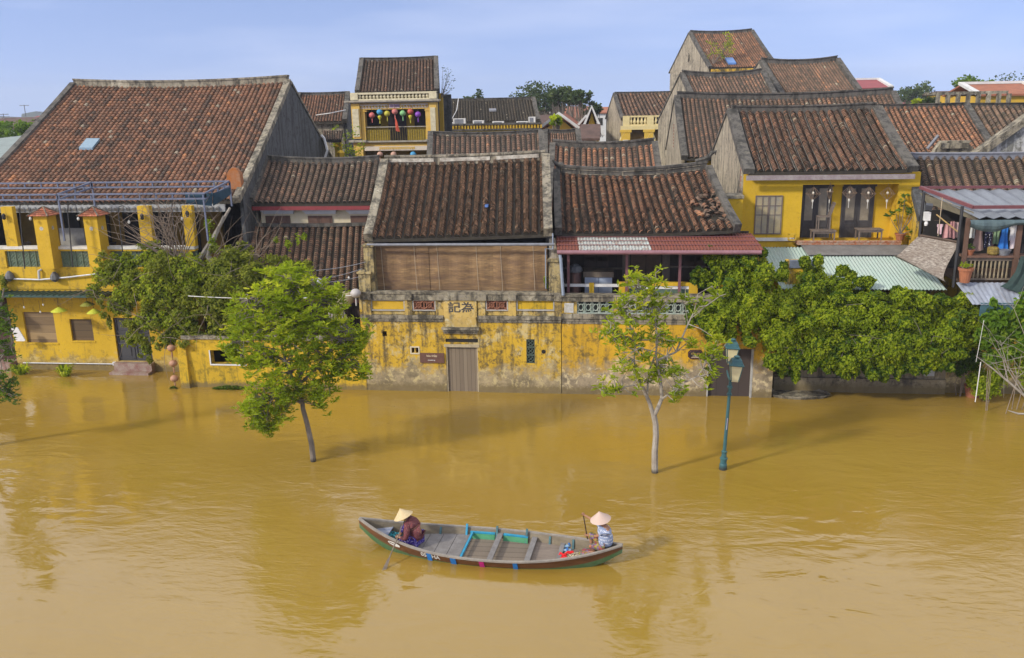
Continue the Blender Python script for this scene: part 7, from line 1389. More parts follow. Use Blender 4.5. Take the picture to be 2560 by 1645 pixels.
q = atz(2466, 1005); bush('round_bush', 'round bright green bush standing in the water near the right edge', 'bush', [B_(2466, 966, 50, 42, q.y), B_(2500, 930, 32, 34, q.y), B_(2435, 950, 24, 30, q.y+.2), B_(2490, 945, 28, 25, q.y), B_(2450, 940, 25, 25, q.y+.3)], 900, .10, ML_tree, 31, (q.x, q.y, -.1))
q = Vector((at(2420, 900, 32.3).x, 32.3, 0)); bush('flooded_shrubs', 'dark tangled shrubs with pots below the right end of the vine', 'bush', [B_(2415, 900, 28, 34, q.y+.3), B_(2440, 900, 24, 40, q.y), B_(2400, 925, 22, 22, q.y+.4)], 500, .12, ML_dark, 32, (q.x, q.y, -.1))
q = Vector((at(2500, 900, 31.0).x, 31.0, 0)); Yq = 31.0; bush('yellow_green_shrub', 'tall yellow green broad leaved shrub at the right edge of the vine', 'bush', [B_(2490, 800, 40, 40, Yq), B_(2520, 825, 40, 36, Yq), B_(2480, 850, 42, 26, Yq), B_(2555, 780, 26, 60, Yq-.3), B_(2560, 850, 22, 40, Yq-.3), B_(2485, 758, 10, 14, Yq), B_(2455, 835, 20, 20, Yq), B_(2520, 880, 40, 30, Yq), B_(2480, 895, 26, 22, Yq)], 330, .24, leafmat('broad_leaf', (.05, .12, .01), (.15, .25, .015), (.36, .40, .04)), 33, (q.x, Yq, 0), .45)
q = Vector((at(2555, 930, 31.2).x, 31.2, 0)); bush('edge_bush', 'dense green bush cut by the right edge above the water', 'bush', [B_(2560, 920, 30, 36, q.y), B_(2545, 890, 22, 24, q.y), B_(2575, 960, 30, 24, q.y)], 400, .12, ML_tree, 34, (q.x, q.y, -.1))
# bare pale branches at the right edge
Yb2 = 27.0; T = thing('bare_tree', 'bare pale branching tree reaching in from the right edge', 'tree', (at(2640, 1080, Yb2).x, Yb2, -.2)); b = MB(); g = random.Random(4)
main = [at(2650, 1080, Yb2), at(2560, 988, Yb2), at(2510, 945, Yb2), at(2480, 920, Yb2), at(2440, 890, Yb2)]; b.tube([Vector((main[0].x, Yb2, -.3))]+main, [.06, .055, .04, .03, .02, .008], 7)
for st, en in (((2560, 988), (2500, 850)), ((2520, 952), (2488, 870)), ((2540, 965), (2560, 930)), ((2560, 975), (2510, 900)), ((2600, 1020), (2530, 760)), ((2590, 1000), (2560, 880)), ((2510, 945), (2478, 905))):
    a, c = at(*st, Yb2), at(*en, Yb2-.2); m1 = a.lerp(c, .5)+Vector((g.uniform(-.2, .2), 0, g.uniform(-.1, .2))); b.tube([a, m1, c], [.022, .014, .006], 5, False)
    for k in range(4): s_ = m1.lerp(c, g.random()); runner(b, s_, (g.uniform(-1, .6), g.uniform(-.3, .3), g.uniform(-.1, 1)), g.randint(2, 4), .007, g)
b.tube([at(2520, 1026, 25.5), at(2545, 1034, 25.5), at(2600, 1036, 25.5)], [.012, .03, .04], 5, False)
b.build('branch', M_barkp, T)
b = MB(); b.tube([at(2438, 1005, 30.3), at(2452, 905, 30.3)], .016, 5); b.tube([at(2440, 905, 30.2), at(2460, 800, 30.3)], .008, 5); one('stake', b, M_W, 'thin white stake standing in the water beside the round bush', 'pole')
for px, py, lab in ((2415, 940, 'first low pot among the flooded shrubs'), (2428, 955, 'second low pot nearest the white stake')):
    q = atz(px, py+6); b = MB(); b.lathe((q.x, q.y, -.1), [(.12, 0), (.19, .28), (.2, .3), (.15, .3)], 10); one('flower_pot', b, M_Terra, lab, 'pot', (q.x, q.y, -.1))
# lily tufts and floating plants
def tuft(px, py, w_, lab, seed, n=70):
    q = atz(px, py); g = random.Random(seed); b = MB(); R_ = w_*q.y/FPX/2
    for k in range(n):
        a = g.uniform(0, 6.28); r_ = g.uniform(.3, 1)*R_; L_ = g.uniform(.4, 1); o = Vector((q.x+.25*r_*cos(a), q.y+.2*r_*sin(a), -.05)); t = Vector((q.x+r_*cos(a), q.y+.6*r_*sin(a), .08+.5*L_*g.random())); m1 = o.lerp(t, .55)+Vector((0, 0, .28*L_)); s_ = Vector((-sin(a), cos(a), 0))*.04
        tone = g.random(); b.poly([o-s_*.5, o+s_*.5, m1+s_, m1-s_], (tone, 0, 0)); b.poly([m1-s_, m1+s_, t], (tone, 0, 0))
    one('lily_clump', b, ML_tree, lab, 'plant', (q.x, q.y, 0))
tuft(52, 935, 90, 'larger strap leaved clump in the water under the big shuttered window', 3, 110); tuft(163, 940, 78, 'strap leaved clump in the water below the small window', 4, 90)
for (px, py, w_, lab, sd_, n) in ((572, 972, 92, 'flat raft of floating green plants against the low yellow wall', 5, 260), (434, 972, 20, 'tiny floating green plant under the string of paper lanterns', 6, 40)):
    q = atz(px, py); g = random.Random(sd_); b = MB(); R_ = w_*q.y/FPX/2
    for k in range(n):
        u = g.uniform(-1, 1); c = q+Vector((u*R_, g.uniform(-1, 1)*R_*.28*sqrt(1-u*u), .02+.10*(1-u*u)*g.random())); a = g.uniform(0, 6); s_ = Vector((cos(a), sin(a), g.uniform(-.2, .3)))*.06; t = Vector((-sin(a), cos(a), g.uniform(0, .3)))*.045
        b.poly([c-s_, c+t, c+s_, c-t], (g.random(), 0, 0))
    one('floating_plants', b, ML_dark, lab, 'plant', (q.x, q.y, 0))
q = atz(18, 700); bush('terrace_fern', 'grey green fern hanging beside the left downspout of the terrace', 'plant', [B_(8, 700, 16, 22, 33.9), B_(12, 722, 12, 18, 33.9)], 260, .10, ML_boug, 41, at(8, 690, 34.0))
q = at(1368, 705, 32.4); bush('wall_weed', 'small green weed growing beside the right end of the bamboo blinds', 'plant', [B_(1364, 700, 5, 12, 32.45), B_(1367, 716, 4, 7, 32.45)], 90, .09, ML_tree, 42, q-Vector((0, 0, .3)))
# ---------------------------------------------------------------- the boat
# centre line from stern (right) to bow (left), measured at the waterline; local x along the boat
bl_, br_ = atz(898, 1302, .62), atz(1556, 1373, .42)
ax = (bl_-br_); ax.z = 0; LB_ = ax.length; ang = math.atan2(ax.y, ax.x); ctr = (bl_+br_)/2; ctr.z = 0
BT = thing('rowing_boat', 'long weathered wooden rowing boat with green bottom, blue straps and white lettering', 'boat', (ctr.x, ctr.y, 0))
ca, sa = cos(ang), sin(ang)
def bw(u, v, z): return Vector((ctr.x+u*ca-v*sa, ctr.y+u*sa+v*ca, z))   # u forward to the bow, v to starboard side (+ = camera side because the bow points left)
HL = LB_/2
def bsec(t):          # t: -1 stern .. 1 bow -> half beam, gunwale height, keel z, flare
    a = abs(t); hb = .82*(1-a**2.15)**.95 if a < 1 else 0; 
    gz = .19+(.44*max(0, t)**2.6 if t > 0 else .28*a**2.6); kz = -.20+(.62*max(0, t)**5 if t > 0 else .52*a**5)
    return max(hb, .012), gz+.06, kz
NS = 40
def hull_pt(t, w_, side):  # w_ 0 keel .. 1 gunwale
    hb, gz, kz = bsec(t); k = .62+.38*w_ if w_ > .28 else .62*(w_/.28)
    if w_ <= .28: v = hb*.66*(w_/.28); z = kz+.03*(w_/.28)
    else: q = (w_-.28)/.72; v = hb*(.66+.34*q**.8); z = kz+.03+(gz-kz-.03)*q
    return bw(t*HL, side*v, z)
M_hb = mat('brown_hull_wood', (.150, .060, .022), .45, .5, 2.5, .2, c2=(.085, .035, .016), stretch=(.6, .6, 3)); M_hg2 = mat('green_hull_paint', (.045, .125, .045), .5, .4, 3, .2, c2=(.09, .14, .07)); M_gw = mat('bleached_gunwale', (.30, .27, .23), .85, .4, 5, .3); M_in = mat('weathered_inner_wood', (.21, .175, .12), .9, .5, 3.5, .3, c2=(.13, .105, .07), stretch=(.5, .5, 2)); M_deck = mat('grey_deck_planks', (.205, .195, .19), .85, .45, 4, .4, c2=(.125, .115, .11)); M_gin = mat('green_inside_paint', (.05, .26, .12), .6, .4, 3, .1); M_blu = mat('sky_blue_paint', (.02, .28, .46), .5, .3, 6, .1)
def strip(w0, w1, M, name, nw=4):
    b = MB()
    for side in (-1, 1):
        for i in range(NS):
            t0, t1 = -1+2*i/NS, -1+2*(i+1)/NS
            for j in range(nw):
                a, c = w0+(w1-w0)*j/nw, w0+(w1-w0)*(j+1)/nw; q = [hull_pt(t0, a, side), hull_pt(t1, a, side), hull_pt(t1, c, side), hull_pt(t0, c, side)]; b.poly(q if side > 0 else q[::-1])
    return b.build(name, M, BT, smooth=False)
strip(0, .60, M_hg2, 'hull_bottom', 6); strip(.60, 1, M_hb, 'hull_side')
def off_in(t, w_, side, d=.035):
    p = hull_pt(t, w_, side); c = bw(t*HL, 0, p.z); r = (c-p); L_ = r.length; return p+(r*(min(d, L_*.9)/L_) if L_ > 1e-4 else r*0)
b = MB()
for side in (-1, 1):
    for i in range(NS):
        t0, t1 = -1+2*i/NS, -1+2*(i+1)/NS
        for a, c in ((.28, .5), (.5, .75), (.75, 1.0)):
            q = [off_in(t0, a, side), off_in(t1, a, side), off_in(t1, c, side), off_in(t0, c, side)]; b.poly(q[::-1] if side > 0 else q)
b.build('inner_side', M_in, BT)
for side in (-1, 1):
    b = MB(); b.beam([hull_pt(-1+2*i/NS*.998+.001, 1, side)+Vector((0, 0, 0)) for i in range(NS+1)], .07, .03, drop=.01); b.build('gunwale', M_gw, BT)
def wid(t, z):  # half width inside at height z
    hb, gz, kz = bsec(t); q = max(0, min(1, (z-kz-.03)/max(.01, gz-kz-.03))); return max(.004, hb*(.66+.34*q**.8)-.045)
def floor_(t0, t1, z, M, name, n=1, th=.03):
    for k in range(n):
        a, c = t0+(t1-t0)*k/n+.001, t0+(t1-t0)*(k+1)/n-.003; b = MB(); ns = max(1, int((c-a)*18)); 
        for q in range(ns):
            ta, tb = a+(c-a)*q/ns, a+(c-a)*(q+1)/ns; wa, wb = wid(ta, z), wid(tb, z); zz = z+random.uniform(-.004, .004)
            b.hexa([bw(ta*HL, -wa, z-th), bw(tb*HL, -wb, z-th), bw(tb*HL, wb, z-th), bw(ta*HL, wa, z-th), bw(ta*HL, -wa, z), bw(tb*HL, -wb, z), bw(tb*HL, wb, z), bw(ta*HL, wa, z)])
        b.build(name, M, BT)
# t of features: px along the centre line
def tpx(px, py, z=.2): p = atz(px, py, z)-ctr; return (p.x*ca+p.y*sa)/HL
floor_(-.80, .74, .045, planks('worn_floor_boards', (.20, .16, .12), (.12, .095, .07), .24, 1, .07), 'bottom_board')
tA, tB = tpx(1160, 1360), tpx(1060, 1340)       # front deck of crosswise planks
floor_(tA, tpx(1045, 1335)+.02, .12, M_deck, 'deck_plank', 4); floor_(tpx(1045, 1335)+.02, .66, .12, M_deck, 'deck_plank', 2)
floor_(.76, .90, .36, mat('pale_bow_deck', (.30, .32, .36), .8, .3, 6, .2, c2=(.10, .13, .24)), 'bow_deck')
floor_(-.80, tpx(1318, 1385), .10, mat('brown_deck', (.215, .175, .14), .85, .4, 4, .3, c2=(.14, .11, .09), stretch=(.6, 3, 1)), 'stern_deck', 1); floor_(-.97, -.82, .31, M_gw, 'stern_cap')
for px, py in ((1235, 1370), (1322, 1385)):
    t_ = tpx(px, py); floor_(t_-.022, t_+.022, .20, M_deck, 'thwart')
floor_(tpx(1400, 1380)-.018, tpx(1400, 1380)+.018, .18, M_deck, 'thwart')
for px in (1168, 1255): # green inner panel with a blue capping on the far side
    for pa, pb in (((px, 1345), (px+62, 1350)),):
        ta, tb = tpx(*pa), tpx(*pb); b = MB(); n_ = 6; side = 1 if bw(0, 1, 0).y > bw(0, -1, 0).y else -1
        for i in range(n_):
            x0, x1 = ta+(tb-ta)*i/n_, ta+(tb-ta)*(i+1)/n_; b.hexa([bw(x0*HL, side*(wid(x0, 0)-.02), -.02), bw(x1*HL, side*(wid(x1, 0)-.02), -.02), bw(x1*HL, side*(wid(x1, 0)-.05), -.02), bw(x0*HL, side*(wid(x0, 0)-.05), -.02), bw(x0*HL, side*(wid(x0, .2)-.05), .17), bw(x1*HL, side*(wid(x1, .2)-.05), .17), bw(x1*HL, side*(wid(x1, .2)-.09), .17), bw(x0*HL, side*(wid(x0, .2)-.09), .17)])
        b.build('green_panel', M_gin, BT); b = MB(); b.beam([bw(ta*HL, side*(wid(ta, .2)-.05), .172), bw(tb*HL, side*(wid(tb, .2)-.05), .172)], .07, .035); b.build('blue_cap', M_blu, BT)
FAR = 1 if bw(0, 1, 0).y > bw(0, -1, 0).y else -1
for px, py, m_ in ((1101, 1322, 'teal'), (1166, 1325, 'blue'), (1241, 1332, 'teal'), (1316, 1340, 'teal'), (1374, 1350, 'teal'), (1433, 1362, 'teal')):
    t_ = tpx(px, py, .3); b = MB(); hb, gz, kz = bsec(t_); b.beam([bw(t_*HL, FAR*(wid(t_, 0)-.01), .0), bw(t_*HL, FAR*(hb-.04), gz+(.12 if px in (1166, 1241, 1316) else -.02))], .06, .05, up=(ca, sa, 0)); b.build('rib', mat('teal_painted_rib', (.06, .16, .18), .6, .5, 7, .2) if m_ == 'teal' else M_blu, BT)
t_ = tpx(1164, 1365); b = MB(); b.beam([bw(t_*HL, -FAR*(wid(t_, .15)-.02), .13), bw(t_*HL, FAR*(wid(t_, .15)-.05), .15)], .05, .06); b.build('blue_crossbar', M_blu, BT)
# straps and markings on the near side
def side_patch(px, wpx, M, name, w0=.42, w1=1.02, d=.02):
    t_ = tpx(px, 1405, .15); hw = wpx/2*20.3/FPX/HL; b = MB(); n_ = 5; S_ = -FAR
    for j in range(n_):
        a, c = w0+(w1-w0)*j/n_, w0+(w1-w0)*(j+1)/n_; out = Vector((-sa*S_, ca*S_, 0))*d
        P4 = [hull_pt(t_-hw, a, S_)+out, hull_pt(t_+hw, a, S_)+out, hull_pt(t_+hw, c, S_)+out, hull_pt(t_-hw, c, S_)+out]; b.hexa([p-out*.7 for p in P4[:2]]+[p-out*.7 for p in P4[2:]]+P4)
    b.build(name, M, BT)
mb_ = mat('bright_blue_strap', (.01, .18, .55), .5, .2, 6, .05)
side_patch(1065, 13, mb_, 'strap', .5, 1.0); side_patch(1130, 15, mb_, 'strap', .5, 1.0); side_patch(1205, 13, mat('magenta_strap', (.55, .01, .22), .5, .2, 6, .05), 'strap', .45, 1.0); side_patch(1291, 12, mb_, 'strap', .4, 1.0)
mwt = mat('white_boat_paint', (.72, .72, .68), .6, .3, 12, .05)
def hull_text(body, px, wd, hh, nm='lettering'):
    t_ = tpx(px, 1405, .15); S_ = -FAR; p = (hull_pt(t_, .83, S_)+hull_pt(t_, .83, S_))/2; q0, q1 = hull_pt(t_+.02, .83, S_), hull_pt(t_-.02, .83, S_); dx = (q1-q0).normalized(); up_ = (hull_pt(t_, .98, S_)-hull_pt(t_, .66, S_)).normalized(); nn = dx.cross(up_).normalized()
    t = text_mesh(body, wd, hh, mwt, nm, BT, p+nn*.012, rx=0, bold=.02); R3 = Matrix((dx, up_, nn)).transposed().to_4x4(); t.data.transform(R3); return t
hull_text('05', 1050, .155, .145); hull_text('HA', 1084, .225, .15)
t_ = tpx(992, 1350, .3); S_ = -FAR; b = MB(); dq = [hull_pt(t_+.0, .84, S_)]; q0, q1 = hull_pt(t_+.03, .84, S_), hull_pt(t_-.03, .84, S_); dx = (q1-q0).normalized(); up_ = (hull_pt(t_, .98, S_)-hull_pt(t_, .6, S_)).normalized(); nn = dx.cross(up_).normalized(); c_ = hull_pt(t_, .84, S_)+nn*.02
n_ = 20; o_ = [c_+dx*.19*cos(k*2*pi/n_)+up_*.062*sin(k*2*pi/n_) for k in range(n_)]; b.poly(o_); b.build('painted_eye', mwt, BT)
b = MB(); b.beam([c_-dx*.15+nn*.004, c_+dx*.03+nn*.004], .012, .016, up=up_); b.build('eye_line', M_hb, BT)
# loose things in the boat
def bp3(px, py, z): return atz(px, py, z)
c_ = bp3(1418, 1387, .17); b = MB(); g = random.Random(2)
for pts in (((1396, 1393), (1402, 1384), (1412, 1389)), ((1408, 1390), (1420, 1382), (1434, 1380)), ((1398, 1396), (1410, 1396), (1417, 1392)), ((1403, 1390), (1415, 1394), (1414, 1384))): b.tube([bp3(x, y, .14+.03*k) for k, (x, y) in enumerate(pts)], [.03, .05, .03], 6)
one('red_cloth', b, mat('bright_red_cloth', (.70, .005, .01), .8, .3, 12, .3), 'crumpled bright red cloth on the stern deck of the boat', 'cloth')
b = MB(); g = random.Random(6)
for k in range(6):
    cc = bp3(1418+k*7+g.uniform(-3, 3), 1390+g.uniform(-5, 5), .13); b.tube([cc+Vector((.16*cos(a*.7+k)*(1+.3*sin(a+k)), .11*sin(a*.7+k), .02+.01*k)) for a in range(11)], .011, 4, False)
one('coiled_rope', b, mat('cream_rope', (.58, .50, .34), .9, .2, 9, 0), 'coils of cream rope beside the red cloth in the boat', 'rope')
for (px, py, lab, rz_) in ((1419, 1366, 'farther blue and white sandal on the stern deck', .5), (1414, 1377, 'nearer blue and white sandal on the stern deck', .2)):
    q = bp3(px, py, .125); T = thing('sandal', lab, 'sandal', q); b = MB(); d_ = Vector((cos(rz_), sin(rz_), 0)); s_ = Vector((-sin(rz_), cos(rz_), 0)); pts = [(-.13, .035), (-.06, .05), (.04, .055), (.12, .04), (.14, 0), (.12, -.04), (.04, -.05), (-.06, -.04), (-.13, -.03), (-.15, 0)]
    ring = [q+d_*x+s_*y for x, y in pts]; b.poly(ring); i = b.v(ring+[p+Vector((0, 0, .03)) for p in ring]); n_ = len(ring)
    for k in range(n_): b.f((i+k, i+(k+1) % n_, i+n_+(k+1) % n_, i+n_+k))
    b.f([i+n_+k for k in range(n_)]); b.build('sole', mat('light_blue_sole', (.30, .50, .68), .6, .3, 20, 0), T)
    b = MB(); b.tube([q+s_*.055+Vector((0, 0, .03))+d_*.03, q+d_*.05+Vector((0, 0, .075)), q-s_*.05+Vector((0, 0, .03))+d_*.03], .022, 5); b.build('strap', mat('deep_blue_rubber', (.03, .14, .42), .5, .3, 9, 0), T)
b = MB(); g = random.Random(12)
for k in range(9): q = bp3(g.uniform(975, 1003), g.uniform(1325, 1345), .2+.015*k); b.tube([q+Vector((.13*cos(a*.8+k), .10*sin(a*.8+k), 0)) for a in range(9)], .012, 4, False)
for q in range(3): c = bp3(966+q*5, 1332+q*3, .22); b.hexa([c+Vector(v)*.05 for v in ((-1, -1, -1), (1, -1, -1), (1, 1, -1), (-1, 1, -1), (-1.4, -1, 1), (1, -.8, .8), (.8, 1.2, 1.3), (-1, .8, .6))])
one('rope_tangle', b, mat('turquoise_rope', (.02, .26, .33), .8, .4, 12, .1), 'tangle of turquoise rope and net in the bow of the boat', 'rope')
M_fl = NT('floral_cloth'); vo = M_fl.t.nodes.new('ShaderNodeTexVoronoi'); vo.inputs['Scale'].default_value = 22; M_fl.L(M_fl.geo.outputs['Position'], vo.inputs[0]); sx_ = M_fl.t.nodes.new('ShaderNodeSeparateColor'); M_fl.L(vo.outputs['Color'], sx_.inputs[0]); M_fl.col(M_fl.ramp(sx_.outputs[0], [(.0, (.05, .06, .03)), (.3, (.30, .26, .04)), (.5, (.30, .03, .06)), (.7, (.04, .10, .05)), (.9, (.20, .12, .22))])); M_fl.rough(.85); M_fl = M_fl.m
c_ = bp3(1477, 1388, .15); b = MB(); b.lathe(c_, [(.10, 0), (.24, .02), (.27, .06), (.22, .11), (.08, .13)], 14, sx=1.15, sy=.8); one('cushion', b, M_fl, 'flowery cushion lying in front of the stern paddler', 'cushion', smooth=True)

# ---------------------------------------------------------------- people
def skin_body(name, joints, edges, mat_, parent, sub=2, root=0):
    """one continuous skinned surface over a posed skeleton; joints: name -> (position, radius[, radius2])"""
    names = list(joints); idx = {n: i for i, n in enumerate(names)}; me = bpy.data.meshes.new(name)
    loc = Vector(parent.location); me.from_pydata([tuple(Vector(joints[n][0])-loc) for n in names], [(idx[a], idx[c]) for a, c in edges], [])
    o = bpy.data.objects.new(name, me); COL.objects.link(o); o.parent = parent
    sk = o.modifiers.new('skin', 'SKIN'); sk.use_smooth_shade = True
    bpy.context.view_layer.update()
    lay = me.skin_vertices[0] if me.skin_vertices else None
    for n in names:
        r = joints[n][1]; r2 = joints[n][2] if len(joints[n]) > 2 else r; lay.data[idx[n]].radius = (r, r2); lay.data[idx[n]].use_root = (idx[n] == root)
    s_ = o.modifiers.new('sub', 'SUBSURF'); s_.levels = sub; s_.render_levels = sub; me.materials.append(mat_)
    dg = bpy.context.evaluated_depsgraph_get(); dg.update(); ev = o.evaluated_get(dg); m2 = bpy.data.meshes.new_from_object(ev); m2.name = name
    if len(m2.polygons) > 10:
        o.modifiers.clear(); o.data = m2
        if not m2.materials: m2.materials.append(mat_)
        m2.polygons.foreach_set('use_smooth', np.ones(len(m2.polygons), bool))
    return o
M_skin = mat('sun_browned_skin', (.34, .17, .095), .55, .15, 9, .05); M_hair = mat('black_hair', (.012, .010, .009), .5, .2, 9, .1)
def hand(J, E, pre, wrist, palm, fdir, side, closed=True):
    """palm and five fingers curled round a shaft"""
    w_, p_ = Vector(wrist), Vector(palm); f = Vector(fdir).normalized(); s_ = Vector(side).normalized(); n_ = f.cross(s_).normalized()
    J[pre+'palm'] = (p_, .028, .018); E.append((pre+'wrist', pre+'palm'))
    for k in range(4):
        L_ = (.030, .034, .032, .024)[k]; b0 = p_+s_*(.026-.0175*k)+f*.018; k1, k2, k3 = b0+f*L_, b0+f*L_*1.2+n_*L_*.9, b0+f*L_*.3+n_*L_*1.5
        J[f'{pre}f{k}a'] = (b0, .0095); J[f'{pre}f{k}b'] = (k1, .009); J[f'{pre}f{k}c'] = (k2, .008); J[f'{pre}f{k}d'] = (k3, .0065)
        E += [(pre+'palm', f'{pre}f{k}a'), (f'{pre}f{k}a', f'{pre}f{k}b'), (f'{pre}f{k}b', f'{pre}f{k}c'), (f'{pre}f{k}c', f'{pre}f{k}d')]
    t0 = p_+s_*.030-f*.012; t1 = t0+s_*.016+n_*.022+f*.012; t2 = t1+n_*.024+f*.014; J[pre+'t0'] = (t0, .011); J[pre+'t1'] = (t1, .0095); J[pre+'t2'] = (t2, .0075); E += [(pre+'palm', pre+'t0'), (pre+'t0', pre+'t1'), (pre+'t1', pre+'t2')]
def conical_hat(T, apex, axis, r_, h_, M):
    ax_ = Vector(axis).normalized(); rot = ax_.to_track_quat('Z', 'Y').to_matrix(); b = MB(); n_ = 32; rings = []
    for j in range(9): t = j/8; rings.append(b.v([Vector(apex)+rot @ Vector((r_*t*cos(2*pi*q/n_), r_*t*sin(2*pi*q/n_), -h_*t**.97)) if t > 0 else Vector(apex)+rot @ Vector((.004*cos(2*pi*q/n_), .004*sin(2*pi*q/n_), 0)) for q in range(n_)]))
    for j in range(8):
        for q in range(n_): b.f((rings[j]+q, rings[j+1]+q, rings[j+1]+(q+1) % n_, rings[j]+(q+1) % n_), (random.random(), 0, 0))
    inn = b.v([Vector(apex)+rot @ Vector((r_*.96*cos(2*pi*q/n_), r_*.96*sin(2*pi*q/n_), -h_*.985)) for q in range(n_)]); tip = b.v([Vector(apex)-ax_*.02])
    for q in range(n_): b.f((rings[8]+q, inn+q, inn+(q+1) % n_, rings[8]+(q+1) % n_)); b.f((inn+q, tip, inn+(q+1) % n_))
    o = b.build('conical_hat', M, T); return o
def head(T, c, face, up, r=.095):
    """shaped head: skull, jaw, nose, eyes, ears, hair"""
    c = Vector(c); f = Vector(face).normalized(); u = (Vector(up)-f*Vector(up).dot(f)).normalized(); s_ = f.cross(u).normalized()
    return c, f, u, s_
def add_head(J, E, c, f, u, neck):
    s_ = f.cross(u).normalized(); J['skull'] = (c+u*.035-f*.01, .082, .092); J['face'] = (c-u*.025+f*.028, .062, .066); J['chin'] = (c-u*.085+f*.055, .030, .032); E += [(neck, 'skull'), ('skull', 'face'), ('face', 'chin')]
    J['nose'] = (c-u*.015+f*.098, .011); E.append(('face', 'nose'))
    for sg, n_ in ((1, 'L'), (-1, 'R')): J['ear'+n_] = (c-u*.01+s_*sg*.086-f*.01, .012); E.append(('skull', 'ear'+n_))
def face_bits(T, c, f, u):
    s_ = f.cross(u).normalized(); b = MB()
    for sg in (1, -1): q = c+u*.004+f*.082+s_*sg*.03; b.lathe(q, [(.004, -.006), (.009, 0), (.004, .006)], 8)
    b.build('eyes', M_hair, T); b = MB(); q = c-u*.052+f*.088; b.beam([q-s_*.022, q+s_*.022], .008, .007); b.build('mouth', mat('lip_brown', (.22, .07, .06)), T)
    b = MB(); tl = Matrix((s_, f, u)).transposed(); b.lathe(c+u*.02-f*.035, [(.04, -.07), (.080, -.03), (.085, .0), (.06, .04), (.02, .055)], 14, tilt=tl); b.lathe(c-f*.10-u*.03, [(.02, -.04), (.045, 0), (.02, .04)], 10, tilt=tl); b.build('hair', M_hair, T, smooth=True)
# -- bow paddler, seated facing the bow, bending forward
def dirb(u, v, z=0): return Vector((u*ca-v*sa, u*sa+v*ca, z))
N_ = -FAR        # near (camera) side
seat = bp3(1050, 1354, .12); su = ((seat-ctr).x*ca+(seat-ctr).y*sa)
def q1(u, v, z): return bw(su+u*1.08, N_*v*1.05, .12+z*1.12)
PB = thing('person', 'person in a straw cone hat and maroon chequered shirt, crouched paddling at the bow', 'person', q1(0, .12, 0))
top = at(1020, 1281, q1(.55, -.05, .7).y); lowg = at(994, 1342, q1(.6, .3, .3).y)
J, E = {}, []
J['pelvis'] = (q1(0, .10, .13), .155, .17); J['belly'] = (q1(.01, .10, .28), .145, .16); J['chest'] = (q1(.07, .09, .46), .15, .17); J['upper'] = (q1(.15, .08, .56), .11, .145); J['neck'] = (q1(.24, .08, .63), .05); E += [('pelvis', 'belly'), ('belly', 'chest'), ('chest', 'upper'), ('upper', 'neck')]
hc = q1(.32, .08, .71); f1 = dirb(.75, N_*.15, -.55).normalized(); u1 = dirb(.5, 0, .85).normalized(); add_head(J, E, hc, f1, u1, 'neck')
J['shF'] = (q1(.20, -.10, .54), .050); J['elF'] = (q1(.40, -.16, .62), .042); J['Fwrist'] = (top.lerp(q1(.40, -.16, .62), .16), .026); E += [('upper', 'shF'), ('shF', 'elF'), ('elF', 'Fwrist')]; hand(J, E, 'F', J['Fwrist'][0], top, (0, -.2, 1), dirb(1, 0, 0))
J['shN'] = (q1(.18, .26, .52), .050); J['elN'] = (q1(.20, .38, .27), .045); J['Nwrist'] = (lowg.lerp(q1(.20, .38, .27), .2), .028); E += [('upper', 'shN'), ('shN', 'elN'), ('elN', 'Nwrist')]; hand(J, E, 'N', J['Nwrist'][0], lowg, dirb(.7, N_*.3, -.2), dirb(.2, 0, 1))
for n_, v, ku, kz, fu in (('a', -.06, .38, .40, .46), ('b', .20, .34, .16, .50)):
    J['hip'+n_] = (q1(.05, v*.8, .12), .095); J['kn'+n_] = (q1(ku, v*1.25, kz), .062); J['an'+n_] = (q1(fu+.05, v*1.1, .06), .036); J['ft'+n_] = (q1(fu+.18, v*.5, .045), .030, .04); J['toe'+n_] = (q1(fu+.24, v*.4, .04), .018, .03); E += [('pelvis', 'hip'+n_), ('hip'+n_, 'kn'+n_), ('kn'+n_, 'an'+n_), ('an'+n_, 'ft'+n_), ('ft'+n_, 'toe'+n_)]
skin_body('body', J, E, M_skin, PB); face_bits(PB, hc, f1, u1)
def grow(J, E, keep, k, add=.012):
    j2 = {n: (J[n][0],)+tuple(r*k+add for r in J[n][1:]) for n in keep}; e2 = [(a, c) for a, c in E if a in keep and c in keep]; return j2, e2
M_chk = NT('maroon_chequered_cloth'); ck = M_chk.t.nodes.new('ShaderNodeTexChecker'); ck.inputs['Scale'].default_value = 34; ck.inputs['Color1'].default_value = (.16, .035, .035, 1); ck.inputs['Color2'].default_value = (.075, .02, .028, 1); M_chk.L(M_chk.geo.outputs['Position'], ck.inputs[0]); M_chk.col(M_chk.mix(M_chk.ramp(M_chk.noise(20, 3), [(.6, 0), (.62, .5)]), ck.outputs[0], (.30, .16, .12))); M_chk.rough(.85); M_chk = M_chk.m
j2, e2 = grow(J, E, ['pelvis', 'belly', 'chest', 'upper', 'shF', 'elF', 'shN', 'elN', 'neck'], 1.12, .026); j2['pelvis'] = (j2['pelvis'][0], .205, .21); j2['shN'] = (j2['shN'][0], .105); j2['shF'] = (j2['shF'][0], .10); j2['upper'] = (j2['upper'][0], .165, .19); j2['neck'] = (j2['neck'][0], .07); j2['belly'] = (j2['belly'][0], .19); j2['chest'] = (j2['chest'][0], .20); j2['upper'] = (j2['upper'][0], .15, .18); j2['elN'] = (J['elN'][0], .075); j2['elF'] = (J['elF'][0], .07); j2['cuN'] = (J['elN'][0].lerp(J['Nwrist'][0], .8), .05); j2['cuF'] = (J['elF'][0].lerp(J['Fwrist'][0], .6), .048); e2 += [('elN', 'cuN'), ('elF', 'cuF')]; skin_body('shirt', j2, e2, M_chk, PB)
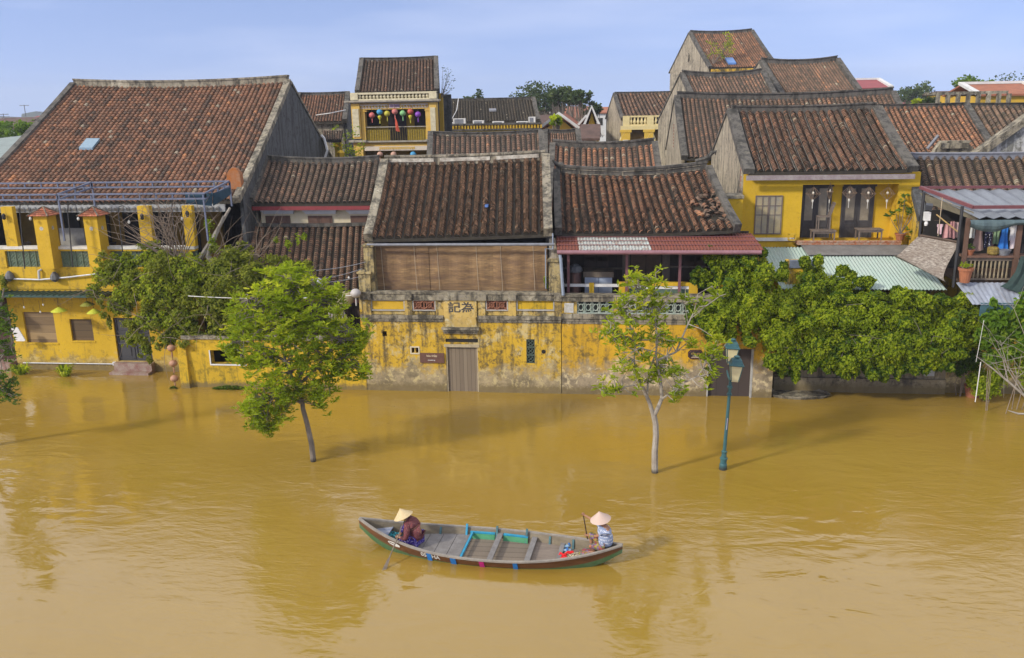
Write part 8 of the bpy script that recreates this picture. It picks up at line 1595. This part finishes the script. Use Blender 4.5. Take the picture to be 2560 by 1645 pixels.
M_pur = NT('purple_flowered_cloth'); vo = M_pur.t.nodes.new('ShaderNodeTexVoronoi'); vo.inputs['Scale'].default_value = 24; M_pur.L(M_pur.geo.outputs['Position'], vo.inputs[0]); M_pur.col(M_pur.mix(M_pur.math('LESS_THAN', vo.outputs['Distance'], .30), (.04, .02, .24), (.42, .36, .62))); M_pur.rough(.85); M_pur = M_pur.m
j2, e2 = grow(J, E, ['pelvis', 'hipa', 'kna', 'ana', 'hipb', 'knb', 'anb'], 1.08, .014)
for n_ in 'ab': j2['an'+n_] = (J['kn'+n_][0]+(Vector(J['an'+n_][0])-J['kn'+n_][0])*.6, .06)
skin_body('trousers', j2, e2, M_pur, PB)
M_hat = mat('pale_palm_leaf_hat', (.56, .44, .25), .8, .12, 14, .2, c2=(.47, .36, .19)); M_hat2 = mat('pinkish_palm_leaf_hat', (.52, .38, .31), .8, .15, 14, .2, c2=(.48, .36, .30))
conical_hat(PB, hc+u1*.19+Vector((0, 0, .03)), u1*.9+Vector((0, 0, .35)), .26, .225, M_hat)
def paddle(lab, a, c, e, blade, M):   # handle top a, shaft to c, blade end e
    T = thing('paddle', lab, 'paddle', a); b = MB(); b.tube([a, c], [.014, .017], 7); b.build('shaft', M, T)
    d_ = (e-c).normalized(); s_ = d_.cross(Vector((0, 1, .2))).normalized(); n_ = d_.cross(s_); b = MB(); w_ = blade
    prof = [(0, .02), (.12, w_*.7), (.45, w_), (.9, w_*.85), (1, w_*.4)]; L_ = (e-c).length
    i = b.v([c+d_*L_*t+s_*ww+n_*.01 for t, ww in prof]+[c+d_*L_*t-s_*ww+n_*.01 for t, ww in prof][::-1]); j = b.v([c+d_*L_*t+s_*ww-n_*.01 for t, ww in prof]+[c+d_*L_*t-s_*ww-n_*.01 for t, ww in prof][::-1])
    b.f(range(i, i+10)); b.f(list(range(j, j+10))[::-1])
    for k in range(10): b.f((i+k, j+k, j+(k+1) % 10, i+(k+1) % 10))
    b.tube([a-(c-a).normalized()*.03, a+(c-a).normalized()*.03], .022, 6) if 0 else None
    b.build('blade', M, T); return T
wtr = atz(961, 1424, 0); dwn = (wtr-top).normalized()
paddle('long thin pole paddle held by the bow paddler, its tip dipping into the water', top-dwn*.05, top+(wtr-top)*.80, wtr+dwn*.25, .045, mat('worn_paddle_wood', (.22, .17, .12), .8, .4, 8, .2))
# -- stern paddler, seated upright facing the bow
seat = bp3(1512, 1378, .33); su2 = ((seat-ctr).x*ca+(seat-ctr).y*sa)
def q2(u, v, z): return bw(su2+u*1.05, N_*(v*.85-.05), .32+z*1.12)
PS = thing('person', 'person in a pinkish cone hat and pale blue patterned shirt, paddling at the stern', 'person', q2(0, .0, 0))
top2 = at(1458, 1286, q2(.45, -.42, .8).y); low2 = at(1467, 1338, q2(.42, -.42, .4).y)
J, E = {}, []
J['pelvis'] = (q2(0, 0, .10), .145, .15); J['belly'] = (q2(-.02, 0, .26), .165, .16); J['chest'] = (q2(-.01, 0, .44), .17, .165); J['upper'] = (q2(.02, 0, .55), .12, .14); J['neck'] = (q2(.05, 0, .64), .05); E += [('pelvis', 'belly'), ('belly', 'chest'), ('chest', 'upper'), ('upper', 'neck')]
hc = q2(.09, 0, .75); f1 = dirb(.85, 0, -.3).normalized(); u1 = dirb(.30, 0, .95).normalized(); add_head(J, E, hc, f1, u1, 'neck')
J['shF'] = (q2(.12, -.17, .55), .048); J['elF'] = (q2(.27, -.30, .58), .042); J['Fwrist'] = (top2.lerp(q2(.27, -.30, .58), .18), .026); E += [('upper', 'shF'), ('shF', 'elF'), ('elF', 'Fwrist')]; hand(J, E, 'F', J['Fwrist'][0], top2, (0, -.1, 1), dirb(1, 0, 0))
J['shN'] = (q2(-.04, .20, .53), .048); J['elN'] = (q2(.20, .02, .34), .044); J['Nwrist'] = (low2.lerp(q2(.20, .02, .34), .2), .027); E += [('upper', 'shN'), ('shN', 'elN'), ('elN', 'Nwrist')]; hand(J, E, 'N', J['Nwrist'][0], low2, dirb(1, -N_*.2, 0), dirb(0, 0, 1))
for n_, v, ku, kz, fu, fz_ in (('a', -.10, .36, .34, .30, -.10), ('b', .08, .36, .12, .22, -.04)):
    J['hip'+n_] = (q2(.06, v*.9, .11), .095); J['kn'+n_] = (q2(ku, v*1.2, kz), .062); J['an'+n_] = (q2(fu, v*.9, fz_+.02), .037); J['ft'+n_] = (q2(fu+.12, v*.8, fz_-.01), .030, .038); J['toe'+n_] = (q2(fu+.19, v*.8, fz_-.015), .018, .03); E += [('pelvis', 'hip'+n_), ('hip'+n_, 'kn'+n_), ('kn'+n_, 'an'+n_), ('an'+n_, 'ft'+n_), ('ft'+n_, 'toe'+n_)]
skin_body('body', J, E, M_skin, PS); face_bits(PS, hc, f1, u1)
M_shb = NT('pale_blue_printed_cloth'); z_ = M_shb.z(); band = M_shb.math('MULTIPLY', M_shb.math('GREATER_THAN', M_shb.math('SINE', M_shb.math('MULTIPLY', z_, 75)), .25), M_shb.ramp(M_shb.noise(30, 2, .5, (1, 1, .5)), [(.45, 0), (.5, 1)])); M_shb.col(M_shb.mix(M_shb.math('MULTIPLY', band, .8), (.22, .27, .40), (.62, .65, .70))); M_shb.rough(.85); M_shb = M_shb.m
j2, e2 = grow(J, E, ['pelvis', 'belly', 'chest', 'upper', 'shF', 'elF', 'shN', 'elN'], 1.12, .022); j2['shN'] = (j2['shN'][0], .11); j2['shF'] = (j2['shF'][0], .105); j2['upper'] = (j2['upper'][0], .155, .18); j2['elF'] = (J['shF'][0].lerp(J['elF'][0], .62), .066); j2['elN'] = (J['shN'][0].lerp(J['elN'][0], .6), .066); skin_body('shirt', j2, e2, M_shb, PS)
j2, e2 = grow(J, E, ['pelvis', 'hipa', 'kna', 'ana', 'hipb', 'knb', 'anb'], 1.08, .014)
for n_ in 'ab': j2['an'+n_] = (J['kn'+n_][0].lerp(J['an'+n_][0], .35), .062)
skin_body('trousers', j2, e2, M_fl, PS)
conical_hat(PS, hc+u1*.20+Vector((0, 0, .02)), u1*.6+Vector((0, 0, .55))+dirb(.0, N_*.12, 0), .26, .225, M_hat2)
dn = (low2-top2).normalized(); e0 = low2+dn*.95
paddle('dark wooden paddle held upright by the stern paddler', top2-dn*.03, low2+dn*.45, e0, .05, mat('dark_paddle_wood', (.06, .03, .02), .6, .3, 8, .1))

# ---------------------------------------------------------------- the street lamp, leaning
lb = atz(1807, 1173); LP = thing('street_lamp', 'teal cast iron street lamp with two cream lanterns, leaning out of the water', 'street lamp', lb)
tp = at(1826, 955, lb.y); A_ = Vector((lb.x, lb.y, 0)); D_ = tp-A_; prof = [(-.12, .125), (0, .125), (.06, .115), (.07, .10), (.115, .095), (.12, .12), (.135, .12), (.14, .085), (.19, .075), (.21, .095), (.22, .055), (.30, .055), (.55, .050), (.85, .047), (.855, .075), (.875, .075), (.88, .05), (.93, .05), (.935, .08), (.955, .08), (.96, .05), (1, .05)]
M_teal = mat('teal_cast_iron', (.020, .085, .105), .5, .3, 6, .15, c2=(.04, .12, .12)); b = MB(); b.tube([A_+D_*t for t, _ in prof], [r for _, r in prof], 12); b.build('pole', M_teal, LP, smooth=False)
b = MB(); b.tube([A_+D_*.47+Vector((-.0, -.056, 0)), A_+D_*.60+Vector((0, -.054, 0))], .03, 6, sq=.35); b.build('sticker', mat('faded_sticker', (.50, .48, .52), .7, .4, 20, 0, c2=(.28, .2, .4)), LP)
b = MB(); c0_ = A_+D_; b.tube([c0_, c0_+Vector((0, .42, .02)), c0_+Vector((0, .85, .10))], .03, 6); b.build('bracket_arm', M_teal, LP)
for (px, py, dy) in ((1834, 846, .85), (1844, 889, 0)):
    t_ = at(px, py, lb.y+dy); hz = at(px, py+64, lb.y+dy).z; H_ = t_.z-hz; ln = child_empty('lantern_head', LP, (t_.x, t_.y, hz)); c = Vector((t_.x-.06, t_.y, hz)); up_ = Vector((.06, 0, 1)).normalized(); tl = up_.to_track_quat('Z', 'Y').to_matrix() @ Matrix.Rotation(pi/4, 3, 'Z')
    b = MB(); b.lathe(c, [(.03, -.02), (.13, 0), (.15, .03), (.25, .66*H_)], 4, tilt=tl); b.build('glass', mat('cream_lamp_glass', (.62, .56, .34), .35, .1, 5, 0), ln)
    b = MB()
    for q in range(4): a = q*pi/2; b.tube([c+tl @ Vector((.15*cos(a), .15*sin(a), .03)), c+tl @ Vector((.255*cos(a), .255*sin(a), .66*H_))], .014, 4)
    b.build('lantern_frame', M_teal, ln)
    b = MB(); b.lathe(c, [(.30, .64*H_), (.31, .67*H_), (.26, .70*H_), (.20, .86*H_), (.16, .87*H_), (.15, .89*H_)], 4, tilt=tl); b.lathe(c, [(.06, .88*H_), (.055, .92*H_), (.09, .94*H_), (.095, .97*H_), (.05, 1.0*H_)], 10, tilt=tl); b.build('lantern_roof', M_teal, ln)
# ---------------------------------------------------------------- small hanging things on the left
def paper(px, py, Y, r_, c, lab, nm, grp=None, vert=.85):
    return lantern(px, py, c, lab, grp, 'round', Y, r_, nm, vert)
for k, (px, py) in enumerate(((428, 870), (433, 908), (436, 946))): paper(px, py, 32.0, .17, (.42, .22, .13), ('uppermost', 'middle', 'lowest')[k]+' of the three brown paper lanterns hanging above the water', 'brown_paper', 'three brown paper lanterns on one string')
b = MB(); b.tube([at(426, 840, 32.0), at(429, 866, 32.0), at(437, 960, 32.0)], .008, 4); one('string', b, M_Wd, 'dark string carrying the three brown paper lanterns', 'string')
paper(793, 707, 31.6, .235, (.45, .45, .47), 'pale grey round lantern hanging above the leafy tree', 'pale_grey_paper'); paper(889, 733, 31.8, .21, (.45, .42, .40), 'white round lantern against the corner pillar of the shop house', 'white_paper')
c_ = at(862, 745, 32.8); T = thing('lantern', 'large half hidden cream lantern under the low tiled roof', 'lantern', c_); b = MB(); b.lathe(c_-Vector((0, 0, .35)), [(.08, 0), (.26, .08), (.36, .22), (.39, .36), (.36, .5), (.2, .6)], 16, sx=1.0, sy=.8); b.build('shade', mat('cream_paper', (.45, .38, .24), .8, .1, 9, 0), T, smooth=True)
for px, py, lab, r_ in ((147, 775, 'yellow green parasol lamp hanging left of the small window', .33), (235, 779, 'yellow green parasol lamp hanging right of the small window', .30), (218, 760, 'darker green parasol lamp behind the other two', .30)):
    c_ = at(px, py, 33.3 if py > 765 else 33.6); T = thing('parasol_lamp', lab, 'lamp', c_, 'parasol lamps under the canopy'); b = MB(); n_ = 16; pr_ = [(.02, .13), (.10, .09), (r_*.7, .02), (r_, -.05)]; b.lathe(c_, pr_[::-1], n_); b.build('shade', mat('lime_silk' if py > 765 else 'moss_silk', (.50, .52, .03) if py > 765 else (.26, .26, .03), .6, .2, 9, 0), T)
    b = MB(); b.tube([c_+Vector((0, 0, .12)), c_+Vector((0, 0, .6))], .01, 4); b.build('cord', M_Bk, T); b = MB(); b.lathe(c_-Vector((0, 0, .12)), [(.02, 0), (.035, .04), (.02, .08)], 6); b.build('bulb', M_W, T)
# wire poles and bulbs along the terrace
bulbs = []
for k, (px, pt, pb) in enumerate(((48, 512, 672), (168, 512, 668), (295, 520, 655), (428, 512, 640))):
    t_, bt = at(px, pt, 33.4), at(px+14, pb, 33.4); b = MB(); b.tube([bt, t_.lerp(bt, .1), t_+Vector((.05, 0, .05)), t_+Vector((.2, 0, .1)), t_+Vector((.38, 0, 0)), t_+Vector((.40, 0, -.5))], [.025, .025, .022, .02, .012, .006], 5); T = thing('bulb_pole', ('first', 'second', 'third', 'fourth')[k]+' thin hooked pole from the left, with a bulb hanging before the terrace', 'lamp pole', bt, 'hooked bulb poles along the terrace'); b.build('pole', M_Bk, T); c_ = t_+Vector((.40, 0, -.6)); b = MB(); b.lathe(c_, [(.03, -.05), (.055, 0), (.045, .05), (.02, .09)], 8); b.build('bulb', mat('milky_bulb', (.6, .6, .55), .2, .1, 5, 0), T)
for k, (px, py) in enumerate(((60, 768), (108, 762), (101, 780))):
    c_ = at(px, py, 33.5); T = thing('hanging_bulb', ('bulb nearest the left edge under the green canopy', 'bulb hanging highest above the big shutter', 'bulb hanging lowest above the big shutter')[k], 'light bulb', c_, 'bulbs under the green canopy'); b = MB(); b.lathe(c_, [(.02, -.05), (.04, 0), (.02, .05)], 7); b.build('bulb', M_W, T); b = MB(); b.tube([c_+Vector((0, 0, .05)), c_+Vector((0, 0, .5))], .008, 4); b.build('cord', M_Bk, T)
# overhead wires
def wire(a, c, sag, lab, r_=.012, M=None, bul=0, n=10):
    b = MB(); pts = [a.lerp(c, t/n)-Vector((0, 0, sag*4*(t/n)*(1-t/n))) for t in range(n+1)]; b.tube(pts, r_, 4); one('cable', b, M or M_Gt, lab, 'cable')
wire(at(790, 676, 31.9), at(914, 655, 32.1), .05, 'upper cable slanting from the vine to the shop house pillar'); wire(at(785, 700, 31.8), at(906, 672, 32.1), .05, 'middle cable slanting past the pale grey lantern')
wire(at(795, 707, 31.6), at(898, 692, 32.0), .05, 'lowest slanting cable, with a small bulb on it'); wire(at(470, 740, 32.0), at(892, 738, 31.9), .12, 'long pale conduit running across in front of the vine', .018, M_W)
b = MB(); c_ = at(855, 752, 31.9); b.lathe(c_, [(.03, -.06), (.06, 0), (.03, .07)], 8); one('hanging_bulb', b, M_W, 'white bulb hanging from the long pale conduit', 'light bulb'); b = MB(); c_ = at(872, 694, 31.8); b.lathe(c_, [(.02, -.04), (.045, 0), (.02, .04)], 8); one('hanging_bulb', b, M_W, 'small white bulb on the lowest slanting cable', 'light bulb')
# left edge bits
NB = thing('left_neighbour', 'dark red doored house front at the left edge beside the yellow house', 'house', (-27.5, 34.3, 0)); xr_ = at(33, 850, 34.3).x; zt_ = at(20, 770, 34.3).z
b = MB(); b.box(xr_-6, xr_, 34.35, 34.6, -.3, zt_+.5); b.build('wall', planks('dark_red_door_wall', (.07, .03, .022), (.045, .022, .018), .5, 0, .05), NB); b = MB(); z_ = at(20, 905, 34.1).z; b.box(xr_-6, xr_+.1, 33.7, 34.35, -.3, z_+.05); b.build('plinth', mat('red_tiled_step', (.22, .10, .08), .6), NB)
b = MB(); zt2 = at(14, 762, 33.4).z
for k in range(9): b.tube([(xr_-2.6+k*.31, 33.2, zt2-.05), (xr_-2.6+k*.31, 34.3, zt2+.45)], .13, 6)
b.build('tiled_canopy', M_T3, NB); b = MB(); b.box(xr_-3, xr_+.15, 33.15, 33.2, zt2-.3, zt2-.02); b.build('fascia', M_W, NB)
x0, x1, z0, z1 = rc(30, 818, 58, 853, 33.6); b = MB(); b.prism([(x0+.0, z1), (x0+.32, z1-.02), (x1+.05, z0+.05), (x1, z0), (x0+.15, z0), (x0, z1-.1)], 33.6, 33.64); one('tilted_board', b, M_W, 'white blank board hung askew beside the big shuttered window', 'sign')
# ---------------------------------------------------------------- thin river haze
b = MB(); b.box(-1600, 1600, -120, 1500, -1.5, 60); hz_ = b.build('haze', None) if 0 else None
mh = bpy.data.materials.new('haze_air'); mh.use_nodes = True; t_ = mh.node_tree; t_.nodes.clear(); o_ = t_.nodes.new('ShaderNodeOutputMaterial'); v_ = t_.nodes.new('ShaderNodeVolumePrincipled'); v_.inputs['Color'].default_value = (.80, .86, .95, 1); v_.inputs['Density'].default_value = .00045; v_.inputs['Anisotropy'].default_value = .2; t_.links.new(v_.outputs[0], o_.inputs['Volume'])
tag(b.build('haze', mh), kind='stuff')
